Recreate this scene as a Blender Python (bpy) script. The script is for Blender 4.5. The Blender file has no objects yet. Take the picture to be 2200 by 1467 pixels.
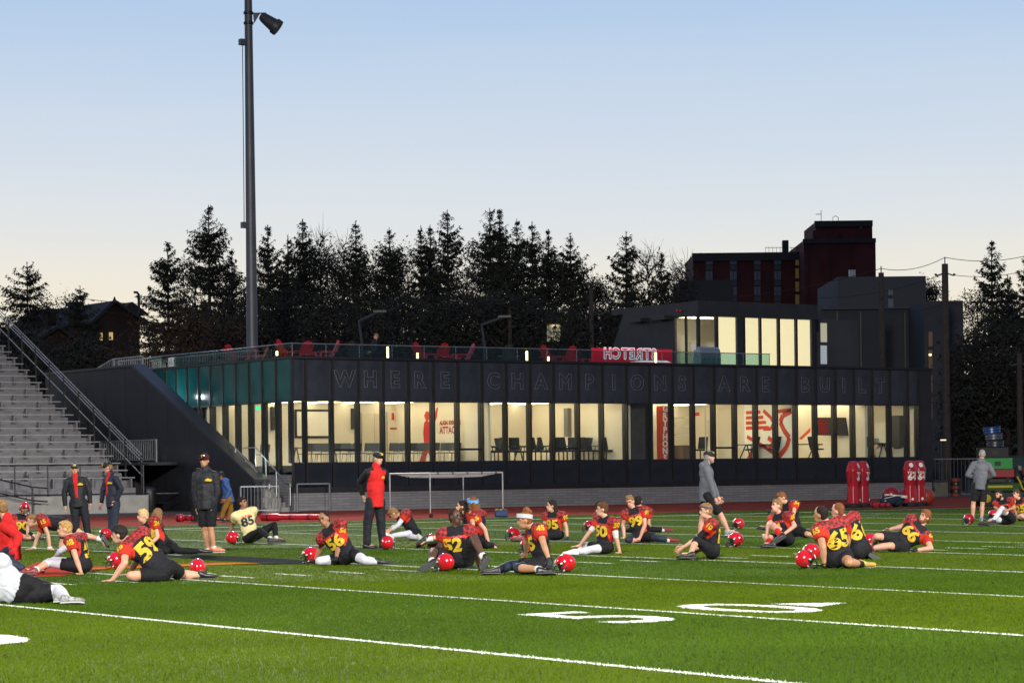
import bpy, bmesh, math, random
import numpy as np
from mathutils import Vector, Matrix
from mathutils.bvhtree import BVHTree

random.seed(7); RNG = np.random.default_rng(7)
SC = bpy.context.scene
COL = SC.collection

# ------------------------------------------------------------------ camera
# world frame: X runs along the touchline and the pavilion facade, Y along the yard lines (away), Z up, metres
F_PX, PX0, PY0, EYE = 5217.0, 1100.0, 1008.0, 1.5
HEAD, ROLL = math.radians(34.6), math.radians(0.67)
FW = Vector((math.sin(HEAD), math.cos(HEAD), 0)); RT = Vector((math.cos(HEAD), -math.sin(HEAD), 0)); UP = Vector((0, 0, 1))
IU = UP * math.cos(ROLL) + RT * math.sin(ROLL)
IR = RT * math.cos(ROLL) - UP * math.sin(ROLL)
CAMP = Vector((0, 0, EYE))
cam_d = bpy.data.cameras.new('camera'); cam = bpy.data.objects.new('camera', cam_d); COL.objects.link(cam)
cam_d.sensor_width = 36; cam_d.lens = 36 * F_PX / 2200.0
cam_d.shift_y = (PY0 - 733.5) / 2200.0
cam_d.clip_start = 0.5; cam_d.clip_end = 3000
cam.matrix_world = Matrix(((IR.x, IU.x, -FW.x, 0), (IR.y, IU.y, -FW.y, 0), (IR.z, IU.z, -FW.z, EYE), (0, 0, 0, 1)))
SC.camera = cam
SC.render.resolution_x, SC.render.resolution_y = 1024, 682

# survey helpers: where a sight line of the photograph meets a surveyed plane of the place
def ray(x, y): return FW + IR * ((x - PX0) / F_PX) + IU * ((PY0 - y) / F_PX)
def G(x, y, z=0.0):
    r = ray(x, y); return CAMP + r * ((z - EYE) / r.z)
def atY(x, y, Y):
    r = ray(x, y); return CAMP + r * (Y / r.y)
def atX(x, y, X):
    r = ray(x, y); return CAMP + r * (X / r.x)
def atD(x, y, d): return CAMP + ray(x, y) * d

# ------------------------------------------------------------------ world, light, exposure
SUN_AZ = math.radians(20)      # sunset direction, from +Y towards +X
world = bpy.data.worlds.new('World'); SC.world = world; world.use_nodes = True
wn = world.node_tree; wn.nodes.clear()
def wnode(t, **k):
    n = wn.nodes.new(t)
    for a, b in k.items(): setattr(n, a, b)
    return n
out = wnode('ShaderNodeOutputWorld'); bg = wnode('ShaderNodeBackground')
tc = wnode('ShaderNodeTexCoord'); sep = wnode('ShaderNodeSeparateXYZ')
wn.links.new(tc.outputs['Generated'], sep.inputs[0])
ramp = wnode('ShaderNodeValToRGB')       # twilight colours by height above the horizon
el = ramp.color_ramp.elements
stops = [(0.0, (0.92, 0.75, 0.50)), (0.06, (0.93, 0.85, 0.67)), (0.085, (0.85, 0.83, 0.76)), (0.11, (0.74, 0.79, 0.83)), (0.145, (0.62, 0.72, 0.85)),
         (0.175, (0.52, 0.66, 0.85)), (0.20, (0.44, 0.60, 0.84)), (0.35, (0.25, 0.37, 0.65)), (1.0, (0.10, 0.16, 0.34))]
el[0].position, el[0].color = stops[0][0], (*stops[0][1], 1)
el[1].position, el[1].color = stops[1][0], (*stops[1][1], 1)
for p, c in stops[2:]:
    e = el.new(p); e.color = (*c, 1)
# thin uneven haze layers
hz = wnode('ShaderNodeMapping'); hz.inputs['Scale'].default_value = (2.0, 2.0, 22.0); wn.links.new(tc.outputs['Generated'], hz.inputs[0])
hn = wnode('ShaderNodeTexNoise'); hn.inputs['Scale'].default_value = 1.6; hn.inputs['Detail'].default_value = 4; wn.links.new(hz.outputs[0], hn.inputs['Vector'])
hm_ = wnode('ShaderNodeMath', operation='MULTIPLY_ADD'); hm_.inputs[1].default_value = 0.030; wn.links.new(hn.outputs['Fac'], hm_.inputs[0])
ha = wnode('ShaderNodeMath', operation='SUBTRACT'); ha.inputs[1].default_value = 0.015; wn.links.new(sep.outputs['Z'], ha.inputs[0]); wn.links.new(ha.outputs[0], hm_.inputs[2])
wn.links.new(hm_.outputs[0], ramp.inputs[0])
# the sky away from the sunset is dimmer and bluer
dot = wnode('ShaderNodeVectorMath', operation='DOT_PRODUCT'); dot.inputs[1].default_value = (math.sin(SUN_AZ), math.cos(SUN_AZ), 0)
wn.links.new(tc.outputs['Generated'], dot.inputs[0])
mr = wnode('ShaderNodeMapRange', interpolation_type='SMOOTHSTEP')
mr.inputs[1].default_value, mr.inputs[2].default_value = -0.6, 0.85
wn.links.new(dot.outputs['Value'], mr.inputs[0])
mixd = wnode('ShaderNodeMix', data_type='RGBA')
mixd.inputs[6].default_value = (0.13, 0.15, 0.215, 1)
wn.links.new(mr.outputs[0], mixd.inputs[0]); wn.links.new(ramp.outputs[0], mixd.inputs[7])
sky = wnode('ShaderNodeTexSky', sky_type='NISHITA')
sky.sun_disc = False; sky.sun_elevation = math.radians(0.5); sky.sun_rotation = SUN_AZ
sky.air_density = 1.0; sky.dust_density = 0.6; sky.ozone_density = 2.0
skym = wnode('ShaderNodeVectorMath', operation='SCALE'); skym.inputs[3].default_value = 0.05
wn.links.new(sky.outputs[0], skym.inputs[0])
mixs = wnode('ShaderNodeMix', data_type='RGBA'); mixs.inputs[0].default_value = 0.06
wn.links.new(mixd.outputs[2], mixs.inputs[6]); wn.links.new(skym.outputs[0], mixs.inputs[7])
wn.links.new(mixs.outputs[2], bg.inputs[0]); bg.inputs[1].default_value = 1.03
wn.links.new(bg.outputs[0], out.inputs[0])

# the stadium floodlights: four masts round the field, two behind the camera's touchline, two behind the far one
def flood(loc, aim, power, col=(1.0, 0.96, 0.86), cone=62, r=1.6):
    l = bpy.data.lights.new('floodlight', 'SPOT'); l.energy = power; l.color = col
    l.spot_size = math.radians(cone); l.spot_blend = 0.55; l.shadow_soft_size = r
    o = bpy.data.objects.new('floodlight', l); COL.objects.link(o); o.location = loc
    d = Vector(aim) - Vector(loc); o.rotation_euler = d.to_track_quat('-Z', 'Y').to_euler()
    return o
flood((-22, -18, 30), (20, 33, 0), 330000, cone=52, r=3.0)
flood((52, -20, 30), (30, 30, 0), 225000, cone=54, r=3.0)
flood((51.1, 94, 31), (26, 32, 0), 80000, cone=60, r=3.0)
flood((-24, 88, 31), (16, 34, 0), 80000, cone=60, r=3.0)

SC.view_settings.view_transform = 'Standard'; SC.view_settings.look = 'None'
SC.view_settings.exposure = 0.0; SC.view_settings.gamma = 1.0; SC.view_settings.use_curve_mapping = False
SC.cycles.use_denoising = True
SC.cycles.max_bounces = 8; SC.cycles.transparent_max_bounces = 16; SC.cycles.diffuse_bounces = 4

# ------------------------------------------------------------------ materials
MATS = {}
def new_mat(name):
    m = bpy.data.materials.new(name); m.use_nodes = True
    nt = m.node_tree; return m, nt, nt.nodes['Principled BSDF']
def mat(name, col, rough=0.6, metal=0.0, var=0.0, vscale=3.0, bump=0.0, bscale=20.0, spec=0.5, emit=None, estr=0.0, coat=0.0, col2=None, detail=4.0):
    """plain surface with procedural colour variation and fine relief"""
    if name in MATS: return MATS[name]
    m, nt, b = new_mat(name)
    b.inputs['Base Color'].default_value = (*col, 1); b.inputs['Roughness'].default_value = rough
    b.inputs['Metallic'].default_value = metal; b.inputs['Specular IOR Level'].default_value = spec
    b.inputs['Coat Weight'].default_value = coat
    if emit: b.inputs['Emission Color'].default_value = (*emit, 1); b.inputs['Emission Strength'].default_value = estr
    if var or col2 or bump:
        t = nt.nodes.new('ShaderNodeTexCoord')
    if var or col2:
        n = nt.nodes.new('ShaderNodeTexNoise'); n.inputs['Scale'].default_value = vscale; n.inputs['Detail'].default_value = detail
        nt.links.new(t.outputs['Object'], n.inputs['Vector'])
        r = nt.nodes.new('ShaderNodeValToRGB')
        c2 = col2 or tuple(min(1, c * (1 + var)) for c in col); c1 = col if col2 else tuple(c * (1 - var) for c in col)
        r.color_ramp.elements[0].position = 0.35; r.color_ramp.elements[1].position = 0.65
        r.color_ramp.elements[0].color = (*c1, 1); r.color_ramp.elements[1].color = (*c2, 1)
        nt.links.new(n.outputs['Fac'], r.inputs[0]); nt.links.new(r.outputs[0], b.inputs['Base Color'])
    if bump:
        n2 = nt.nodes.new('ShaderNodeTexNoise'); n2.inputs['Scale'].default_value = bscale; n2.inputs['Detail'].default_value = 5
        nt.links.new(t.outputs['Object'], n2.inputs['Vector'])
        bp = nt.nodes.new('ShaderNodeBump'); bp.inputs['Strength'].default_value = bump; bp.inputs['Distance'].default_value = 0.02
        nt.links.new(n2.outputs['Fac'], bp.inputs['Height']); nt.links.new(bp.outputs[0], b.inputs['Normal'])
    MATS[name] = m; return m
def emat(name, col, strength):
    if name in MATS: return MATS[name]
    m = bpy.data.materials.new(name); m.use_nodes = True; nt = m.node_tree; nt.nodes.clear()
    o = nt.nodes.new('ShaderNodeOutputMaterial'); e = nt.nodes.new('ShaderNodeEmission')
    e.inputs[0].default_value = (*col, 1); e.inputs[1].default_value = strength
    nt.links.new(e.outputs[0], o.inputs[0]); MATS[name] = m; return m
def glass(name, tint=(0.9, 0.95, 0.93), refl=1.0, ior=1.5):
    """thin architectural pane: see-through with a Fresnel reflection"""
    if name in MATS: return MATS[name]
    m = bpy.data.materials.new(name); m.use_nodes = True; nt = m.node_tree; nt.nodes.clear()
    o = nt.nodes.new('ShaderNodeOutputMaterial'); mx = nt.nodes.new('ShaderNodeMixShader')
    tr = nt.nodes.new('ShaderNodeBsdfTransparent'); gl = nt.nodes.new('ShaderNodeBsdfGlossy'); fr = nt.nodes.new('ShaderNodeLayerWeight')
    tr.inputs[0].default_value = (*tint, 1); gl.inputs['Roughness'].default_value = 0.02
    pw = nt.nodes.new('ShaderNodeMath'); pw.operation = 'POWER'; pw.inputs[1].default_value = 5.0; nt.links.new(fr.outputs['Facing'], pw.inputs[0])
    mu = nt.nodes.new('ShaderNodeMath'); mu.operation = 'MULTIPLY_ADD'; mu.inputs[1].default_value = 0.9 * refl; mu.inputs[2].default_value = 0.035 * refl
    nt.links.new(pw.outputs[0], mu.inputs[0]); nt.links.new(mu.outputs[0], mx.inputs[0])
    nt.links.new(tr.outputs[0], mx.inputs[1]); nt.links.new(gl.outputs[0], mx.inputs[2]); nt.links.new(mx.outputs[0], o.inputs[0])
    MATS[name] = m; return m

# ------------------------------------------------------------------ mesh helpers
class MB:
    """collects simple solids and links them as ONE mesh object"""
    def __init__(s): s.v = []; s.f = []; s.mi = []; s.cur = 0
    def add(s, vs, fs):
        o = len(s.v); s.v += [tuple(v) for v in vs]; s.f += [tuple(i + o for i in f) for f in fs]; s.mi += [s.cur] * len(fs); return s
    def box(s, a, b):
        x0, y0, z0 = a; x1, y1, z1 = b
        x0, x1 = min(x0, x1), max(x0, x1); y0, y1 = min(y0, y1), max(y0, y1); z0, z1 = min(z0, z1), max(z0, z1)
        return s.add([(x0, y0, z0), (x1, y0, z0), (x1, y1, z0), (x0, y1, z0), (x0, y0, z1), (x1, y0, z1), (x1, y1, z1), (x0, y1, z1)],
                     [(3, 2, 1, 0), (4, 5, 6, 7), (0, 1, 5, 4), (1, 2, 6, 5), (2, 3, 7, 6), (3, 0, 4, 7)])
    def obox(s, c, ex, ey, ez):
        c, ex, ey, ez = map(Vector, (c, ex, ey, ez))
        P = [c + ex * i + ey * j + ez * k for k in (-1, 1) for i, j in ((-1, -1), (1, -1), (1, 1), (-1, 1))]
        return s.add(P, [(3, 2, 1, 0), (4, 5, 6, 7), (0, 1, 5, 4), (1, 2, 6, 5), (2, 3, 7, 6), (3, 0, 4, 7)])
    def bar(s, a, b, w, h=None):
        """rectangular bar from a to b"""
        a, b = Vector(a), Vector(b); h = w if h is None else h
        d = (b - a); L = d.length
        if L < 1e-6: return s
        d /= L; up = Vector((0, 0, 1)) if abs(d.z) < 0.95 else Vector((0, 1, 0))
        x = d.cross(up).normalized(); y = x.cross(d)
        return s.obox((a + b) / 2, d * (L / 2), x * (w / 2), y * (h / 2))
    def tube(s, pts, r, n=8, cap=True):
        """swept tube through pts; r one radius or one per point"""
        pts = [Vector(p) for p in pts]; rs = r if isinstance(r, (list, tuple)) else [r] * len(pts)
        vs, fs = [], []
        pd = None; x = None
        for i, p in enumerate(pts):
            d = (pts[min(i + 1, len(pts) - 1)] - pts[max(i - 1, 0)]).normalized()
            if x is None:
                u = Vector((0, 0, 1)) if abs(d.z) < 0.9 else Vector((1, 0, 0)); x = d.cross(u).normalized()
            else:
                x = (x - d * x.dot(d)).normalized()
            y = d.cross(x)
            for k in range(n):
                a = 2 * math.pi * k / n; vs.append(p + (x * math.cos(a) + y * math.sin(a)) * rs[i])
        for i in range(len(pts) - 1):
            for k in range(n):
                k2 = (k + 1) % n; fs.append((i * n + k, i * n + k2, (i + 1) * n + k2, (i + 1) * n + k))
        if cap:
            fs.append(tuple(range(n - 1, -1, -1))); fs.append(tuple((len(pts) - 1) * n + k for k in range(n)))
        return s.add(vs, fs)
    def lathe(s, c, prof, n=20, axis=(0, 0, 1)):
        c, ax = Vector(c), Vector(axis).normalized()
        u = Vector((1, 0, 0)) if abs(ax.x) < 0.9 else Vector((0, 1, 0)); x = ax.cross(u).normalized(); y = ax.cross(x)
        vs, fs = [], []
        for r, h in prof:
            for k in range(n):
                a = 2 * math.pi * k / n; vs.append(c + ax * h + (x * math.cos(a) + y * math.sin(a)) * max(r, 1e-4))
        for i in range(len(prof) - 1):
            for k in range(n):
                k2 = (k + 1) % n; fs.append((i * n + k, i * n + k2, (i + 1) * n + k2, (i + 1) * n + k))
        fs.append(tuple(range(n - 1, -1, -1))); fs.append(tuple((len(prof) - 1) * n + k for k in range(n)))
        return s.add(vs, fs)
    def prism(s, poly, e):
        """polygon (3D points) pushed along e"""
        poly = [Vector(p) for p in poly]; e = Vector(e); n = len(poly)
        vs = poly + [p + e for p in poly]
        fs = [tuple(range(n - 1, -1, -1)), tuple(range(n, 2 * n))] + [(i, (i + 1) % n, n + (i + 1) % n, n + i) for i in range(n)]
        return s.add(vs, fs)
    def ball(s, c, r, seg=12, rings=8):
        rx, ry, rz = (r, r, r) if not isinstance(r, (tuple, list)) else r
        prof = [(math.sin(math.pi * i / rings), -math.cos(math.pi * i / rings)) for i in range(rings + 1)]
        o = len(s.v); s.lathe((0, 0, 0), prof, seg)
        for i in range(o, len(s.v)):
            v = s.v[i]; s.v[i] = (c[0] + v[0] * rx, c[1] + v[1] * ry, c[2] + v[2] * rz)
        return s
    def mesh(s, name, mats):
        me = bpy.data.meshes.new(name); me.from_pydata(s.v, [], s.f)
        for m in (mats if isinstance(mats, (list, tuple)) else [mats]): me.materials.append(m)
        if any(s.mi): me.polygons.foreach_set('material_index', s.mi)
        me.update(); return me
    def build(s, name, mats, parent=None, smooth=False, bevel=0.0):
        me = s.mesh(name, mats)
        bm = bmesh.new(); bm.from_mesh(me); bmesh.ops.recalc_face_normals(bm, faces=bm.faces); bm.to_mesh(me); bm.free()
        if smooth: me.polygons.foreach_set('use_smooth', [True] * len(me.polygons))
        o = link(name, me, parent)
        if smooth: autosmooth(me)
        if bevel:
            b = o.modifiers.new('bevel', 'BEVEL'); b.width = bevel; b.segments = 2; b.limit_method = 'ANGLE'
        return o
def autosmooth(me, ang=40):
    me.set_sharp_from_angle(angle=math.radians(ang))
def link(name, data, parent=None, loc=None):
    o = bpy.data.objects.new(name, data); COL.objects.link(o)
    if loc is not None: o.location = loc
    if parent is not None:
        o.parent = parent; o.matrix_parent_inverse = Matrix.Translation(-Vector(parent.location)) if loc is None else Matrix.Identity(4)
        # parents are Empties without rotation; parts are modelled in world metres
    return o
def tag(o, label=None, cat=None, group=None, kind=None):
    if label: o['label'] = label
    if cat: o['category'] = cat
    if group: o['group'] = group
    if kind: o['kind'] = kind
    return o
def thing(name, label, cat, loc=(0, 0, 0), group=None):
    o = bpy.data.objects.new(name, None); COL.objects.link(o); o.location = loc; o.empty_display_size = 0.3
    return tag(o, label, cat, group)
def struct(o): o['kind'] = 'structure'; return o
def copy_tree(root, loc, rotz=0.0, label=None, group=None):
    r = root.copy(); COL.objects.link(r); r.location = loc; r.rotation_euler = (0, 0, rotz)
    if label: r['label'] = label
    if group: r['group'] = group
    for ch in root.children:
        c = ch.copy(); COL.objects.link(c); c.parent = r; c.matrix_parent_inverse = ch.matrix_parent_inverse.copy()
        for g in ch.children:
            d = g.copy(); COL.objects.link(d); d.parent = c; d.matrix_parent_inverse = g.matrix_parent_inverse.copy()
    return r
def text_mesh(txt, size, extrude=0.0, offset=0.0, outline=0.0, align='CENTER', shear=0.0, spacing=1.0):
    """lettering as a mesh in its own XY plane; outline > 0 draws only the strokes' edges"""
    cu = bpy.data.curves.new('lettering', 'FONT'); cu.body = txt; cu.size = size; cu.align_x = align; cu.align_y = 'CENTER'
    cu.extrude = extrude; cu.offset = offset; cu.shear = shear; cu.space_character = spacing; cu.resolution_u = 3
    if outline: cu.fill_mode = 'NONE'; cu.bevel_depth = outline; cu.bevel_resolution = 0
    o = bpy.data.objects.new('lettering', cu); COL.objects.link(o)
    dg = bpy.context.evaluated_depsgraph_get(); me = bpy.data.meshes.new_from_object(o.evaluated_get(dg))
    bpy.data.objects.remove(o); bpy.data.curves.remove(cu); return me
def xform(me, m): me.transform(m); me.update(); return me
def face_matrix(origin, right, up):
    r, u = Vector(right).normalized(), Vector(up).normalized(); n = r.cross(u)
    return Matrix(((r.x, u.x, n.x, origin[0]), (r.y, u.y, n.y, origin[1]), (r.z, u.z, n.z, origin[2]), (0, 0, 0, 1)))
# ================================================================== the ground, the field and the track
def turf_material(name='turf', fibre=False):
    m, nt, b = new_mat(name); N, L = nt.nodes, nt.links
    t = N.new('ShaderNodeTexCoord'); sx = N.new('ShaderNodeSeparateXYZ'); L.new(t.outputs['Object'], sx.inputs[0])
    # mown-in five-yard panels of two pile colours
    a = N.new('ShaderNodeMath'); a.operation = 'SUBTRACT'; a.inputs[1].default_value = 11.07 - 9.144 * 4; L.new(sx.outputs['X'], a.inputs[0])
    d = N.new('ShaderNodeMath'); d.operation = 'DIVIDE'; d.inputs[1].default_value = 9.144; L.new(a.outputs[0], d.inputs[0])
    fr = N.new('ShaderNodeMath'); fr.operation = 'FRACT'; L.new(d.outputs[0], fr.inputs[0])
    gt = N.new('ShaderNodeMath'); gt.operation = 'GREATER_THAN'; gt.inputs[1].default_value = 0.5; L.new(fr.outputs[0], gt.inputs[0])
    mx = N.new('ShaderNodeMix'); mx.data_type = 'RGBA'; L.new(gt.outputs[0], mx.inputs[0])
    mx.inputs[6].default_value = (0.050, 0.094, 0.0075, 1); mx.inputs[7].default_value = (0.068, 0.108, 0.0060, 1)
    n1 = N.new('ShaderNodeTexNoise'); n1.inputs['Scale'].default_value = 0.35; n1.inputs['Detail'].default_value = 5; L.new(t.outputs['Object'], n1.inputs['Vector'])
    n2 = N.new('ShaderNodeTexNoise'); n2.inputs['Scale'].default_value = 45; n2.inputs['Detail'].default_value = 3; L.new(t.outputs['Object'], n2.inputs['Vector'])
    r1 = N.new('ShaderNodeMapRange'); r1.inputs[1].default_value = .3; r1.inputs[2].default_value = .7; r1.inputs[3].default_value = .82; r1.inputs[4].default_value = 1.18; L.new(n1.outputs['Fac'], r1.inputs[0])
    r2 = N.new('ShaderNodeMapRange'); r2.inputs[1].default_value = .3; r2.inputs[2].default_value = .7; r2.inputs[3].default_value = .62; r2.inputs[4].default_value = 1.4; L.new(n2.outputs['Fac'], r2.inputs[0])
    mu = N.new('ShaderNodeMath'); mu.operation = 'MULTIPLY'; L.new(r1.outputs[0], mu.inputs[0]); L.new(r2.outputs[0], mu.inputs[1])
    sc = N.new('ShaderNodeVectorMath'); sc.operation = 'SCALE'; L.new(mx.outputs[2], sc.inputs[0]); L.new(mu.outputs[0], sc.inputs[3])
    L.new(sc.outputs[0], b.inputs['Base Color']); b.inputs['Roughness'].default_value = 0.55; b.inputs['Specular IOR Level'].default_value = 0.014
    bp = N.new('ShaderNodeBump'); bp.inputs['Strength'].default_value = 0.9; bp.inputs['Distance'].default_value = 0.03
    if not fibre: L.new(n2.outputs['Fac'], bp.inputs['Height']); L.new(bp.outputs[0], b.inputs['Normal']); return m
    # soft nap: fibres shade mostly like the pile they belong to
    ge = N.new('ShaderNodeNewGeometry'); a1 = N.new('ShaderNodeVectorMath'); a1.operation = 'SCALE'; a1.inputs[3].default_value = 0.55; L.new(ge.outputs['Normal'], a1.inputs[0])
    a2 = N.new('ShaderNodeVectorMath'); a2.operation = 'ADD'; a2.inputs[1].default_value = (0, 0, 0.9); L.new(a1.outputs[0], a2.inputs[0]); a3 = N.new('ShaderNodeVectorMath'); a3.operation = 'NORMALIZE'; L.new(a2.outputs[0], a3.inputs[0]); L.new(a3.outputs[0], b.inputs['Normal'])
    return m
M_TURF = turf_material(); M_FIBRE = turf_material('turf_fibre', True)
def paint_mat(name, col):
    return mat(name, col, 0.95, var=0.22, vscale=60, bump=0.4, bscale=60, spec=0.04)
M_WHITE = paint_mat('field_white', (0.74, 0.76, 0.72))
M_GROUND = mat('rough_ground', (0.02, 0.03, 0.012), 0.9, var=0.4, vscale=0.5, bump=0.5, bscale=8)
M_TRACK = mat('running_track', (0.25, 0.043, 0.030), 0.95, var=0.12, vscale=0.6, bump=0.4, bscale=90, spec=0.06)
M_ASPH = mat('asphalt', (0.05, 0.05, 0.055), 0.85, var=0.2, vscale=0.8, bump=0.4, bscale=60)

struct(MB().add([(-1500, -1500, -0.02), (1500, -1500, -0.02), (1500, 2500, -0.02), (-1500, 2500, -0.02)], [(0, 1, 2, 3)]).build('ground', M_GROUND))
field = struct(MB().add([(-60, -14, 0), (130, -14, 0), (130, 63.3, 0), (-60, 63.3, 0)], [(0, 1, 2, 3)]).build('football_field', M_TURF))
struct(MB().add([(-60, 63.3, 0.004), (130, 63.3, 0.004), (130, 79.45, 0.004), (-60, 79.45, 0.004)], [(0, 1, 2, 3)]).build('running_track', M_TRACK))
struct(MB().add([(36, 79.45, 0.008), (92, 79.45, 0.008), (92, 100, 0.008), (36, 100, 0.008)], [(0, 1, 2, 3)]).build('pavement', M_ASPH))
ZP = 0.006
RECTS = []      # painted white rectangles, for the fibres
def line(name, x0, x1, y0, y1, m=None, z=ZP):
    if m is None: RECTS.append((x0, x1, y0, y1))
    return MB().add([(x0, y0, z), (x1, y0, z), (x1, y1, z), (x0, y1, z)], [(0, 1, 2, 3)]).build(name, m or M_WHITE, field)
YL = [11.07 + 4.572 * k for k in range(-2, 16)]
for x in YL: line('yard_line', x - 0.047, x + 0.047, -1, 59.2)
line('touchline', -40, 120, 59.2, 59.42)
line('restraint_line', -40, 44.0, 62.6, 62.68); line('restraint_line', 56, 120, 62.6, 62.68)
x = 11.07 - 4.572
while x < 62:
    near = min(abs(x - q) for q in YL)
    if near > 0.2:
        line('hash_mark', x - 0.045, x + 0.045, 30.5, 31.5)
    x += 0.9144
line('coaches_line', 29.6, 32.8, 53.9, 54.0); line('coaches_line', 46.6, 51.3, 54.1, 54.2); line('coaches_line', 36.5, 41.5, 54.0, 54.1)
line('bench_strip', 57.5, 120, 59.9, 62.4, paint_mat('field_red', (0.33, 0.02, 0.025)))
# painted numbers and their arrow
NUMS = []
def ground_text(txt, x, y, size, sx=1.0, sy=1.0):
    me = text_mesh(txt, size, offset=0.02)
    xform(me, Matrix.Translation((x, y, ZP)) @ Matrix.Diagonal((sx, sy, 1, 1)))
    me.materials.append(M_WHITE); o = link('field_number', me, field); NUMS.append(o); return o
ground_text('5', 14.60, 19.5, 2.45, 0.95, 1.14); ground_text('0', 16.62, 19.6, 2.45, 0.95, 1.14)
o = MB().add([(17.30, 20.2, ZP), (17.30, 19.35, ZP), (18.05, 19.75, ZP)], [(0, 1, 2)]).build('field_arrow', M_WHITE, field); NUMS.append(o)
# the far end of another number shows at the lower left edge of the picture
g = G(0, 1409); ground_text('0', g.x + 0.55, g.y + 2.15, 2.45, 0.95, 1.14)
# club emblem at midfield: dark outline, orange and red bands
PB, PO, PR = paint_mat('field_black', (0.012, 0.013, 0.016)), paint_mat('field_orange', (0.50, 0.16, 0.012)), paint_mat('field_emblem_red', (0.36, 0.035, 0.02))
EMB = []
def gpoly(name, pts, m, z):
    P = [G(*p) for p in pts]
    EMB.append(MB().add([(p.x, p.y, z) for p in P], [tuple(range(len(P)))]).build(name, m, field))
gpoly('emblem_outline', [(330, 1194), (420, 1192.5), (520, 1196), (640, 1202.5), (745, 1206.5), (640, 1209), (560, 1208.5), (470, 1205.5), (400, 1199.5), (350, 1197.5)], PB, 0.010)
gpoly('emblem_band', [(40, 1226), (60, 1240), (130, 1238), (215, 1224), (330, 1219.5), (440, 1215), (540, 1211.5), (480, 1209.5), (380, 1211.5), (280, 1215), (190, 1218), (150, 1206), (80, 1208)], PR, 0.010)
gpoly('emblem_band', [(190, 1224.5), (330, 1219.8), (445, 1215.2), (560, 1211), (500, 1210), (430, 1212.2), (320, 1216.8), (200, 1221)], PO, 0.014)
gpoly('emblem_outline', [(225, 1200), (330, 1198.5), (330, 1201), (225, 1203)], PB, 0.010)
gpoly('emblem_outline', [(555, 1210.5), (690, 1209.5), (660, 1211.5), (500, 1213.5)], PB, 0.013)

# synthetic grass fibres, thick where the camera can tell them apart
def fibres():
    n1, n2, n3 = 330000, 150000, 120000
    rng = np.random.default_rng(3)
    d = np.concatenate([np.sqrt(rng.uniform(15.5**2, 33**2, n1)), np.sqrt(rng.uniform(33**2, 48**2, n2)), np.sqrt(rng.uniform(48**2, 88**2, n3))])
    u = rng.uniform(-0.222, 0.222, len(d)) * d
    X = d * FW.x + u * RT.x; Y = d * FW.y + u * RT.y
    ok = (Y < 63.25) & (Y > -13); X, Y, d = X[ok], Y[ok], d[ok]
    n = len(X); h = rng.uniform(0.013, 0.030, n) * np.interp(d, [15, 30, 60], [1.1, 0.9, 0.6]); w = rng.uniform(0.004, 0.0075, n) * (d / 24).clip(0.8, 2.2)
    az = rng.uniform(0, 2 * np.pi, n); ta = rng.uniform(0, 2 * np.pi, n); ln = rng.uniform(0.1, 0.9, n) * h
    V = np.empty((n, 3, 3)); dx, dy = np.cos(az) * w, np.sin(az) * w
    V[:, 0] = np.stack([X - dx, Y - dy, np.full(n, 0.0)], 1); V[:, 1] = np.stack([X + dx, Y + dy, np.full(n, 0.0)], 1)
    V[:, 2] = np.stack([X + np.cos(ta) * ln, Y + np.sin(ta) * ln, h], 1)
    mi = np.zeros(n, int)
    rag = rng.normal(0, 0.009, n); rag2 = rng.normal(0, 0.009, n)
    for x0, x1, y0, y1 in RECTS:
        mi[(d < 44) & (X + rag > x0) & (X + rag < x1) & (Y + rag2 > y0) & (Y + rag2 < y1)] = 1
    for o in NUMS:
        co = np.array([v.co[:] for v in o.data.vertices]); lo, hi = co.min(0), co.max(0)
        ins = np.nonzero((X > lo[0]) & (X < hi[0]) & (Y > lo[1]) & (Y < hi[1]))[0]
        bv = BVHTree.FromPolygons([v.co for v in o.data.vertices], [p.vertices[:] for p in o.data.polygons])
        for i in ins:
            if bv.ray_cast(Vector((X[i] + rag[i], Y[i] + rag2[i], 1)), Vector((0, 0, -1)))[0] is not None: mi[i] = 1
    V[mi == 1, 2, 2] *= np.interp(d[mi == 1], [18, 32], [0.8, 0.35])
    far = np.zeros(n, bool)
    for o in EMB:
        co = np.array([v.co[:] for v in o.data.vertices]); lo, hi = co.min(0), co.max(0); bv = BVHTree.FromPolygons([v.co for v in o.data.vertices], [p.vertices[:] for p in o.data.polygons])
        for i in np.nonzero((X > lo[0]) & (X < hi[0]) & (Y > lo[1]) & (Y < hi[1]))[0]:
            if bv.ray_cast(Vector((X[i], Y[i], 1)), Vector((0, 0, -1)))[0] is not None: far[i] = True
    for x0, x1, y0, y1 in RECTS: far |= (d >= 44) & (X > x0 - .03) & (X < x1 + .03) & (Y > y0) & (Y < y1)
    V, mi = V[~far], mi[~far]; n = len(V)
    me = bpy.data.meshes.new('turf_fibres')
    me.vertices.add(n * 3); me.loops.add(n * 3); me.polygons.add(n)
    me.vertices.foreach_set('co', V.reshape(-1)); me.loops.foreach_set('vertex_index', np.arange(n * 3, dtype=np.int32))
    me.polygons.foreach_set('loop_start', np.arange(0, n * 3, 3, dtype=np.int32)); me.polygons.foreach_set('loop_total', np.full(n, 3, dtype=np.int32))
    me.materials.append(M_FIBRE); me.materials.append(M_WHITE); me.polygons.foreach_set('material_index', mi.astype(np.int32))
    me.update(); me.validate()
    tag(link('turf_fibres', me), 'short green synthetic grass fibres covering the near half of the field', 'turf', kind='stuff')
fibres()
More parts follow.
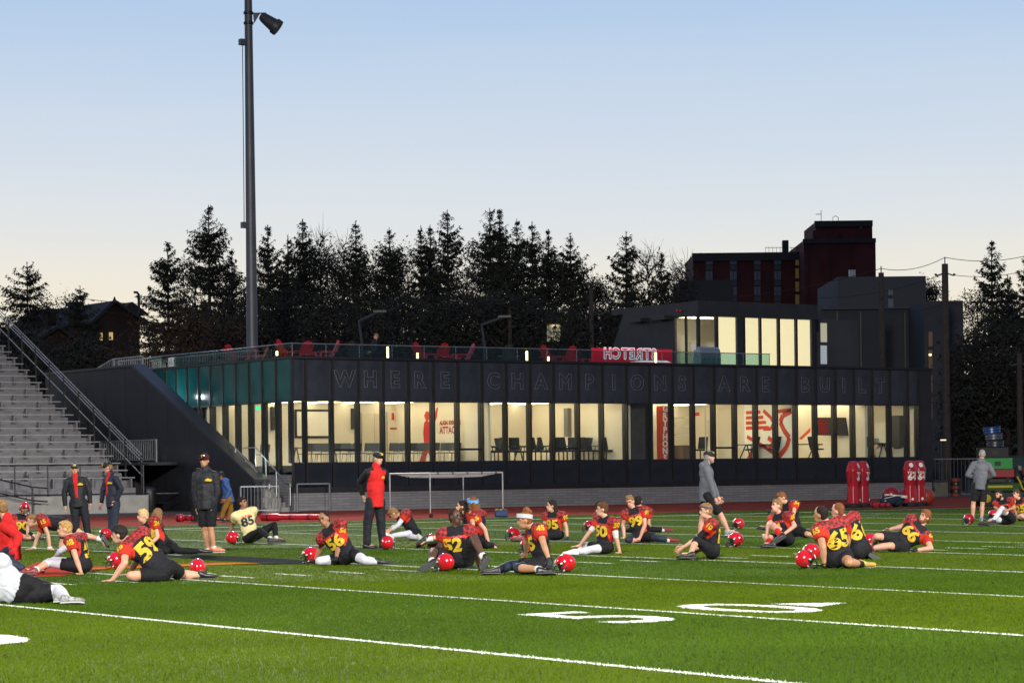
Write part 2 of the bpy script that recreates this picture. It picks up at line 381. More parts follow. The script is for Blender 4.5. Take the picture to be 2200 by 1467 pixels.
# rising ground added behind the campus to block sky light under the trees
struct(MB().add([(-120, 128, -0.01), (330, 128, -0.01), (330, 200, 9), (-120, 200, 9), (330, 420, 8), (-120, 420, 8)], [(0, 1, 2, 3), (3, 2, 4, 5)]).build('blocking_hillside', M_GROUND))

# ================================================================== the athletics pavilion
YF, XL, XR = 79.6, 44.9, 77.17
ZS, ZL, ZW0, ZW1, ZT = 0.72, 0.92, 1.83, 4.17, 5.75
BAY = 1.1465; MX = [45.51, 46.67, 47.82, 48.94, 50.08, 51.22, 52.37, 53.50, 54.66, 55.82, 56.97, 58.22, 59.43, 60.66, 61.86, 63.07, 64.20, 65.32, 66.49, 67.65, 68.77, 69.91, 71.03, 72.16, 73.25, 74.34, 75.43, 76.51, XR]
M_FRAME = mat('dark_aluminium', (0.018, 0.019, 0.024), 0.42, 0.3, var=0.15, vscale=2)
M_PANEL = mat('charcoal_glass_panel', (0.029, 0.033, 0.046), 0.18, var=0.25, vscale=1.2, bump=0.015, bscale=2)
M_PANEL2 = mat('charcoal_lower_panel', (0.016, 0.019, 0.028), 0.12, var=0.2, vscale=1.0)
M_TEAL = mat('teal_glass_panel', (0.009, 0.085, 0.088), 0.14, var=0.25, vscale=0.8)
M_CLAD = mat('charcoal_metal_cladding', (0.022, 0.023, 0.030), 0.5, 0.2, var=0.15, vscale=1.5, bump=0.03, bscale=3)
M_BLOCK, _nt, _b = new_mat('grey_block_wall')
def block_wall():
    N, L = _nt.nodes, _nt.links
    t = N.new('ShaderNodeTexCoord'); mp = N.new('ShaderNodeMapping'); mp.inputs['Rotation'].default_value = (math.radians(90), 0, 0); L.new(t.outputs['Object'], mp.inputs[0])
    br = N.new('ShaderNodeTexBrick'); br.inputs['Scale'].default_value = 1.0; br.inputs['Brick Width'].default_value = 0.6; br.inputs['Row Height'].default_value = 0.105
    br.inputs['Mortar Size'].default_value = 0.008; br.inputs['Color1'].default_value = (0.16, 0.16, 0.175, 1); br.inputs['Color2'].default_value = (0.20, 0.20, 0.215, 1); br.inputs['Mortar'].default_value = (0.09, 0.09, 0.1, 1)
    L.new(mp.outputs[0], br.inputs['Vector']); L.new(br.outputs['Color'], _b.inputs['Base Color']); _b.inputs['Roughness'].default_value = 0.85
    bp = N.new('ShaderNodeBump'); bp.inputs['Strength'].default_value = 0.5; bp.inputs['Distance'].default_value = 0.01; bp.invert = True
    L.new(br.outputs['Fac'], bp.inputs['Height']); L.new(bp.outputs[0], _b.inputs['Normal'])
block_wall()
M_GLASS = glass('window_glass', (0.93, 0.96, 0.94), 1.0)
M_GLASS_RAIL = glass('rail_glass', (0.62, 0.80, 0.80), 1.1)
M_CREAM = mat('cream_paint', (0.72, 0.66, 0.54), 0.8, var=0.04, vscale=0.7)
M_CEIL = mat('white_ceiling', (0.72, 0.70, 0.64), 0.85)
M_FLOOR = mat('grey_carpet', (0.16, 0.15, 0.14), 0.9, var=0.2, vscale=8)
M_STEEL = mat('galvanised_steel', (0.36, 0.38, 0.41), 0.38, 0.8, var=0.15, vscale=4)
M_RED = mat('signal_red', (0.52, 0.018, 0.012), 0.5)
M_ORED = mat('orange_red_paint', (0.62, 0.055, 0.012), 0.6)
M_WPAINT = mat('white_paint', (0.78, 0.77, 0.73), 0.7)
M_BLK = mat('black_plastic', (0.012, 0.012, 0.013), 0.45)
M_DOOR = mat('cream_door', (0.60, 0.55, 0.44), 0.55)

pav = thing('athletics_building', 'long two-storey charcoal glass clubhouse with lit windows facing the field', 'building', (XL, YF, 0))
def P(mb, name, m, **k): return mb.build(name, m, pav, **k)
# base, ledge, coping
P(MB().box((XL + 0.03, YF - 0.05, 0), (XR + 0.75, YF + 0.25, ZS)), 'block_base', M_BLOCK)
P(MB().box((XL, YF - 0.12, ZS), (XR + 0.8, YF + 0.25, ZL)), 'ledge', M_FRAME)
P(MB().box((XL - 0.06, YF - 0.10, ZT), (XR + 0.8, YF + 0.30, ZT + 0.09)), 'coping', M_FRAME)
P(MB().box((XL - 0.06, YF + 0.302, ZT), (XL + 0.30, 96, ZT + 0.09)), 'coping', M_FRAME)
P(MB().box((XR + 0.02, YF - 0.04, ZL), (XR + 0.8, YF + 0.25, ZT)), 'end_pier', M_CLAD)
P(MB().box((XR + 0.45, YF + 0.252, 0), (XR + 0.8, 96, ZT)), 'side_wall', M_CLAD)
# every bay of the front: a spandrel panel, a window pane and a lower panel between mullions
edges = [XL + 0.03] + MX
def unit(name, w, z0, z1, t, m):
    me = MB().box((-w / 2, 0, z0), (w / 2, t, z1)).mesh(name, m); return me
W0 = BAY - 0.012
sp, pn, lw = unit('spandrel_panel', W0, ZW1 + 0.01, ZT - 0.005, 0.05, M_PANEL), unit('window_pane', W0, ZW0 + 0.03, ZW1 - 0.03, 0.012, M_GLASS), unit('lower_panel', W0, ZL + 0.005, ZW0 - 0.005, 0.05, M_PANEL2)
for i in range(len(edges) - 1):
    a, b = edges[i], edges[i + 1]; c = (a + b) / 2; s = (b - a - 0.012) / W0
    for nm, me in (('spandrel_panel', sp), ('window_pane', pn), ('lower_panel', lw)):
        o = bpy.data.objects.new(nm, me); COL.objects.link(o); o.parent = pav; o.location = (c - XL, 0.03 + RNG.uniform(0, 0.004), 0); o.scale = (s, 1, 1); o.rotation_euler = (RNG.uniform(-.002, .002), 0, RNG.uniform(-.006, .006))
mull = MB().box((-0.032, -0.085, ZL + 0.004), (0.032, 0.028, ZT - 0.002)).mesh('mullion', M_FRAME)
deep = MB().box((-0.045, 0.045, ZW0), (0.045, 0.24, ZW1)).mesh('inner_mullion', M_FRAME)
for x in [XL + 0.03] + MX:
    o = bpy.data.objects.new('mullion', mull); COL.objects.link(o); o.parent = pav; o.location = (x - XL, 0, 0)
    o = bpy.data.objects.new('inner_mullion', deep); COL.objects.link(o); o.parent = pav; o.location = (x - XL, 0, 0)
P(MB().box((XL + 0.03, YF + 0.022, ZW1 - 0.028), (XR, YF + 0.10, ZW1 + 0.008)), 'window_head', M_FRAME)
P(MB().box((XL + 0.03, YF + 0.022, ZW0 - 0.004), (XR, YF + 0.12, ZW0 + 0.028)), 'window_sill', M_FRAME)
for k in (1, 6, 10, 17):      # opening lights
    P(MB().box((edges[k + 1] + 0.02, YF - 0.01, 2.27), (edges[k + 2] - 0.02, YF + 0.028, 2.35)), 'vent_transom', M_FRAME)
# the lettering across the spandrels, one outlined letter per bay
M_LET = mat('pale_etched_line', (0.19, 0.195, 0.225), 0.5)
for k, ch in enumerate('WHERE CHAMPIONS ARE BUILT'):
    if ch == ' ': continue
    me = text_mesh(ch, 0.84, outline=0.008, offset=0.03); me.materials.append(M_LET)
    c = (MX[k + 1] + MX[k + 2]) / 2 if k + 2 < len(MX) else MX[-1]
    co = np.array([v.co[:] for v in me.vertices]); mid = (co.min(0) + co.max(0)) / 2
    xform(me, face_matrix((c, YF + 0.016, 5.02), (1, 0, 0), (0, 0, 1)) @ Matrix.Translation((-mid[0], -mid[1], 0)))
    link('letter', me, pav)
# left flank: teal spandrels over tall glazing
LY = [79.64, 80.72, 81.8, 82.86, 83.92, 84.98, 86.04, 87.06, 88.06, 89.04, 90.0, 91.0]
for i in range(len(LY) - 1):
    a, b = LY[i] + 0.02, LY[i + 1] - 0.02
    P(MB().box((XL, a, ZW1 + 0.01), (XL + 0.05, b, ZT - 0.005)), 'teal_panel', M_TEAL)
    P(MB().box((XL + 0.02, a, 1.42), (XL + 0.03, b, ZW1 - 0.02)), 'window_pane', M_GLASS)
for y in LY[1:]:
    P(MB().box((XL - 0.07, y - 0.03, 1.3), (XL + 0.012, y + 0.03, ZT - 0.002)), 'mullion', M_FRAME)
    P(MB().box((XL + 0.04, y - 0.035, 1.42), (XL + 0.2, y + 0.035, ZW1)), 'inner_mullion', M_FRAME)
P(MB().box((XL - 0.03, LY[0] + .0, 4.12), (XL + 0.06, 91, 4.18)), 'window_head', M_FRAME)
P(MB().box((XL - 0.02, YF + 0.27, 0), (XL + 0.2, 91, 1.40)), 'flank_base', M_BLOCK)
P(MB().box((XL, 91.05, 0), (XL + 0.2, 96, ZT)), 'flank_wall', M_CLAD)
# floors, ceiling, roof deck, back wall
P(MB().box((XL + 0.21, YF + 0.26, 1.50), (XR + 0.44, 92, 1.74)), 'floor_slab', M_FLOOR)
P(MB().box((XL + 0.21, YF + 0.26, 4.46), (XR + 0.44, 92, 4.55)), 'ceiling', M_CEIL)
P(MB().box((XL + 0.21, YF + 0.26, 5.44), (XR + 0.44, 96, 5.60)), 'roof_deck', mat('deck_boards', (0.10, 0.10, 0.105), 0.7, var=0.2, vscale=3))
P(MB().box((XL + 0.21, YF + 0.06, ZW1 + .01), (XR + 0.44, YF + 0.255, 5.7)), 'parapet_back', M_CLAD)
YB = 86.8
P(MB().box((XL + 0.21, YB, 1.742), (XR + 0.44, YB + 0.12, 4.458)), 'back_wall', M_CREAM)
def part_x(x, y0=YF + 0.3, y1=YB - 0.002, z1=4.457, name='partition', m=M_CREAM): P(MB().box((x, y0, 1.742), (x + 0.1, y1, z1)), name, m)
part_x(54.0); part_x(61.0); part_x(65.6, 83.0); part_x(70.0); part_x(74.2); part_x(77.3)
P(MB().box((61.12, 80.3, 1.742), (62.6, 80.4, 4.457)), 'grey_partition', mat('slate_panel', (0.06, 0.052, 0.042), 0.35, var=0.2))
P(MB().box((XL + 0.25, 88.0, 1.742), (XL + 4.5, 88.1, 4.457)), 'corridor_wall', M_CREAM)
# fixtures painted or fixed on the walls
def onwall(name, x0, y0, x1, y1, m, Y=YB, t=0.03, parent=pav):
    a, b = atY(x0, y0, Y), atY(x1, y1, Y)
    return MB().box((a.x, Y - t, b.z), (b.x, Y - 0.004, a.z)).build(name, m, parent)
def onside(name, x0, y0, x1, y1, m, X, t=0.03, parent=pav):
    a, b = atX(x0, y0, X), atX(x1, y1, X)
    return MB().box((X - t, b.y, b.z), (X - 0.004, a.y, a.z)).build(name, m, parent)
onwall('screen_border', 632, 879, 710, 941, M_BLK, t=0.03)
onwall('projection_screen', 637, 884, 707, 936, mat('screen_cloth', (0.82, 0.79, 0.70), 0.9), t=0.045)
onwall('door_leaf', 777, 888, 803, 992, M_DOOR); onwall('door_leaf', 804, 888, 829, 992, M_DOOR)
onwall('door_frame', 774.5, 885, 776.5, 992, M_STEEL, t=0.05); onwall('door_frame', 830, 885, 832, 992, M_STEEL, t=0.05)
onwall('wall_speaker', 753, 877, 759, 922, M_BLK, t=0.2); onwall('wall_speaker', 580, 874, 587, 924, M_BLK, t=0.2)
onwall('alarm_strobe', 841, 887, 846, 902, M_RED); onwall('red_sign', 838, 918.5, 852, 922, M_RED)
onwall('whiteboard', 1146, 878, 1186, 938, mat('dark_board', (0.10, 0.10, 0.085), 0.5)); onwall('air_unit', 1153, 917, 1180, 937, mat('unit_grey', (0.45, 0.44, 0.40), 0.5), t=0.25)
onside('tall_cabinet', 1219, 877, 1228, 938, mat('grey_cabinet', (0.16, 0.155, 0.14), 0.5), 61.0, t=0.2)
onside('alarm_strobe', 1494, 886, 1503, 893, M_RED, 65.6, t=0.05)
onside('corner_trim', 1515, 872, 1518, 992, M_DOOR, 65.6)
onside('roller_blind', 1543, 876, 1574, 992, M_DOOR, 70.0); onside('door_leaf', 1520, 902, 1534, 992, M_DOOR, 70.0)
for y in (897, 915, 934): onside('shelf', 1448, y, 1484, y + 1.8, M_WPAINT, 65.6, t=0.35)
onside('counter', 1447, 957, 1487, 992, mat('walnut', (0.16, 0.10, 0.06), 0.5), 65.6, t=0.5)
# tall red banner with the team name in white letters, standing just behind the glass
ban = onwall('team_banner', 1410, 872, 1437, 994, M_ORED, Y=81.2, t=0.05)
for k, ch in enumerate('GRYPHONS'):
    me = text_mesh(ch, 0.36, offset=0.016); me.materials.append(M_WPAINT)
    p = atY(1430, 877.5 + k * 15.1, 81.1); co = np.array([v.co[:] for v in me.vertices]); mid = (co.min(0) + co.max(0)) / 2
    xform(me, face_matrix((p.x, 81.13, p.z), (1, 0, 0), (0, 0, 1)) @ Matrix.Translation((-mid[0], -mid[1], 0))); link('banner_letter', me, pav)
# words and the red player silhouette on the classroom's side wall
def wall_text(txt, x, y, size, m, X, sx):
    me = text_mesh(txt, size, offset=0.012, align='LEFT'); me.materials.append(m); p = atX(x, y, X)
    xform(me, face_matrix((X - 0.012, p.y, p.z), (0, -1, 0), (0, 0, 1)) @ Matrix.Diagonal((sx, 1, 1, 1))); link('wall_lettering', me, pav)
M_WRED = mat('wall_red', (0.36, 0.02, 0.02), 0.7)
wall_text('ALIGN. EXECUTE.', 945, 909, 0.22, M_WRED, 54.0, 0.92); wall_text('ATTACK.', 945, 925, 0.40, M_WRED, 54.0, 0.88)
def flat(name, pts, m, X, t=0.012):
    P = [atX(*p, X - t) for p in pts]; MB().prism(P, (t * 0.6, 0, 0)).build(name, m, pav)
flat('player_graphic', [(915, 883), (921, 884), (922, 898), (919, 905), (926, 908), (934, 888), (939, 874), (941, 876), (938, 898), (929, 916), (924, 935), (925, 955), (932, 965), (936, 990), (926, 990), (919, 968), (914, 990), (902, 990), (911, 955), (909, 930), (911, 908), (915, 903), (911, 893)], MATS['signal_red'], 54.0)
# white feature wall with red-orange stripes and a beaked bird figure in bold strokes
onside('mural_wall', 1600, 868, 1703, 994, mat('mural_white', (0.85, 0.83, 0.76), 0.6), 70.0)
for j, y in enumerate((883, 894, 905, 916)): onside('mural_stripe', 1603, y, 1634 + j * 6, y + 5.5, M_ORED, 69.965, t=0.012)
def stroke(pts, w, X=69.955):
    P = [atX(*p, X) for p in pts]; mb = MB()
    for a, b in zip(P[:-1], P[1:]): mb.bar(a, b, 0.012, w)
    mb.build('mural_stroke', M_ORED, pav)
stroke([(1640, 882), (1655, 896), (1662, 908), (1656, 921), (1640, 921)], 0.16)
stroke([(1700, 883), (1682, 892), (1676, 906), (1684, 924), (1696, 940), (1690, 960), (1670, 985)], 0.24)
stroke([(1668, 884), (1700, 880)], 0.16); stroke([(1605, 938), (1640, 958), (1660, 972)], 0.16); stroke([(1605, 988), (1625, 950)], 0.14); stroke([(1650, 940), (1664, 950), (1652, 962)], 0.2)
flat('mural_beak', [(1716, 942), (1741, 918), (1741, 927), (1722, 944)], M_ORED, 74.2)
# television on a wall arm
p0, p1 = atX(1764, 897, 73.7), atX(1811, 935, 73.7); c = (p0 + p1) / 2
tv = thing('television', 'dark flat television tilted on a wall arm in the right-hand office', 'television', (73.7, c.y, 1.5))
ey = Vector((0.25, -0.72, -0.02)); ez = Vector((-0.07, 0, 0.40)); en = ey.cross(ez).normalized(); en = en if en.x < 0 else -en
MB().obox(c, ey, en * 0.035, ez).build('casing', M_BLK, tv)
MB().obox(c + en * 0.04, ey * 0.94, en * 0.004, ez * 0.93).build('screen', mat('tv_screen', (0.05, 0.045, 0.04), 0.12), tv)
MB().obox(c + en * 0.045 - ey * 0.55, ey * 0.3, en * 0.004, ez * 0.8).build('screen_picture', mat('tv_red', (0.20, 0.01, 0.01), 0.2), tv)
MB().bar(c - en * 0.03, c - en * 0.5, 0.07).build('bracket', M_BLK, tv)
onside('red_strip', 1840, 868, 1849, 985, M_ORED, 77.3)
onside('locker', 1920, 893, 1943, 960, mat('locker_dark', (0.06, 0.055, 0.05), 0.5), 77.3, t=0.3)
# ceiling lights
M_TUBE = emat('warm_light_strip', (1.0, 0.83, 0.56), 14.0)
strip = MB().box((-0.06, -1.5, 0), (0.06, 1.5, 0.05)).mesh('light_strip', M_TUBE)
k = 0
ORD = ['first', 'second', 'third', 'fourth', 'fifth', 'sixth', 'seventh', 'eighth', 'ninth', 'tenth', 'eleventh', 'twelfth', 'thirteenth', 'fourteenth', 'fifteenth', 'sixteenth', 'seventeenth', 'eighteenth', 'nineteenth', 'twentieth', 'twenty-first', 'twenty-second', 'twenty-third', 'twenty-fourth']
for x in np.arange(46.3, 77.0, 1.72):
    if 60.9 < x < 63.2: continue
    for y in (82.0, 85.2):
        o = bpy.data.objects.new('ceiling_light', strip); COL.objects.link(o); o.location = (x, y, 4.29); k += 1
        tag(o, '%s warm strip light from the left, in the %s row under the ceiling' % (ORD[(k - 1) // 2], 'window-side' if y < 83 else 'rear'), 'ceiling light', 'strip lights of the lit rooms')
o = bpy.data.objects.new('ceiling_light', strip); COL.objects.link(o); o.location = (46.6, 89.6, 4.29)
tag(o, 'strip light in the corridor behind the sloping wall', 'ceiling light', 'strip lights of the lit rooms')
ex = thing('exit_sign', 'small green exit sign over the corridor door', 'sign', (XL + 0.5, 83.2, 3.8))
MB().box((XL + 0.5, 83.0, 3.9), (XL + 0.53, 83.3, 4.06)).build('panel', emat('exit_green', (0.05, 0.9, 0.4), 1.5), ex)

# wing wall with the sloping coping beside the outside stairs
WX = 43.55
wing = thing('wing_wall', 'tall charcoal metal wall sloping down beside the outside stairs', 'wall', (WX, 80, 0))
prof = [(80.0, 0), (80.0, 1.13), (90.3, 5.86), (99, 5.86), (99, 0)]
# leave the passage under the landing open towards the stands
MB().prism([(WX, y, z) for y, z in prof], (0.28, 0, 0)).build('cladding', M_CLAD, wing)
MB().prism([(WX - 0.06, 79.94, 1.135), (WX - 0.06, 79.94, 1.24), (WX - 0.06, 90.27, 5.97), (WX - 0.06, 90.3, 5.868)], (0.62, 0, 0)).build('sloping_coping', mat('coping_metal', (0.045, 0.046, 0.058), 0.4, 0.4), wing)
MB().box((WX - 0.05, 90.31, 5.865), (WX + 0.34, 99, 5.96)).build('level_coping', MATS['coping_metal'], wing)
for k in range(9):
    y = 81.5 + k * 1.9; zt = min(5.86, 1.13 + (y - 80) * 0.459)
    MB().box((WX - 0.006, y, 0.05), (WX - 0.001, y + 0.012, zt - 0.05)).build('panel_joint', M_BLK, wing)
# outside stairs between wing wall and flank
M_CONC = mat('concrete', (0.28, 0.27, 0.26), 0.85, var=0.15, vscale=2, bump=0.2, bscale=25)
st = thing('outside_stairs', 'concrete stairs with steel handrails at the left corner of the clubhouse', 'stairs', (43.9, 79.9, 0))
for k in range(8): MB().box((43.85, 79.75 + k * 0.3, 0), (44.86, 79.75 + (k + 1) * 0.3 - 0.001, 0.18 * (k + 1))).build('step', M_CONC, st)
MB().box((43.85, 82.16, 0), (44.86, 91, 1.42)).build('landing', M_CONC, st)
def rail(par, pts, r=0.024, posts=(), name='handrail', m=None):
    MB().tube(pts, r, 6).build(name, m or M_STEEL, par)
    for p, z in posts: MB().tube([p, (p[0], p[1], z)], r * 0.9, 6).build('post', m or M_STEEL, par)
for x in (43.9, 44.78):
    rail(st, [(x, 79.55, 0.25), (x, 79.55, 1.05), (x, 79.8, 1.08), (x, 82.2, 2.45), (x, 83.2, 2.45), (x, 83.2, 1.42)], posts=[((x, 80.6, 0.54), 1.52), ((x, 81.4, 1.08), 2.0), ((x, 82.2, 1.42), 2.45)])
MB().box((43.87, 80.0, 0.9), (43.885, 82.2, 1.5)).build('glass_guard', M_GLASS_RAIL, st)
# lamps that light the stairs
def wall_lamp(label, loc, w):
    t = thing('stair_lamp', label, 'lamp', loc); x, y, z = loc
    MB().box((x - 0.1, y - 0.06, z), (x, y + 0.06, z + 0.12)).build('housing', M_FRAME, t); MB().box((x + 0.001, y - 0.05, z + 0.01), (x + 0.02, y + 0.05, z + 0.10)).build('lens', emat('stair_lamp_glow', (0.85, 0.95, 1.0), 12.0), t)
    l = bpy.data.lights.new('stair_lamp_light', 'POINT'); l.energy = w; l.color = (0.85, 0.95, 1.0); l.shadow_soft_size = 0.06; o = bpy.data.objects.new('stair_lamp_light', l); COL.objects.link(o); o.location = (x + 0.1, y, z + 0.05)
wall_lamp('small white lamp on the inside of the sloping wall near its top', (WX + 0.42, 88.6, 4.55), 45)
wall_lamp('small white lamp lighting the landing of the outside stairs', (WX + 0.42, 83.4, 1.95), 40)
# galvanised guard in front of the stairs
def picket_fence(name, label, a, b, z0, h, gap=0.13, m=None, cat='railing', r=0.012):
    a, b = Vector(a), Vector(b); t = thing(name, label, cat, (a.x, a.y, z0)); d = (b - a); L = d.length; d /= L; m = m or M_STEEL
    MB().bar((a.x, a.y, z0 + h), (b.x, b.y, b.z - a.z + z0 + h), 0.045).build('top_rail', m, t)
    MB().bar((a.x, a.y, z0 + 0.1), (b.x, b.y, b.z - a.z + z0 + 0.1), 0.035).build('bottom_rail', m, t)
    me = MB().box((-r * .7, -r * .7, 0.11), (r * .7, r * .7, h - 0.02)).mesh('picket', m); n = int(L / gap)
    for k in range(1, n):
        p = a + d * (L * k / n); o = bpy.data.objects.new('picket', me); COL.objects.link(o); o.parent = t; o.location = (p.x - a.x, p.y - a.y, p.z - a.z)
    for p in (a, b): MB().box((p.x - .025, p.y - .025, z0 + p.z - a.z), (p.x + .025, p.y + .025, z0 + h + p.z - a.z)).build('end_post', m, t)
    return t
picket_fence('guard_railing', 'grey steel picket railing at the foot of the outside stairs', (42.55, 79.3, 0), (44.0, 79.05, 0), 0.0, 0.98)
picket_fence('guard_railing', 'short steel railing standing against the block base right of the stairs', (44.9, 79.25, 0), (46.3, 79.25, 0), 0.0, 1.05, gap=0.7)
picket_fence('guard_railing', 'steel picket railing of the raised landing between stand and sloping wall', (42.6, 86.3, 0), (42.6, 91.5, 0), 1.95, 0.88, gap=0.16)
lb = thing('stand_landing', 'raised dark landing over the passage beside the bleachers', 'landing', (42, 86.3, 0))
MB().box((41.75, 86.2, 1.83), (43.5, 97, 1.95)).build('deck', M_CLAD, lb)
MB().box((41.75, 89.5, 0), (43.5, 89.7, 1.825)).build('back_wall', mat('dark_brick', (0.03, 0.028, 0.03), 0.8, var=0.3, vscale=6), lb)
MB().tube([(41.6, 86.2, 0.72), (43.5, 86.2, 0.72)], 0.025, 6).build('barrier_rail', M_STEEL, lb)
MB().tube([(41.6, 86.2, 0.35), (43.5, 86.2, 0.35)], 0.02, 6).build('barrier_rail', M_BLK, lb)
# ================================================================== the bleachers
M_ALU = mat('bleacher_aluminium', (0.27, 0.265, 0.28), 0.5, 0.2, var=0.12, vscale=3, bump=0.05, bscale=8)
M_ALU2 = mat('bleacher_riser', (0.17, 0.165, 0.185), 0.55, 0.2, var=0.15, vscale=3)
M_BRAIL = mat('black_rail', (0.012, 0.012, 0.015), 0.4)
M_SHINE = mat('bright_rail', (0.30, 0.30, 0.31), 0.45, 0.0)
BX0, BX1 = 29.0, 41.45
bl = thing('bleacher_stand', 'grey aluminium bleachers with many bench rows rising at the left edge', 'bleachers', (BX0, 85.4, 0))
L = BX1 - BX0
me_s = MB().box((0, -0.14, -0.045), (L, 0.14, 0)).mesh('seat_plank', M_ALU); me_f = MB().box((0, -0.46, -0.45), (L - .12, 0.12, -0.41)).mesh('foot_plank', M_ALU2)
me_r = MB().box((0, -0.475, -0.70), (L - .12, -0.461, -0.452)).mesh('riser_plank', M_ALU2); me_b = MB().box((-0.035, -0.09, -0.409), (0.035, 0.09, -0.046)).mesh('seat_bracket', M_ALU2)
for i in range(24):
    y, z = 86.0 + 0.623 * i, 1.38 + 0.285 * i
    for nm, me in (('seat_plank', me_s), ('foot_plank', me_f), ('riser_plank', me_r)):
        o = bpy.data.objects.new(nm, me); COL.objects.link(o); o.parent = bl; o.location = (-0.35 * 0, y - 85.4, z)
    for k in range(7):
        o = bpy.data.objects.new('seat_bracket', me_b); COL.objects.link(o); o.parent = bl; o.location = (L - 0.12 - k * 1.62 - (i % 2) * 0.8, y - 85.4, z)
MB().box((BX0, 84.9, 0.0), (BX1 + 0.1, 85.2, 0.68)).build('front_wall', M_CONC, bl)
MB().box((BX0, 85.201, 0.55), (BX1 + 0.1, 86.4, 0.68)).build('walkway', M_ALU2, bl)
MB().prism([(BX1 - 0.1, 86.5, 0), (BX1 - 0.1, 86.5, 0.6), (BX1 - 0.1, 101, 7.2), (BX1 - 0.1, 101, 0)], (0.02, 0, 0)).build('side_screen', mat('stand_dark_sheet', (0.012, 0.012, 0.016), 0.8), bl)  # plain dark sheet closing the open end of the stand
gx = BX1 + 0.16; zr = lambda y, o: 2.26 + 0.466 * (y - 85.6) + o
for k, o_ in enumerate((0.0, -0.13, -0.27, -0.80)):
    MB().tube([(gx, 85.55, zr(85.55, o_)), (gx, 101, zr(101, o_))], 0.021, 6).build('guard_rail', M_SHINE, bl)
for k in range(11):
    y = 85.6 + k * 1.42; MB().box((gx - 0.03, y - 0.03, zr(y, -1.6) if k else 0.0), (gx + 0.03, y + 0.03, zr(y, 0.0))).build('guard_post', M_BRAIL, bl)
ff = thing('stand_fence', 'black tube fence along the front of the bleachers', 'fence', (BX0, 84.95, 0.68))
for z in (1.86, 0.74): MB().tube([(BX0, 84.95, z), (BX1 + 0.15, 84.95, z)], 0.03, 6).build('rail', M_BRAIL, ff)
for x in np.arange(BX0 + 0.5, BX1 + 0.2, 1.32): MB().tube([(x, 84.95, 0.68), (x, 84.95, 1.86)], 0.026, 6).build('post', M_BRAIL, ff)
sr = thing('stair_handrail', 'black handrail sloping down at the front steps of the bleachers', 'handrail', (36, 84.6, 0))
for dz in (0.0, -0.5): MB().tube([(32.0, 84.5, 2.1 + dz), (36.6, 84.5, 1.05 + dz), (37.2, 84.5, 1.0 + dz)], 0.03, 6).build('rail', M_BRAIL, sr)
for x, z in ((33.2, 1.8), (35.0, 1.4), (36.6, 1.05)): MB().tube([(x, 84.5, 0), (x, 84.5, z)], 0.035, 6).build('post', M_BRAIL, sr)
bin_ = thing('waste_bin', 'dark barrel standing at the passage beside the bleachers', 'bin', (41.9, 85.6, 0))
MB().lathe((41.9, 85.6, 0), [(0.24, 0), (0.28, 0.1), (0.29, 0.75), (0.27, 0.85)], 16).build('drum', M_BLK, bin_, smooth=True)
MB().lathe((41.9, 85.6, 0.851), [(0.3, 0), (0.3, 0.06), (0.2, 0.14)], 16).build('lid', M_CLAD, bin_, smooth=True)

# ================================================================== roof terrace
ZD = 5.60
tr = thing('terrace_balustrade', 'glass balustrade with slim steel handrail round the roof terrace', 'balustrade', (XL, YF, ZT))
yb = YF + 0.14; xs = np.arange(45.05, 68.6, 1.47)
for a, b in zip(xs[:-1], xs[1:]): MB().box((a + 0.01, yb, ZT + 0.10), (b - 0.01, yb + 0.014, 6.31)).build('glass_panel', M_GLASS_RAIL, tr)
MB().tube([(45.02, yb, 6.33), (xs[-1], yb, 6.33)], 0.02, 6).build('handrail', M_STEEL, tr)
ys = np.arange(79.75, 91.6, 1.47)
for a, b in zip(ys[:-1], ys[1:]): MB().box((XL + 0.12, a + 0.01, ZT + 0.10), (XL + 0.134, b - 0.01, 6.31)).build('glass_panel', M_GLASS_RAIL, tr)
MB().tube([(XL + 0.127, 79.73, 6.335), (XL + 0.127, ys[-1], 6.335)], 0.02, 6).build('handrail', M_STEEL, tr)
for x in xs: MB().box((x - 0.008, yb + 0.016, ZT + 0.095), (x + 0.008, yb + 0.035, 6.31)).build('stanchion', M_STEEL, tr)
picket_fence('stair_railing', 'pale steel picket railing on the terrace behind the left glass', (45.6, 83.6, 0), (45.6, 90.9, 0), ZD + 0.02, 0.66, gap=0.14, r=0.014)
picket_fence('stair_railing', 'pale steel picket railing on the upper stair behind the wing wall', (44.3, 90.9, 0), (44.3, 93.6, 0), 5.5, 0.84, gap=0.16, r=0.014)
picket_fence('stair_railing', 'pale steel railing sloping down at the far end of the upper stair', (44.3, 93.7, 0), (44.3, 97.2, -0.72), 5.5, 0.84, gap=0.2, r=0.014)
picket_fence('stair_railing', 'rear pale steel railing at the head of the upper stair', (45.4, 91.5, 0), (45.4, 95.5, 0), 5.5, 0.84, gap=0.2, r=0.014)
sg = atX(367, 778, XL + 0.1); sgn = thing('notice', 'white paper notice fixed to the terrace glass above the teal panels', 'notice', sg)
MB().box((XL + 0.10, sg.y - 0.22, sg.z - 0.18), (XL + 0.115, sg.y + 0.22, sg.z + 0.18)).build('sheet', M_WPAINT, sgn)
for k in range(5): MB().box((XL + 0.094, sg.y - 0.16, sg.z + 0.11 - k * 0.05), (XL + 0.099, sg.y + 0.16, sg.z + 0.125 - k * 0.05)).build('print_line', M_CLAD, sgn)
sg = atY(1490, 745, yb - 0.03); sgn = thing('notice', 'white paper notice on the terrace glass beside the barbecue', 'notice', sg)
MB().box((sg.x - 0.13, yb - 0.03, sg.z - 0.13), (sg.x + 0.13, yb - 0.02, sg.z + 0.13)).build('sheet', M_WPAINT, sgn)
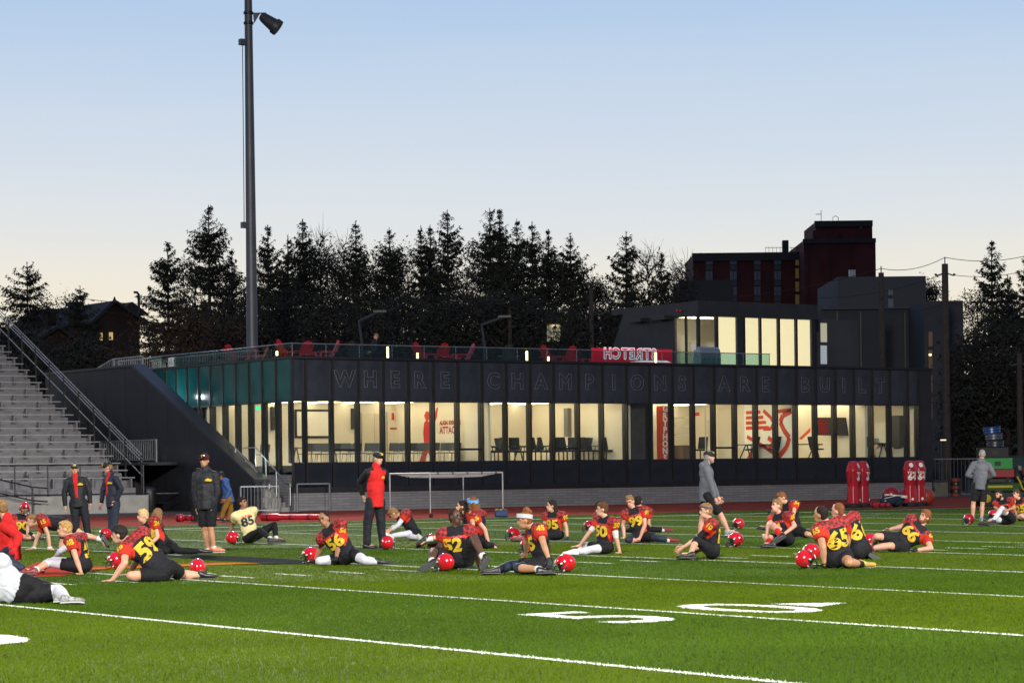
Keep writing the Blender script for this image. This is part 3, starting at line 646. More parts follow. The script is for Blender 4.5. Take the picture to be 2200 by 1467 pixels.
# slatted lounge chairs
M_LOUNGE = mat('red_lounge_plastic', (0.42, 0.012, 0.02), 0.45)
M_LOUNGEK = mat('dark_lounge_plastic', (0.03, 0.03, 0.035), 0.45)
def lounge(label, loc, rz, m, first={}):
    key = m.name
    if key not in first:
        t = thing('lounge_chair', label, 'chair', (0, 0, 0), 'slatted lounge chairs on the roof terrace')
        for k in range(5):
            x = -0.22 + 0.11 * k; h = 1.02 - 0.06 * (k - 2) ** 2 * 0.6
            MB().bar((x, 0.18, 0.30), (x, 0.52, h), 0.10, 0.02).build('back_slat', m, t)
        for k in range(5): MB().bar((-0.26, -0.32 + 0.11 * k, 0.37 - 0.025 * k), (0.26, -0.32 + 0.11 * k, 0.37 - 0.025 * k), 0.10, 0.02).build('seat_slat', m, t)
        for s in (-1, 1):
            MB().box((s * 0.36 - 0.07, -0.42, 0.545), (s * 0.36 + 0.07, 0.36, 0.57)).build('armrest', m, t)
            MB().box((s * 0.31 - 0.015, -0.36, 0), (s * 0.31 + 0.015, -0.27, 0.544)).build('leg', m, t)
            MB().bar((s * 0.29, -0.3, 0.30), (s * 0.29, 0.62, 0.02), 0.02, 0.1).build('leg', m, t)
        t.location = loc; t.rotation_euler = (0, 0, rz); first[key] = t; return t
    return copy_tree(first[key], loc, rz, label)
def lx(px, Y): return atY(px, 760, Y).x
for px, Y, rz, lab in ((508, 86.5, 1.9, 'red slatted lounge chair nearest the stair railing on the terrace'), (530, 87.5, 3.3, 'red slatted lounge chair seen from behind in front of the mast'), (549, 86.0, 4.3, 'red slatted lounge chair on the right of the mast group'),
        (622, 82.2, 1.6, 'red lounge chair at the left of the corner group, turned right'), (648, 83.2, 3.14, 'red lounge chair with its back to the field above the corner'), (676, 84.6, 0.2, 'red lounge chair on the far side of the corner group'), (700, 82.0, 4.5, 'red lounge chair at the right of the corner group, turned left'),
        (914, 82.2, 1.7, 'red lounge chair at the left of the middle terrace group'), (941, 82.6, 3.14, 'bright red lounge chair with its back to the field in the middle group'), (966, 84.2, 0.1, 'red lounge chair on the far side of the middle group'), (992, 82.0, 4.5, 'red lounge chair at the right of the middle group, turned left'),
        (1187, 82.0, 1.7, 'red lounge chair just left of the reflection panel group'), (1216, 82.4, 3.14, 'red lounge chair with its back to the field left of the reflection panel'), (1246, 83.6, 0.4, 'red lounge chair half hidden by the reflection panel')):
    lounge(lab, (lx(px, Y), Y, ZD + 0.002), rz, M_LOUNGE)
for px, Y, rz, lab in ((772, 82.5, 2.0, 'dark lounge chair left of the seated person on the terrace'), (1092, 82.6, 2.6, 'dark lounge chair between the middle group and the tall lamp')):
    lounge(lab, (lx(px, Y), Y, ZD + 0.002), rz, M_LOUNGEK)
def side_table(label, loc, m):
    t = thing('side_table', label, 'table', loc, 'low tables of the terrace groups')
    MB().lathe((loc[0], loc[1], loc[2] + 0.44), [(0.30, 0), (0.32, 0.015), (0.32, 0.03), (0.30, 0.04)], 16).build('top', m, t)
    for k in range(4):
        a = k * math.pi / 2 + 0.7; MB().bar((loc[0] + .2 * math.cos(a), loc[1] + .2 * math.sin(a), loc[2] + 0.002), (loc[0] + .16 * math.cos(a), loc[1] + .16 * math.sin(a), loc[2] + 0.44), 0.03).build('leg', m, t)
side_table('low red table among the corner lounge chairs', (lx(662, 82.6), 82.6, ZD), M_LOUNGE)
side_table('low red table among the middle lounge chairs', (lx(955, 82.4), 82.4, ZD), M_LOUNGE)
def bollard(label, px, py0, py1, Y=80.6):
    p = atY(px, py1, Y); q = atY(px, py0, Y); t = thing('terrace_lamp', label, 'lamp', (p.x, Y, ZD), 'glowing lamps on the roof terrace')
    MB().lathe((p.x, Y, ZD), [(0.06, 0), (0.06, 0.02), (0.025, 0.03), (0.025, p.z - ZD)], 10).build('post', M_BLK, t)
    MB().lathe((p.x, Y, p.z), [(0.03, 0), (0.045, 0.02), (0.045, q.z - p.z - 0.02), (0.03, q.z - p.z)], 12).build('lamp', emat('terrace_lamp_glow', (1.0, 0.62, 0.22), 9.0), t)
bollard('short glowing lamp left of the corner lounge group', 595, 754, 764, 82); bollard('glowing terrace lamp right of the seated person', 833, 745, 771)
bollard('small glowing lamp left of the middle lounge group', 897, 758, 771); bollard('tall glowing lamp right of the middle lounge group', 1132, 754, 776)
bollard('small glowing lamp beside the right-hand lounge group', 1178, 766, 777); bollard('glowing lamp in front of the red reflection panel', 1409, 757, 779, 80.1)
# glowing panel added to imitate a reversed scoreboard reflection in the terrace glass
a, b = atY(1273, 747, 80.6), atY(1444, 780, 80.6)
refl_panel = thing('reflection_panel', 'red glowing panel imitating a scoreboard reflection with reversed white lettering behind the terrace glass', 'reflection panel', (a.x, 80.6, ZD))
MB().box((a.x, 80.6, b.z), (b.x, 80.68, a.z)).build('panel', mat('reflection_red', (0.2, 0.0, 0.01), 0.3, emit=(0.50, 0.0, 0.012), estr=0.75), refl_panel)
for x in (a.x + 0.2, b.x - 0.2): MB().box((x - 0.03, 80.69, ZD), (x + 0.03, 80.74, a.z - 0.05)).build('leg', M_BLK, refl_panel)
me = text_mesh('STRETCH', 0.62, outline=0.018, spacing=1.25, offset=0.02); me.materials.append(emat('reflection_white', (0.95, 0.80, 0.90), 1.0))
mid = (a + b) / 2; xform(me, face_matrix((mid.x - 0.15, 80.575, mid.z + 0.05), (-1, 0, 0), (0, 0, 1)) @ Matrix.Diagonal((0.9, 1, 1, 1))); link('lettering', me, refl_panel)
MB().prism([(a.x + 1.9, 80.585, b.z + 0.02), (b.x - 0.05, 80.585, b.z + 0.02), (b.x - 0.3, 80.585, b.z + 0.10), (a.x + 2.6, 80.585, b.z + 0.08)], (0, 0.008, 0)).build('reflection_streak', MATS['reflection_white'], refl_panel)
# barbecue
p = atY(1523, 783, 80.9); bq = thing('barbecue', 'large grey steel roll-top barbecue behind the terrace glass', 'barbecue', (p.x, 81, ZD))
MB().box((p.x - 0.55, 80.75, ZD + 0.12), (p.x + 0.55, 81.3, ZD + 0.62)).build('cabinet', mat('brushed_steel', (0.30, 0.32, 0.35), 0.35, 0.8, var=0.1), bq, bevel=0.01)
hood = [(80.76, 0.63), (80.76, 0.78), (80.84, 0.96), (80.98, 1.05), (81.12, 1.05), (81.24, 0.92), (81.28, 0.63)]
MB().prism([(p.x - 0.55, y, ZD + z) for y, z in hood], (1.1, 0, 0)).build('hood', MATS['brushed_steel'], bq)
MB().tube([(p.x - 0.4, 80.72, ZD + 0.8), (p.x + 0.4, 80.72, ZD + 0.8)], 0.015, 6).build('handle', M_SHINE, bq)
for k in range(4): MB().lathe((p.x - 0.36 + 0.24 * k, 80.735, ZD + 0.52), [(0.03, 0), (0.025, 0.03)], 8, (0, 1, 0)).build('knob', M_BLK, bq)
for s in (-1, 1): MB().lathe((p.x + s * 0.45, 81.0, ZD + 0.06), [(0.06, -0.02), (0.06, 0.02)], 10, (1, 0, 0)).build('wheel', M_BLK, bq)

# upper lounge on the roof
up = thing('rooftop_lounge', 'dark clad room on the roof with tall glowing cream windows', 'building', (68.1, 84.0, ZD))
YU, UX0, UX1, UZ = 84.0, 68.1, 75.15, 8.9
M_BLIND = mat('lit_blind', (0.7, 0.62, 0.45), 0.9, emit=(1.0, 0.80, 0.47), estr=0.86, var=0.03)
def U(mb, name, m): return mb.build(name, m, up)
U(MB().box((UX0, YU, 8.22), (UX1, YU + 0.2, UZ)), 'fascia', M_CLAD)
U(MB().box((UX0, YU + 0.202, 8.6), (UX1, 90.4, UZ - 0.02)), 'roof', M_CLAD)
U(MB().box((UX0 + 0.02, YU + 0.05, ZD), (UX1 - 0.02, YU + 0.16, 5.95)), 'plinth', M_CLAD)
U(MB().prism([(UX0, 85.8, ZD), (UX0, 85.8, 8.18), (UX0, 85.8, 8.599), (UX0, 89.5, 8.599), (UX0, 91.2, ZD)], (0.2, 0, 0)), 'sloping_side_wall', M_CLAD)
U(MB().box((UX0, YU + 0.203, 8.22), (UX0 + 0.18, 85.79, 8.599)), 'side_fascia', M_CLAD)
U(MB().box((UX1 - 0.2, YU + 0.203, ZD), (UX1, 90.4, 8.599)), 'end_wall', M_CLAD)
U(MB().box((UX0 + 0.3, 88.2, ZD), (UX1 - 0.25, 88.3, 8.58)), 'inner_wall', M_CREAM)
for x0, x1 in ((1603, 1632.5), (1638, 1670), (1678, 1708.5), (1715.5, 1743)):
    A, B = lx(x0, YU + .1), lx(x1, YU + .1); U(MB().box((A, YU + 0.12, 5.96), (B, YU + 0.13, 8.2)), 'lit_blind', M_BLIND); U(MB().box((A - .02, YU + 0.05, 5.96), (B + .02, YU + 0.058, 8.21)), 'window_pane', M_GLASS)
A, B = lx(1545, YU + .1), lx(1583, YU + .1); U(MB().box((A, YU + 0.12, 5.96), (B, YU + 0.13, 8.2)), 'lit_blind', M_BLIND)
U(MB().box((UX0 + .05, YU + 0.05, 5.96), (B, YU + 0.058, 8.21)), 'window_pane', M_GLASS)
U(MB().box((UX0 + .02, YU + 0.1, 5.96), (UX0 + 0.03, 85.7, 8.21)), 'side_pane', M_GLASS)
for x in (1503, 1542, 1586, 1600, 1635, 1674, 1712, 1746):
    X = lx(x, YU); U(MB().box((X - 0.05, YU - 0.01, 5.952), (X + 0.05, YU + 0.16, 8.218)), 'mullion', M_FRAME)
U(MB().box((lx(1586, YU), YU + 0.02, 5.955), (lx(1600, YU), YU + 0.15, 8.216)), 'pier', M_CLAD)
for y in (84.9, 85.72): U(MB().box((UX0 - 0.01, y, 5.6), (UX0 + 0.1, y + 0.08, 8.218)), 'mullion', M_FRAME)
U(MB().box((UX0 + 0.35, 87.2, ZD), (UX0 + 1.1, 87.25, 7.4)), 'door_leaf', mat('grey_door', (0.25, 0.25, 0.25), 0.5))
for y in (85.0, 86.6): U(MB().box((UX0 + 0.5, y, 8.3), (UX0 + 3.0, y + 0.08, 8.36)), 'light_strip', M_TUBE)
for px, py in ((1380, 688), (1431, 683)):
    q = atX(px, py, UX0); U(MB().box((UX0 - 0.45, q.y - 0.45, q.z - 0.1), (UX0 - 0.002, q.y + 0.45, q.z + 0.08)), 'wall_lamp', M_BLK)
for px in (1457, 1464):
    q = atX(px, 668, UX0); U(MB().ball((UX0 - 0.06, q.y, q.z), 0.06, 8, 6), 'red_beacon', mat('beacon_red', (0.5, 0.02, 0.02), 0.3))
pw = atY(1769, 700, 86); 
wn_t = thing('stair_tower', 'dark concrete stair tower with a narrow lit window right of the rooftop lounge', 'building', (75.4, 86, 0))
MB().box((75.3, 86, 0), (79.5, 93, 8.4)).build('wall', mat('dark_concrete', (0.030, 0.033, 0.042), 0.8, var=0.15, vscale=0.6), wn_t)
a, b = atY(1763, 694, 85.98), atY(1776, 735, 85.98); MB().box((a.x, 85.95, b.z), (b.x, 85.99, a.z)).build('lit_window', emat('dim_window', (0.75, 0.72, 0.52), 0.55), wn_t)
a, b = atY(1763, 742, 85.98), atY(1776, 782, 85.98); MB().box((a.x, 85.95, b.z), (b.x, 85.99, a.z)).build('lit_window', emat('pale_window', (0.70, 0.78, 0.85), 0.45), wn_t)

# ================================================================== floodlight mast
MXY = (51.1, 94.0)
ms = thing('floodlight_mast', 'tall grey steel floodlight mast rising behind the roof terrace', 'mast', (MXY[0], MXY[1], 0))
M_MAST = mat('mast_steel', (0.09, 0.095, 0.115), 0.5, 0.3, var=0.1, vscale=1)
MB().tube([(*MXY, 0), (*MXY, 7), (*MXY, 22), (*MXY, 31)], [0.28, 0.255, 0.17, 0.13], 20).build('pole', M_MAST, ms, smooth=True)
def mz(py): return atY(530, py, 94).z
for py in (28, 50): MB().lathe((*MXY, mz(py)), [(0.2, -0.06), (0.22, -0.04), (0.22, 0.04), (0.2, 0.06)], 16).build('clamp', M_BLK, ms)
c0 = Vector((*MXY, mz(29)))
MB().bar(c0 + RT * 0.2, c0 + RT * 0.78, 0.05).build('lamp_arm', M_BLK, ms)
MB().prism([c0 + RT * 0.2 - UP * 0.02, c0 + RT * 0.5 - UP * 0.02, c0 + RT * 0.24 - UP * 0.45], FW * 0.03).build('gusset', M_BLK, ms)
ax = (RT * 0.8 - UP * 0.6); c1 = c0 + RT * 0.62 - UP * 0.16
hd = MB().lathe(c1, [(0.05, -0.12), (0.16, -0.08), (0.22, 0.05), (0.30, 0.62), (0.36, 0.64), (0.36, 0.86)], 18, ax).build('lamp_head', mat('lamp_housing', (0.05, 0.055, 0.065), 0.5, 0.3), ms, smooth=True)
MB().lathe(c1 + ax * 0.80, [(0.33, 0), (0.33, 0.03)], 18, ax).build('lens', mat('lamp_lens', (0.05, 0.05, 0.05), 0.1), hd)
for py in (92, 484):
    z = mz(py); MB().box((MXY[0] - 0.45, MXY[1] - 0.12, z - 0.13), (MXY[0] - 0.18, MXY[1] + 0.12, z + 0.13)).build('junction_box', M_MAST, ms)
MB().tube([(MXY[0] - 0.31, MXY[1], mz(98)), (MXY[0] - 0.33, MXY[1], mz(478))], 0.018, 6).build('conduit', M_BLK, ms)

# ================================================================== buildings beyond
M_BRICK = mat('dusky_brick', (0.088, 0.021, 0.021), 0.9, var=0.2, vscale=0.4, bump=0.1, bscale=4)
M_GCON = mat('grey_concrete', (0.038, 0.043, 0.060), 0.85, var=0.12, vscale=0.15, bump=0.05, bscale=2)
M_GCON2 = mat('dark_grey_concrete', (0.024, 0.028, 0.040), 0.85, var=0.12, vscale=0.15)
M_WINB = mat('blue_grey_window', (0.09, 0.115, 0.16), 0.25); M_WIND = mat('window_spandrel', (0.035, 0.045, 0.065), 0.4)
def far_d(Y): return (atY(1800, 700, Y) - CAMP).dot(FW)      # distance of a frontage seen square on
def far_box(par, name, x0, x1, ytop, Y, depth, m, z0=0):
    d = far_d(Y); a, b = atD(x0, ytop, d), atD(x1, ytop, d); z = (a.z + b.z) / 2; r = Vector((b.x - a.x, b.y - a.y, 0))
    c = Vector(((a.x + b.x) / 2, (a.y + b.y) / 2, (z + z0) / 2)) + FW * depth / 2
    return MB().obox(c, r / 2, FW * depth / 2, UP * (z - z0) / 2).build(name, m, par)
def far_win(par, x0, x1, y0, y1, Y, m, name='window'):
    d = far_d(Y) - 0.06; a, b = atD(x0, y0, d), atD(x1, y1, d); r = Vector((b.x - a.x, b.y - a.y, 0))
    o = MB().obox((a + b) / 2, r / 2, FW * 0.055, UP * (a.z - b.z) / 2).build(name, m, par)
    if name == 'window':
        s = MB().obox(Vector(((a.x + b.x) / 2, (a.y + b.y) / 2, b.z - 0.04)) - FW * 0.07, r * 0.54, FW * 0.06, UP * 0.04).build('sill', M_GCON, o); f_ = MB().obox((a + b) / 2 - FW * 0.065, r * 0.03, FW * 0.012, UP * (a.z - b.z) / 2.02).build('frame', M_CLAD, o)
    return o
rs = thing('residence_tower', 'dark red brick residence block with window strips and a stepped stair tower', 'building', (190, 230, 0))
far_box(rs, 'wall', 1489, 1727, 545, 230, 14, M_BRICK); far_box(rs, 'stair_tower', 1727, 1881, 515, 226, 16, M_BRICK)
far_box(rs, 'penthouse', 1752, 1874, 476, 228, 12, M_BRICK); far_box(rs, 'penthouse', 1746, 1800, 495, 227, 6, M_BRICK)
far_box(rs, 'parapet', 1487, 1728, 542.5, 229.8, 0.4, M_CLAD, z0=27.6); far_box(rs, 'parapet', 1725, 1882, 512.5, 225.8, 0.4, M_CLAD, z0=29.2); far_box(rs, 'parapet', 1750, 1875, 474, 227.8, 0.4, M_CLAD, z0=31.5)
for x0, x1 in ((1516, 1531), (1568, 1583), (1620, 1634), (1663, 1678)):
    for k in range(4):
        y = 549 + k * 33.5; w = far_win(rs, x0, x1, y, y + 19, 230, M_WINB); far_win(rs, x0, x1, y + 20, y + 31, 230, M_WIND, 'spandrel')
for k in range(4): far_win(rs, 1709, 1724, 549 + k * 28, 570 + k * 28, 230, mat('dusk_lit_window', (0.06, 0.05, 0.03), 0.4, emit=(0.8, 0.55, 0.15), estr=0.05))
dR = far_d(230)
q = atD(1687, 517, dR + 2); MB().obox(q - UP * 1.2, RT * 0.36, FW * 0.6, UP * 1.2).build('roof_vent', M_GCON, rs)
for x in (1645, 1652, 1660, 1668, 1676, 1700, 1712, 1724): q = atD(x, 532, dR + 1); MB().tube([q - UP * 0.9, q], 0.03, 4).build('roof_rail_post', M_CLAD, rs)
MB().tube([atD(1644, 532, dR + 1), atD(1680, 532, dR + 1)], 0.035, 4).build('roof_rail', M_CLAD, rs); MB().tube([atD(1696, 532, dR + 1), atD(1726, 533, dR + 1)], 0.035, 4).build('roof_rail', M_CLAD, rs)
q = atD(1764, 452, dR - 1); MB().tube([q - UP * 3, q], 0.05, 4).build('antenna', M_CLAD, rs); MB().tube([q - UP * 0.5 - RT * 0.7, q - UP * 0.5], 0.04, 4).build('antenna_arm', M_CLAD, rs)
q = atD(1795, 464, dR - 1); MB().tube([q - RT * .35 - UP * 1.4, q - RT * .35 - UP * .2, q, q + RT * .35 - UP * .2, q + RT * .35 - UP * 1.4], 0.04, 4).build('ladder_hoop', M_CLAD, rs)
for k in range(3): far_win(rs, 1738 + k * 46, 1738.6 + k * 46, 520, 655, 226, M_CLAD, 'panel_joint')
far_win(rs, 1848, 1852, 486, 492, 228, M_WINB, 'vent_grille')
gb = thing('concrete_block', 'plain grey concrete hall with small pale windows right of the brick tower', 'building', (101, 112, 0))
far_box(gb, 'wall', 1800, 1989, 594, 112, 10, M_GCON)
far_win(gb, 1908, 1918, 622, 634, 112, M_WINB); far_win(gb, 1908, 1919, 642, 666, 112, M_WINB); far_win(gb, 1953, 1981, 660, 670, 112, mat('pale_blue_glass', (0.2, 0.26, 0.34), 0.2)); far_win(gb, 1824, 1838, 580, 597, 112.9, MATS['pale_blue_glass'], 'roof_light')
gb2 = thing('concrete_hall', 'low dark concrete wing behind the right end of the clubhouse', 'building', (98, 106, 0))
far_box(gb2, 'wall', 1765, 1982, 664, 106, 5.5, M_GCON2); far_box(gb2, 'roof_edge', 1764, 1984, 660.5, 105.8, 0.5, M_GCON, z0=10.6)
for x in (1800, 1850, 1897, 1945): far_win(gb2, x, x + 0.7, 670, 1000, 106, M_BLK, 'panel_joint')
gb3 = thing('concrete_tower', 'dark concrete tower with a column of amber windows behind the utility poles', 'building', (104, 102, 0))
far_box(gb3, 'wall', 1985, 2069, 646, 102, 9, M_GCON2)
for y0, y1 in ((713, 744), (752, 792), (806, 842), (856, 900)): far_win(gb3, 1995, 2003, y0, y1, 102, mat('amber_window', (0.05, 0.03, 0.02), 0.3, emit=(0.9, 0.45, 0.1), estr=0.05))
far_win(gb3, 1996, 2001, 760, 764, 101.9, emat('amber_lamp', (1.0, 0.7, 0.3), 3.0), 'lamp')
lw_ = thing('low_block', 'low grey concrete building in front of the residence, left part in shadow', 'building', (88, 150, 0))
far_box(lw_, 'wall', 1460, 1574, 602, 150, 8, M_GCON2); far_box(lw_, 'lower_wing', 1300, 1470, 668, 148, 8, M_GCON2)
mid_b = thing('far_hall', 'dark low building with one dim yellow window behind the terrace', 'building', (80, 118, 0))
far_box(mid_b, 'wall', 1160, 1262, 690, 97, 4, mat('far_hall_wall', (0.012, 0.013, 0.016), 0.9)); far_win(mid_b, 1175, 1204, 696, 733, 97, mat('dim_yellow_window', (0.04, 0.04, 0.02), 0.3, emit=(0.55, 0.5, 0.16), estr=0.12)); far_win(mid_b, 1184, 1200, 698, 702, 96.9, emat('ceiling_glow', (1, 0.85, 0.4), 1.0), 'lamp')
# houses on the left
M_ROOF = mat('slate_roof', (0.025, 0.022, 0.026), 0.8, var=0.3, vscale=1.5); M_HB = mat('house_brick', (0.026, 0.012, 0.012), 0.9, var=0.2, vscale=1)
def gable_house(name, label, px0, pxr, px1, yr, ye, Y, depth, wins=(), chim=()):
    a, r, b = atY(px0, ye, Y), atY(pxr, yr, Y), atY(px1, ye, Y); t = thing(name, label, 'house', (a.x, Y, 0))
    MB().prism([(a.x, Y, 0), (b.x, Y, 0), (b.x, Y, b.z), (r.x, Y, r.z), (a.x, Y, a.z)], (0, depth, 0)).build('wall', M_HB, t)
    for s, e in ((r, a), (r, b)):
        d = Vector((e.x - s.x, 0, e.z - s.z)); L_ = d.length; d /= L_; n = Vector((-d.z, 0, d.x)); n = n if n.z > 0 else -n
        MB().prism([Vector((s.x, Y - 0.4, s.z)) + n * 0.02, Vector((s.x, Y - 0.4, s.z)) + d * (L_ + 0.5) + n * 0.02, Vector((s.x, Y - 0.4, s.z)) + d * (L_ + 0.5) + n * 0.22, Vector((s.x, Y - 0.4, s.z)) + n * 0.22], (0, depth + 0.8, 0)).build('roof', M_ROOF, t)
    for x0, x1, y0, y1 in wins:
        wa, wb = atY(x0, y0, Y), atY(x1, y1, Y); MB().box((wa.x, Y - 0.12, wb.z), (wb.x, Y - 0.01, wa.z)).build('window', mat('lit_house_window', (0.1, 0.08, 0.04), 0.3, emit=(1.0, 0.72, 0.3), estr=0.6), t)
    for x0, x1, y, dy in chim:
        p, q_ = atY(x0, y, Y + dy), atY(x1, y, Y + dy); c = MB().box((p.x, Y + dy, 4), (q_.x, Y + dy + 0.9, p.z)).build('chimney', M_HB, t)
        MB().box((p.x - .12, Y + dy - .12, p.z + .001), (q_.x + .12, Y + dy + 1.02, p.z + .25)).build('chimney_cap', M_GCON2, c)
    return t
h1 = gable_house('brick_house', 'dark brick house with steep gable and two small lit windows', 203, 243, 300, 652, 690, 150, 14, wins=((213.5, 219, 715, 731), (234, 236.5, 714, 730), (238.5, 241, 714, 730)))
q = atY(246, 640, 151); MB().lathe((q.x, 151, q.z - 0.9), [(0.35, 0), (0.22, 0.5), (0.02, 1.0)], 8).build('finial', M_HB, h1)
q = atY(285, 650, 152); MB().prism([(q.x - 1.3, 152, q.z - 0.8), (q.x, 152, q.z + 0.05), (q.x + 1.3, 152, q.z - 0.8)], (0, 3, 0)).build('dormer', M_ROOF, h1)
q = atY(298, 633, 151); MB().tube([(q.x, 151, q.z - 1.3), (q.x, 151, q.z), (q.x - 0.12, 151, q.z + 0.15), (q.x - 0.35, 151, q.z + 0.15)], 0.09, 6).build('vent_pipe', M_GCON, h1)
gable_house('brick_house', 'low dark house with pale-edged gable and two tall chimneys', 78, 121, 160, 707, 735, 140, 14, chim=((103, 121, 671, 6), (158, 173, 657, 9)))
# street lamp glow among the trees at the left
q = atD(118, 779, 130); lp = thing('street_lamp', 'small orange street lamp glowing among the dark trees on the left', 'street lamp', (q.x, q.y, 0))
MB().tube([(q.x, q.y, 0), (q.x, q.y, q.z)], 0.06, 6).build('pole', M_BLK, lp); MB().ball((q.x, q.y, q.z + 0.1), (0.2, 0.2, 0.1), 10, 6).build('lamp', emat('orange_lamp', (1.0, 0.5, 0.12), 6), lp)

# utility poles and wires
M_WOOD = mat('pole_wood', (0.035, 0.026, 0.026), 0.9, var=0.2, vscale=5)
def upole(label, px, py, d, r=0.16, arms=True):
    q = atD(px, py, d); t = thing('utility_pole', label, 'utility pole', (q.x, q.y, 0))
    MB().tube([(q.x, q.y, 0), (q.x, q.y, q.z)], [r * 1.25, r * 0.85], 10).build('pole', M_WOOD, t)
    MB().tube([(q.x, q.y, q.z), (q.x, q.y, q.z + 0.35)], 0.03, 5).build('pin', M_BLK, t)
    if arms:
        MB().bar(q - UP * 0.6 - RT * 0.45, q - UP * 0.45, 0.06).build('insulator_arm', M_BLK, t); MB().bar(q - UP * 0.6 + RT * 0.45, q - UP * 0.45, 0.06).build('insulator_arm', M_BLK, t)
        for s in (-1, 1): MB().ball(q - UP * 0.55 + RT * 0.47 * s, 0.07, 6, 4).build('insulator', M_CLAD, t)
    return q
upole('tall wooden utility pole in front of the concrete tower', 2030, 567, 124, 0.19); upole('utility pole in front of the grey concrete hall', 1893, 586, 126, 0.17, False)
upole('darker utility pole nearer the right edge', 2097, 705, 128, 0.16); upole('utility pole behind the middle of the terrace', 1270, 620, 128, 0.14, False); upole('slim pole behind the left terrace lamps', 1095, 660, 128, 0.12, False); upole('utility pole with metal brackets at the right edge', 2190, 760, 122, 0.15)
def bent_lamp(label, pts, d):
    P_ = [atD(*p, d) for p in pts]; t = thing('street_lamp', label, 'street lamp', (P_[0].x, P_[0].y, 0))
    MB().tube([(P_[0].x, P_[0].y, 0)] + P_, 0.07, 6).build('post', M_GCON2, t); MB().obox(P_[-1], RT * 0.3, FW * 0.12, UP * 0.05).build('lamp_head', M_CLAD, t)
bent_lamp('unlit street lamp with bent arm behind the left terrace group', [(778, 740), (771, 690), (816, 669)], 112)
bent_lamp('unlit street lamp with bent arm behind the middle terrace group', [(1041, 745), (1035, 698), (1084, 680)], 112)
def wire(label, pts, d, sag=0.25, r=0.012):
    P_ = []
    for (x0, y0), (x1, y1) in zip(pts[:-1], pts[1:]):
        a, b = atD(x0, y0, d), atD(x1, y1, d)
        for k in range(9): f = k / 8; P_.append(a.lerp(b, f) - UP * sag * 4 * f * (1 - f))
    tag(MB().tube(P_, r, 4).build('overhead_wire', M_BLK), label, 'wire', 'overhead wires behind the clubhouse')
wire('top overhead wire running from the tall pole down to the left across the tower', [(2230, 543), (2030, 553), (1893, 577), (1480, 646)], 124, 0.3, 0.016)
wire('overhead wire joining the pole brackets at the upper right', [(2230, 574), (2030, 588), (1760, 640)], 124, 0.3, 0.014)
wire('overhead wire crossing the grey hall to the right edge', [(2230, 628), (2030, 652), (1893, 668)], 124, 0.2)
wire('overhead wire sagging from the tall pole to the right-hand pole', [(2030, 700), (2097, 735), (2230, 790)], 124, 0.2)
wire('lowest overhead wire sagging at the right edge', [(2030, 780), (2097, 790), (2230, 850)], 124, 0.2)
wire('upper overhead wire in front of the spruces', [(180, 642), (700, 630), (1270, 638)], 128, 0.5, 0.014)
wire('middle overhead wire in front of the spruces', [(190, 664), (530, 664), (1095, 668), (1400, 655)], 128, 0.4, 0.014)
wire('lower overhead wire just above the terrace lamps', [(540, 705), (800, 724), (1095, 722), (1320, 710)], 128, 0.2)

# ================================================================== trees
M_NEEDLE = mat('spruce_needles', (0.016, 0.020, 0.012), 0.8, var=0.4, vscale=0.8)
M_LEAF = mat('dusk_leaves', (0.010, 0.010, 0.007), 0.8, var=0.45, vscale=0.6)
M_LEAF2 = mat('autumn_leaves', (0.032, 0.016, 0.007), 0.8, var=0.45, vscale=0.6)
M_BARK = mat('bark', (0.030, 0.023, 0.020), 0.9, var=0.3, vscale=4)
def tri_mesh(name, V, m):
    n = len(V); me = bpy.data.meshes.new(name); me.vertices.add(n * 3); me.loops.add(n * 3); me.polygons.add(n)
    me.vertices.foreach_set('co', np.ascontiguousarray(V, dtype=np.float32).reshape(-1)); me.loops.foreach_set('vertex_index', np.arange(n * 3, dtype=np.int32))
    me.polygons.foreach_set('loop_start', np.arange(0, n * 3, 3, dtype=np.int32)); me.polygons.foreach_set('loop_total', np.full(n, 3, dtype=np.int32))
    me.materials.append(m); me.update(); return me
def spray(c, d, size, rng, droop=0.0):
    """leaf-sized triangles at points c, pointing roughly along d"""
    n = len(c); d = d + rng.normal(0, 0.45, (n, 3)); d[:, 2] -= droop; d /= np.linalg.norm(d, axis=1)[:, None]
    s = np.cross(d, rng.normal(0, 1, (n, 3))); s /= np.linalg.norm(s, axis=1)[:, None]
    L_ = size * rng.uniform(0.6, 1.4, n)[:, None]; w = L_ * rng.uniform(0.14, 0.28, n)[:, None]
    return np.stack([c - s * w, c + s * w, c + d * L_], 1)
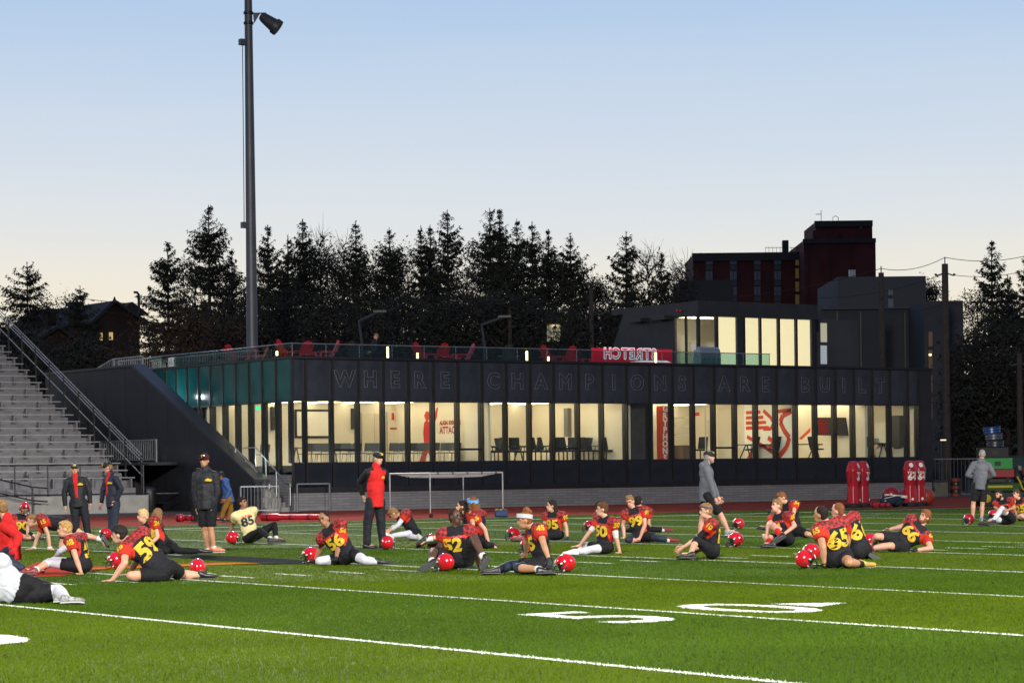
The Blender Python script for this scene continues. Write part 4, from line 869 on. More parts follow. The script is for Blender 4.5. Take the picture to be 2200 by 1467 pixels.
def spruce(label, px, py, d, rad, seed, dens=1.0, low=0.12, twin=None, leanx=0.0, name='spruce_tree', cat='tree', mat_=None):
    rng = np.random.default_rng(seed); top = atD(px, py, d); h = top.z; bx, by = top.x, top.y
    t = thing(name, label, cat, (bx, by, 0)); trunk = MB(); T = []
    tops = [(0.0, h)] + ([twin] if twin else [])
    for ox, hh in tops:
        bz = 0 if ox == 0 else h * 0.5; dx, dy = RT.x * ox, RT.y * ox
        trunk.tube([(bx + dx * (0 if bz else 1) * 0, by, bz), (bx + dx * 0.9, by + dy * 0.9, bz + (hh - bz) * 0.5), (bx + dx, by + dy, hh)], [0.26 * h / 18, 0.15 * h / 18, 0.02], 7)
        z = h * max(low, bz / h)
        while z < hh - 0.15:
            f = (hh - z) / (hh * (1 - low)); f = min(f, 1.0); wob = rng.uniform(0.82, 1.10)
            env = rad * 1.46 * (f ** 0.62) * min(1.0, 0.45 + f * 3.5) * wob * (0.75 if ox else 1.0); nb = (6 + int(rng.integers(0, 3))) if f > 0.10 else 4
            for k in range(nb):
                a = rng.uniform(0, 2 * np.pi); Lb = env * rng.uniform(0.5, 1.08) + 0.06
                if rng.random() < 0.10: Lb *= 1.2
                m = max(4, int(Lb * 7)); s = np.linspace(0.08, 1, m)
                rise = rng.uniform(-0.10, 0.22) if f > 0.35 else rng.uniform(0.15, 0.5)
                ca, sa = math.cos(a), math.sin(a)
                bxs = bx + dx + ca * Lb * s; bys = by + dy + sa * Lb * s
                bzs = z + Lb * (rise * s - 0.55 * s * s * min(1, f * 1.4) + 0.30 * s ** 4)
                trunk.tube([(bx + dx, by + dy, z), (bxs[m // 2], bys[m // 2], bzs[m // 2]), (bxs[-1], bys[-1], bzs[-1])], [0.035, 0.022, 0.008], 3, cap=False)
                rep = max(2, int((8 if f > .10 else 5) * dens)); c = np.repeat(np.stack([bxs, bys, bzs], 1), rep, 0)
                ss = np.repeat(s, rep); side = rng.uniform(-1, 1, len(c)) * (0.07 + 0.20 * Lb * (1 - ss) * (ss > 0.05) * 0.6)
                c[:, 0] += -sa * side; c[:, 1] += ca * side; c[:, 2] += rng.normal(-0.05, 0.06, len(c))
                dv = np.stack([np.full(len(c), ca) * 0.7 - sa * np.sign(side) * 0.5, np.full(len(c), sa) * 0.7 + ca * np.sign(side) * 0.5, np.zeros(len(c))], 1)
                T.append(spray(c, dv, 0.20 if f > .1 else 0.14, rng, 0.5))
            z += (0.30 + 0.30 * f) * rng.uniform(0.8, 1.3)
        c = np.stack([np.full(14, bx + dx), np.full(14, by + dy), hh - rng.uniform(0.05, 0.9, 14)], 1); T.append(spray(c, np.repeat([[0, 0, 0.6]], 14, 0), 0.15, rng))
    trunk.build('trunk', M_BARK, t)
    link('crown', tri_mesh('crown', np.concatenate(T), mat_ or M_NEEDLE), t)
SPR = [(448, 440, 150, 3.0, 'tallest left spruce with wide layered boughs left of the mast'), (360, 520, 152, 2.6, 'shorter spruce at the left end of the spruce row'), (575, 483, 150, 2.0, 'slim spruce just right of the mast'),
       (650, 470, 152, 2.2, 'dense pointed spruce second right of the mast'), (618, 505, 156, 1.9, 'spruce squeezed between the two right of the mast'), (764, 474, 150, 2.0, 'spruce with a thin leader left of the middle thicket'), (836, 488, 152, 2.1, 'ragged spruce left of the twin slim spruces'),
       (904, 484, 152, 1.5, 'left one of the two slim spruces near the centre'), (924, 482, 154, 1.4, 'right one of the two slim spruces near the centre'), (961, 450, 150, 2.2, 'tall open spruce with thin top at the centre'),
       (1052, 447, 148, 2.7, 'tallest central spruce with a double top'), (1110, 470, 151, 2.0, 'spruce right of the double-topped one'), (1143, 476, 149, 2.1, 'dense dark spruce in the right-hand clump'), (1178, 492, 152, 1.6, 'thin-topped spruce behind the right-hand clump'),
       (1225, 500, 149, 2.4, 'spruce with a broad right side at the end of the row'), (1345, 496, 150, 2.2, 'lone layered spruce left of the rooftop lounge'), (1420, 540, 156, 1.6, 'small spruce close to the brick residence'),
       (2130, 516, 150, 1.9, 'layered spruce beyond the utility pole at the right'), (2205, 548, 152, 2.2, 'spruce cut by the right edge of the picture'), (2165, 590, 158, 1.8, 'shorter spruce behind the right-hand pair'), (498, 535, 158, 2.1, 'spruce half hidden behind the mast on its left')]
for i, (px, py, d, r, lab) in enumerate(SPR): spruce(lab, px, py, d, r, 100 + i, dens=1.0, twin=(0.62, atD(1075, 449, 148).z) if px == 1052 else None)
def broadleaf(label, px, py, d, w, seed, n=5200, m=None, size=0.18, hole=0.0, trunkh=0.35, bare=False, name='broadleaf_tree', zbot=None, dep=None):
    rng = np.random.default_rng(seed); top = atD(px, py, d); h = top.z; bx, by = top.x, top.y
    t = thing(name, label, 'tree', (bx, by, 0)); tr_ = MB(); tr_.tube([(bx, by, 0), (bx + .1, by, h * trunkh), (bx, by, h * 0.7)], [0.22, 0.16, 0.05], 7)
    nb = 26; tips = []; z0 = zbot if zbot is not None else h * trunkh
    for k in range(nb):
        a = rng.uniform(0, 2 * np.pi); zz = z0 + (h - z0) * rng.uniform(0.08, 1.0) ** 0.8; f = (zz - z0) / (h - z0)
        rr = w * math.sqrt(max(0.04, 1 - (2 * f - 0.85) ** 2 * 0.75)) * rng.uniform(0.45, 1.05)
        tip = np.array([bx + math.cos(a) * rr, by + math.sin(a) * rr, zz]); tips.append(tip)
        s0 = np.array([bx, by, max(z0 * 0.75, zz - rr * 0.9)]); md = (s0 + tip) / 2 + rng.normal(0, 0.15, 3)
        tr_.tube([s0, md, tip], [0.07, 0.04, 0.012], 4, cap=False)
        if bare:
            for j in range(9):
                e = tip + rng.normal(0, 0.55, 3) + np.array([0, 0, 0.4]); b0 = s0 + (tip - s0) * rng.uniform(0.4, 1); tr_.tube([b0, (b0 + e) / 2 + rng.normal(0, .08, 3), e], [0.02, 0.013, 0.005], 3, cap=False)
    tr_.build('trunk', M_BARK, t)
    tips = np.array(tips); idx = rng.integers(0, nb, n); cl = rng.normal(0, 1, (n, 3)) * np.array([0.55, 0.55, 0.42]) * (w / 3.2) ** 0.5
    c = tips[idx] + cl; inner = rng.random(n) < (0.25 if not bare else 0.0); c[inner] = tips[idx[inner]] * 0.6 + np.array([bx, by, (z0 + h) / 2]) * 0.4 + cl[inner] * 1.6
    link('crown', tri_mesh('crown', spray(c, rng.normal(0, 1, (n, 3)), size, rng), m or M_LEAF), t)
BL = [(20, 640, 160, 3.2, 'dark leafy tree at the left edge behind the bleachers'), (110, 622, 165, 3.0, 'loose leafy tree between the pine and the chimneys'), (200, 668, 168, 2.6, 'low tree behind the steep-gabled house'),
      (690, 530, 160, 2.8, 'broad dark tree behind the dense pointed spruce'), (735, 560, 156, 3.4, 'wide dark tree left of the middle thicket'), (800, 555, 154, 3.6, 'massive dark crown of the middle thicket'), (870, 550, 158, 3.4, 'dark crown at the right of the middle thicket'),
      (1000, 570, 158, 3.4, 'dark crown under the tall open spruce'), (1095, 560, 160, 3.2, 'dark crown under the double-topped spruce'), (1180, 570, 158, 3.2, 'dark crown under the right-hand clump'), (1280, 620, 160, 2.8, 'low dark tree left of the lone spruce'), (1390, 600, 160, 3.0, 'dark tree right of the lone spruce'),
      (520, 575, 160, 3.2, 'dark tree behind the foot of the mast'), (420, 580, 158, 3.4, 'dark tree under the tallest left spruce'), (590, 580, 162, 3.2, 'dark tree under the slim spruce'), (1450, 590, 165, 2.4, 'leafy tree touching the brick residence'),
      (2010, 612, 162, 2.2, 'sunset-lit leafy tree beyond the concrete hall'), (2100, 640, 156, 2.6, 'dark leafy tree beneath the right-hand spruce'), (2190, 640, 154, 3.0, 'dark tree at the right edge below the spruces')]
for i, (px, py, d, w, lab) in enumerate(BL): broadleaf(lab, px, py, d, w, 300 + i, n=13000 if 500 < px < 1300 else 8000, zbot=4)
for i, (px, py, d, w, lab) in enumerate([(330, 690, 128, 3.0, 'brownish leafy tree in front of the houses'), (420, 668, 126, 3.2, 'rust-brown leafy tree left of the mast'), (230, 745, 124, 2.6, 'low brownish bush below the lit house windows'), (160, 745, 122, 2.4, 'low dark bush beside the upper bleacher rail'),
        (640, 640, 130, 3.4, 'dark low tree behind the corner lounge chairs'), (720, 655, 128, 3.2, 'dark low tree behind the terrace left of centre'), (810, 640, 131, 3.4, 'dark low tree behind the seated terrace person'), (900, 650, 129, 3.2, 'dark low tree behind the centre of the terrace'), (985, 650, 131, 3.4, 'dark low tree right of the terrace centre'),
        (1075, 655, 129, 3.2, 'dark low tree behind the bent street lamp'), (1145, 660, 131, 3.0, 'dark low tree left of the dim yellow window'), (1240, 680, 129, 2.8, 'dark low tree above the red reflection panel'), (1330, 668, 134, 2.8, 'dark low tree left of the rooftop lounge wall'), (560, 650, 132, 3.2, 'dark low tree just right of the mast'), (490, 655, 131, 3.0, 'dark low tree just left of the mast'), (80, 740, 126, 2.6, 'dark bush behind the upper bleacher rows'), (30, 700, 135, 2.8, 'dark tree behind the top bleacher rows'),
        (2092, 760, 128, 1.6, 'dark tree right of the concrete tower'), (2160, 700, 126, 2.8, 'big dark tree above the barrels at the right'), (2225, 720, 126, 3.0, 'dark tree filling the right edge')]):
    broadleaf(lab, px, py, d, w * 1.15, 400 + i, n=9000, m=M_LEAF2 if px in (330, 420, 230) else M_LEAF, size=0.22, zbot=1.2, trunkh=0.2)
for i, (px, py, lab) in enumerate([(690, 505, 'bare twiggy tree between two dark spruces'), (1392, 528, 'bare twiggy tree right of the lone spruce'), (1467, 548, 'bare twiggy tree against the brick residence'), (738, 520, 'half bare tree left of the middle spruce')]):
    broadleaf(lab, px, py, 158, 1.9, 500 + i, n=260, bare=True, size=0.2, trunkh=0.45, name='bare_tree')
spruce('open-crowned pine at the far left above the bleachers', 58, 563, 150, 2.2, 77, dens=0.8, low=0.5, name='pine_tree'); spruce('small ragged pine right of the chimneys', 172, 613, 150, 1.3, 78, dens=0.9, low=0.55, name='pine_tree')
# ================================================================== furniture behind the windows
ZF = 1.742
M_GSEAT = mat('grey_seat_shell', (0.13, 0.14, 0.14), 0.5); M_GLEG = mat('chair_chrome', (0.30, 0.30, 0.29), 0.35, 0.7)
M_OFF = mat('office_fabric', (0.014, 0.017, 0.020), 0.8)
def chair_proto():
    t = thing('classroom_chair', 'grey shell chair', 'chair', (0, 0, 0), 'grey chairs of the classroom')
    MB().box((-0.22, -0.22, 0.44), (0.22, 0.20, 0.47)).build('seat', M_GSEAT, t, bevel=0.01)
    MB().obox((0, -0.24, 0.70), (0.23, 0, 0), (0, 0.012, 0.003), (0, -0.03, 0.16)).build('backrest', M_GSEAT, t, bevel=0.01)
    for sx in (-1, 1):
        for sy in (-1, 1): MB().tube([(sx * 0.20, sy * 0.17, 0.44), (sx * 0.23, sy * 0.23, 0)], 0.012, 5).build('leg', M_GLEG, t)
        MB().tube([(sx * 0.20, -0.20, 0.45), (sx * 0.2, -0.24, 0.56)], 0.012, 5).build('back_support', M_GLEG, t)
    return t
def office_proto(m, name):
    t = thing(name, 'black swivel chair', 'chair', (0, 0, 0), 'swivel chairs behind the windows')
    MB().box((-0.24, -0.22, 0.46), (0.24, 0.24, 0.53)).build('seat', m, t, bevel=0.03)
    MB().obox((0, -0.27, 0.80), (0.22, 0, 0), (0, 0.03, 0.008), (0, -0.06, 0.26)).build('backrest', m, t, bevel=0.03)
    MB().tube([(0, 0, 0.46), (0, 0, 0.12)], 0.03, 8).build('column', M_BLK, t)
    base = MB()
    for k in range(5): a = k * 2 * math.pi / 5; base.bar((0, 0, 0.11), (0.28 * math.cos(a), 0.28 * math.sin(a), 0.06), 0.04)
    base.build('star_base', M_BLK, t)
    for k in range(5): a = k * 2 * math.pi / 5; MB().ball((0.28 * math.cos(a), 0.28 * math.sin(a), 0.03), 0.03, 6, 4).build('castor', M_BLK, t)
    for s in (-1, 1): MB().tube([(s * 0.26, -0.1, 0.50), (s * 0.29, -0.1, 0.68), (s * 0.29, 0.14, 0.70)], 0.02, 5).build('armrest', M_BLK, t)
    return t
cp = chair_proto(); first = True
def place(proto, px, Y, rz, label, used=set()):
    loc = (lx(px, Y), Y, ZF)
    if proto.name not in used:
        used.add(proto.name); proto.location = loc; proto.rotation_euler = (0, 0, rz); proto['label'] = label; return proto
    return copy_tree(proto, loc, rz, label)
for k, px in enumerate((652, 672, 694, 712, 735, 757, 786, 806, 836, 858, 880, 902, 925, 948, 966, 982)):
    place(cp, px, 82.0 + (k % 2) * 0.12, RNG.uniform(-0.15, 0.15), '%s grey chair from the left in the front row of the classroom' % ORD[k])
for k, px in enumerate((560, 690, 748, 800, 848, 892, 935)):
    place(cp, px, 84.2, RNG.uniform(-0.2, 0.2), '%s grey chair from the left in the rear row of the lit classroom' % ORD[k])
op = office_proto(M_OFF, 'office_chair')
for k, (px, Y) in enumerate(sorted(((1052, 82.2), (1068, 84.0), (1080, 82.6), (1104, 82.0), (1122, 84.2), (1140, 83.0), (1160, 82.2), (1180, 84.2), (1198, 82.8), (1216, 82.2), (1236, 84.0), (1252, 82.4), (1272, 82.0), (1292, 83.6), (1312, 82.2), (1330, 81.6), (1060, 81.2), (1092, 81.4), (1148, 81.3), (1172, 81.2), (1208, 81.3), (1228, 81.5), (1262, 81.2), (1300, 81.2)))):
    place(op, px, Y, RNG.uniform(0, 6.2), '%s black swivel chair from the left in the crowded middle meeting room' % ORD[k])
for px, Y, rz, lab in ((1502, 81.4, 2.0, 'black swivel chair just left of the walking coach'), (1612, 81.2, 1.2, 'black swivel chair at the left end of the mural room table'), (1662, 81.0, 0.3, 'black swivel chair with its back to the window in front of the mural'), (1692, 81.2, -0.3, 'black swivel chair right of the mural at the table'), (1752, 81.0, 4.6, 'black swivel chair at the right end of the mural room table')):
    place(op, px, Y, rz, lab)
orp = office_proto(M_RED, 'red_office_chair'); place(orp, 1921, 81.6, 1.0, 'red swivel chair at the desk in the right corner office'); place(orp, 1847, 82.0, 0.4, 'red swivel chair in front of the red strip')
def table(label, px0, px1, Y, h, m, dep=0.8):
    a, b = lx(px0, Y), lx(px1, Y); t = thing('meeting_table', label, 'table', (a, Y, ZF)); MB().box((a, Y, ZF + h - 0.04), (b, Y + dep, ZF + h)).build('top', m, t)
    for x in (a + 0.1, b - 0.1):
        MB().bar((x, Y + 0.08, ZF), (x, Y + 0.35, ZF + h - 0.05), 0.04).build('leg', m, t); MB().bar((x, Y + dep - 0.08, ZF), (x, Y + 0.45, ZF + h - 0.05), 0.04).build('leg', m, t)
    return t
table('long dark table in front of the mural', 1610, 1765, 81.5, 0.74, M_BLK, 1.0); table('dark desk in the right corner office', 1856, 1912, 81.6, 0.76, M_BLK)
table('pale table behind the classroom chairs', 640, 730, 83.0, 0.72, M_GSEAT); table('dark table in the middle meeting room', 1120, 1300, 83.0, 0.74, M_BLK, 0.9)
for px, lab in ((1862, 'open laptop on the left of the corner desk'), (1886, 'open laptop on the right of the corner desk')):
    X = lx(px, 81.9); t = thing('laptop', lab, 'laptop', (X, 81.9, ZF + 0.76)); MB().box((X - .16, 81.8, ZF + .761), (X + .16, 82.0, ZF + .775)).build('keyboard', M_STEEL, t); MB().obox((X, 82.05, ZF + .88), (.16, 0, 0), (0, .006, .002), (0, .03, .1)).build('screen', M_STEEL, t)
# ================================================================== equipment round the field
M_PADRED = mat('red_vinyl', (0.36, 0.008, 0.022), 0.35, var=0.1, vscale=2, bump=0.06, bscale=5)
M_PADKNEE = mat('black_rubber', (0.014, 0.014, 0.016), 0.7, bump=0.1, bscale=20)
# wheeled steel frame with a netted top
L1, L2 = Vector((41.45, 64.66, 0)), Vector((45.2, 66.08, 0)); e1 = (L2 - L1); e2 = Vector((-e1.y, e1.x, 0)).normalized() * 1.6
ch = thing('training_frame', 'low wheeled steel frame with a netted top standing on the track edge', 'training frame', L1); HT = 1.40
for k, p in enumerate((L1, L2, L1 + e2, L2 + e2)):
    MB().tube([p + UP * 0.14, p + UP * HT], 0.026, 8).build('leg', M_STEEL, ch)
    w = MB().lathe(p + UP * 0.07 - e2 * 0.02, [(0.03, -0.03), (0.07, -0.028), (0.07, 0.028), (0.03, 0.03)], 12, e2).build('castor', M_PADKNEE, ch)
    MB().bar(p + UP * 0.07, p + UP * 0.16, 0.05).build('castor_fork', M_RED if k < 2 else M_STEEL, w)
for a, b in ((L1, L2), (L1 + e2, L2 + e2), (L1, L1 + e2), (L2, L2 + e2), (L1 + e1 / 2, L1 + e1 / 2 + e2)): MB().tube([a + UP * HT, b + UP * HT], 0.03, 8).build('top_tube', M_SHINE, ch)
net = MB()
for i in range(1, 26):
    a = L1 + e1 * (i / 26); net.tube([a + UP * HT, a + e2 * 0.5 + UP * (HT - 0.12), a + e2 + UP * HT], 0.008, 3, cap=False)
for i in range(1, 10):
    a = L1 + e2 * (i / 10); sg = 0.12 * (1 - abs(i / 5 - 1)); net.tube([a + UP * (HT - sg), a + e1 * 0.5 + UP * (HT - sg - 0.03), a + e1 + UP * (HT - sg)], 0.008, 3, cap=False)
net.build('net', mat('net_cord', (0.35, 0.36, 0.36), 0.8), ch)
for i in range(5): a = L1 + e1 * (i / 5 + 0.1); MB().tube([a + UP * HT - e1.normalized() * 0.04, a + UP * HT + e1.normalized() * 0.04], 0.034, 8).build('strap', M_BLK, ch)
# inflatable tackling dummies: pairs of hexagonal columns on a round base
def dummy(label, px, py, turn, txt):
    p = G(px, py); t = thing('tackling_dummy', label, 'tackling dummy', p, 'red tackling dummies')
    prof = [(0.26, 0.11), (0.245, 0.35), (0.215, 0.75), (0.235, 0.95), (0.262, 1.30), (0.255, 1.36), (0.17, 1.60), (0.16, 1.635), (0.05, 1.65)]
    MB().lathe(p, [(0.28, 0), (0.31, 0.04), (0.31, 0.12), (0.26, 0.16)], 20).build('base', M_PADKNEE, t, smooth=True)
    body = MB().lathe(p, prof, 8).build('body', M_PADRED, t); body.modifiers.new('b', 'BEVEL').width = 0.012
    f = (-FW * math.cos(turn) + RT * math.sin(turn)).normalized(); rgt = UP.cross(f).normalized()
    bv = BVHTree.FromPolygons([v.co for v in body.data.vertices], [q.vertices[:] for q in body.data.polygons])
    def decal(me, z, name):
        vs = []
        for v in me.vertices:
            o = p + UP * (z + v.co.y) + rgt * v.co.x + f * 1.0; h = bv.ray_cast(o, -f)[0]; vs.append((h + f * 0.008) if h else o - f * 0.9)
        for v, c in zip(me.vertices, vs): v.co = c
        me.materials.append(M_WPAINT); link(name, me, body)
    decal(subdiv(text_mesh('TITAN', 0.115, offset=0.004)), 1.21, 'printed_word'); decal(subdiv(text_mesh(txt, 0.30, offset=0.014)), 1.05, 'printed_number')
    me = MB().add([(-0.03 + 0.075 * math.cos(a), 0.085 * math.sin(a), 0) for a in np.linspace(0, 2 * np.pi, 13)[:-1]] + [(0.05, -0.05, 0), (0.14, -0.03, 0), (0.05, -0.02, 0)], [tuple(range(12)), (12, 13, 14)]).mesh('badge', M_WPAINT); me.materials.clear(); decal(me, 1.49, 'printed_badge')
    me = MB().add([(0.05 * math.cos(a), 0.05 * math.sin(a), 0) for a in np.linspace(0, 2 * np.pi, 11)[:-1]], [tuple(range(10))]).mesh('badge', M_WPAINT); me.materials.clear(); decal(me, 0.27, 'printed_badge')
    MB().tube([p - rgt * 0.26 + UP * 0.9, p - rgt * 0.33 + UP * 1.0, p - rgt * 0.27 + UP * 1.12], 0.014, 5).build('handle', M_BLK, t)
def subdiv(me, n=1):
    bm = bmesh.new(); bm.from_mesh(me); bmesh.ops.triangulate(bm, faces=bm.faces); bmesh.ops.subdivide_edges(bm, edges=bm.edges, cuts=n); bm.to_mesh(me); bm.free(); return me
dummy('left column of the left pair of red tackling dummies', 1834, 1090, 1.15, '64'); dummy('right column of the left pair of red tackling dummies', 1854, 1089, 1.15, '64')
dummy('left column of the right pair, number in full view', 1956, 1087.5, 0.2, '64'); dummy('right column of the right pair of red tackling dummies', 1975, 1086.5, 0.35, '64')
def red_ball(label, px, py, rpx, m, name='exercise_ball', dy=0):
    p = G(px, py); r = rpx * (p - CAMP).dot(FW) / F_PX; t = thing(name, label, 'ball', p)
    MB().ball((p.x, p.y, r), r, 28, 18).build('shell', m, t, smooth=True)
    MB().lathe(Vector((p.x, p.y, r)) - FW * r * 0.995, [(0.03, -0.004), (0.03, 0.008)], 10, -FW).build('valve', M_BLK, t)
red_ball('glossy red ball half behind the dark bundle between the dummies', 1915, 1082, 19, mat('red_rubber', (0.24, 0.012, 0.015), 0.3)); red_ball('red ball showing just left of the right-hand dummies', 1948, 1082, 17, MATS['red_rubber']); red_ball('orange-red ball right of the right-hand dummies', 1989, 1086, 19, mat('orange_rubber', (0.30, 0.035, 0.012), 0.45))
def pad(label, px0, px1, py, r, m, name='rolled_pad'):
    a, b = G(px0, py), G(px1, py); t = thing(name, label, 'pad', a); d = (b - a).normalized(); z = UP * (r + 0.006)
    L_ = (b - a).length; MB().tube([a + z, a + z + d * 0.04, a + z + d * L_ * 0.28, a + z + d * L_ * 0.31, b + z - d * 0.04, b + z], [r * .85, r, r, r * .72, r * .75, r * .6], 14).build('roll', m, t, smooth=True)
    for f in (0.12, 0.5, 0.8): c = a + z + d * L_ * f; MB().tube([c - d * 0.03, c + d * 0.03], r * 1.02 if f < .3 else r * .78, 14).build('strap', M_BLK, t)
pad('long red vinyl pad roll lying on the track left of the red-jacketed coach', 562, 690, 1119, 0.115, M_PADRED); pad('red vinyl pad lying on the track behind the black-jacketed coach', 380, 424, 1121, 0.12, M_PADRED)
pad('red pad lying on the ground between the two dummy pairs', 1872, 1912, 1091, 0.10, M_PADRED)
p = G(1922, 1089); t = thing('net_bundle', 'dark blue netting bundle with white cord lying against the ball', 'bundle', p)
mb = MB()
for k in range(9): mb.ball((p.x + RNG.uniform(-.35, .35), p.y + RNG.uniform(-.2, .2), 0.12 + RNG.uniform(0, .18)), (RNG.uniform(.16, .26), .2, RNG.uniform(.1, .16)), 10, 6)
mb.build('cloth', mat('navy_cloth', (0.012, 0.016, 0.04), 0.9, bump=0.4, bscale=10), t, smooth=True)
for k in range(4): MB().tube([p + RT * x + UP * (0.30 + 0.08 * math.sin(3 * x + k) + 0.03 * k) - FW * 0.3 for x in np.linspace(-0.4, 0.4, 7)], 0.012, 4).build('cord', M_WPAINT, t)
p = G(1077, 1111); t = thing('duffel_bag', 'blue and yellow kit bag lying at the edge of the track', 'bag', p)
MB().obox(p + UP * 0.13, RT * 0.21, FW * 0.14, UP * 0.12).build('body', mat('blue_nylon', (0.006, 0.02, 0.10), 0.6), t, bevel=0.05)
MB().obox(p + UP * 0.23 - RT * 0.03, RT * 0.15, FW * 0.12, UP * 0.03).build('flap', mat('yellow_nylon', (0.35, 0.26, 0.02), 0.6), t, bevel=0.02)
MB().tube([p - RT * 0.15 + UP * 0.2 - FW * 0.13, p + UP * 0.30 - FW * 0.15, p + RT * 0.15 + UP * 0.2 - FW * 0.13], 0.012, 5).build('strap', M_BLK, t)
# right-hand corner: fences, block, drums
fx = thing('iron_fence', 'grey iron picket fence beside the right end of the clubhouse', 'fence', (78.5, 80, 0)); fx_a = G(1990, 1072); 
picket_fence('iron_fence', 'tall pale iron picket fence just right of the clubhouse end', (79.6, 83.5, 0), (83.2, 81.0, 0), 0.0, 1.75, gap=0.17, m=mat('pale_iron', (0.10, 0.105, 0.12), 0.5, 0.3), cat='fence', r=0.016)
bpy.data.objects.remove(fx)
ws = thing('windscreen_fence', 'teal mesh windscreen fence behind the utility cart', 'fence', (83.4, 80.8, 0))
a, b = Vector((83.5, 80.8, 0)), Vector((104, 66.5, 0)); d = (b - a).normalized(); n = 10
for k in range(n):
    p, q = a + (b - a) * (k / n), a + (b - a) * ((k + 1) / n)
    MB().obox((p + q) / 2 + UP * 0.93, (q - p) * 0.498, d.cross(UP) * 0.008, UP * 0.87).build('mesh_panel', mat('teal_windscreen', (0.008, 0.035, 0.040), 0.75, var=0.15, vscale=2), ws)
    MB().tube([p, p + UP * 1.9], 0.03, 6).build('post', M_GCON, ws)
MB().tube([a + UP * 1.86, b + UP * 1.86], 0.025, 6).build('top_rail', M_GCON, ws)
p = G(2008, 1067); t = thing('concrete_barrier', 'squat beige concrete block beside the clubhouse end', 'block', p); MB().obox(p + UP * 0.33, Vector((0.62, 0.1, 0)), Vector((-0.05, 0.3, 0)), UP * 0.33).build('block', mat('beige_concrete', (0.16, 0.145, 0.115), 0.85, var=0.15), t, bevel=0.02); MB().obox(p + UP * 0.72, Vector((0.5, 0.1, 0)), Vector((-0.05, 0.26, 0)), UP * 0.055).build('cap', M_GCON, t)
p = G(2053, 1066); t = thing('stacked_drums', 'stack of dark orange and black traffic drums by the fence', 'traffic drum', p)
for k in range(5): MB().lathe(p + UP * 0.17 * k, [(0.24, 0), (0.25, 0.02), (0.24, 0.145), (0.21, 0.168)], 14).build('ring', mat('drum_orange', (0.13, 0.02, 0.012), 0.6) if k % 2 == 0 else M_BLK, t)
q = atD(2022, 945, 115); t = thing('path_lamp', 'small lit path lamp with a short arm behind the fence', 'street lamp', (q.x, q.y, 0)); MB().tube([(q.x, q.y, 0), (q.x, q.y, q.z)], 0.035, 6).build('post', M_GCON, t); MB().obox(Vector((q.x, q.y, q.z)) + RT * 0.1, RT * 0.13, FW * 0.05, UP * 0.03).build('lamp', emat('path_lamp_glow', (1, .85, .6), 1.2), t)
q = atD(2128, 848, 128); t = thing('street_lamp', 'thin street lamp with a white lit head behind the cart', 'street lamp', (q.x, q.y, 0)); MB().tube([(q.x, q.y, 0), (q.x, q.y, q.z)], 0.05, 6).build('post', M_GCON, t); MB().obox(Vector((q.x, q.y, q.z)) + RT * 0.12, RT * 0.15, FW * 0.06, UP * 0.035).build('lamp', emat('street_lamp_glow', (1, .92, .8), 3), t)
q = atD(2110, 815, 130); t = thing('skylit_shed', 'small pale sloping roof with two bright strips behind the wires', 'shed', (q.x, q.y, 0)); MB().obox(q - UP * 0.2, RT * 0.85, FW * 0.6 + UP * 0.3, UP * 0.03).build('roof', mat('pale_roof', (0.06, 0.075, 0.12), 0.4), t)
for s in (-0.75, 0.35): MB().obox(q - UP * 0.2 + RT * s - FW * 0.05 + UP * 0.06, RT * 0.08, FW * 0.5 + UP * 0.25, UP * 0.01).build('skylight', mat('skylight_glass', (0.3, 0.34, 0.42), 0.3), t)
MB().obox(Vector((q.x, q.y, q.z / 2 - 0.3)) + FW * 0.8, RT * 0.8, FW * 0.4, UP * (q.z / 2 - 0.35)).build('wall', M_GCON2, t)
# utility cart with the load of training kit
cp0 = G(2148, 1088); R_ = RT; D_ = FW
cart = thing('utility_cart', 'green and yellow utility cart with a red load bed parked on the track', 'vehicle', cp0)
M_CGREEN = mat('cart_green', (0.012, 0.06, 0.012), 0.35); M_CYEL = mat('cart_yellow', (0.42, 0.30, 0.01), 0.4)
def K(name, r0, r1, d0, d1, z0, z1, m, bevel=0.02): return MB().obox(cp0 + R_ * (r0 + r1) / 2 + D_ * (d0 + d1) / 2 + UP * (z0 + z1) / 2, R_ * (r1 - r0) / 2, D_ * (d1 - d0) / 2, UP * (z1 - z0) / 2).build(name, m, cart, bevel=bevel)
K('chassis', -0.75, 1.55, 0.1, 1.3, 0.28, 0.50, M_BLK); K('bonnet', -0.55, 0.75, -0.02, 1.35, 0.52, 0.82, M_CGREEN, 0.06); K('side_stripe', -0.5, 0.45, -0.05, -0.021, 0.66, 0.74, M_CYEL, 0.005)
K('load_bed', -0.55, 0.55, 0.1, 1.3, 1.02, 1.30, mat('bed_red', (0.22, 0.01, 0.015), 0.5)); K('seat', 0.75, 1.1, 0.1, 1.2, 0.80, 0.92, M_BLK); K('seat_back', 1.05, 1.2, 0.1, 1.2, 0.90, 1.35, mat('seat_red', (0.25, 0.01, 0.012), 0.5))
K('bed_support', -0.3, 0.3, 0.3, 1.1, 0.83, 1.018, M_BLK)
MB().tube([cp0 + R_ * 0.62 + UP * 1.05, cp0 + R_ * 0.72 + UP * 0.85, cp0 + R_ * 0.80 + UP * 0.62, cp0 + R_ * 0.95 + UP * 0.52], 0.035, 8).build('guard_tube', M_CYEL, cart)
for r in (-0.45, 1.1):
    for dd in (0.02, 1.30):
        w = MB().lathe(cp0 + R_ * r + D_ * dd + UP * 0.29, [(0.16, -0.1), (0.27, -0.09), (0.285, 0), (0.27, 0.09), (0.16, 0.1)], 20, D_).build('wheel', M_PADKNEE, cart, smooth=True); MB().lathe(cp0 + R_ * r + D_ * (dd - 0.105) + UP * 0.29, [(0.14, 0), (0.05, -0.02)], 12, D_).build('rim', M_CYEL, w)
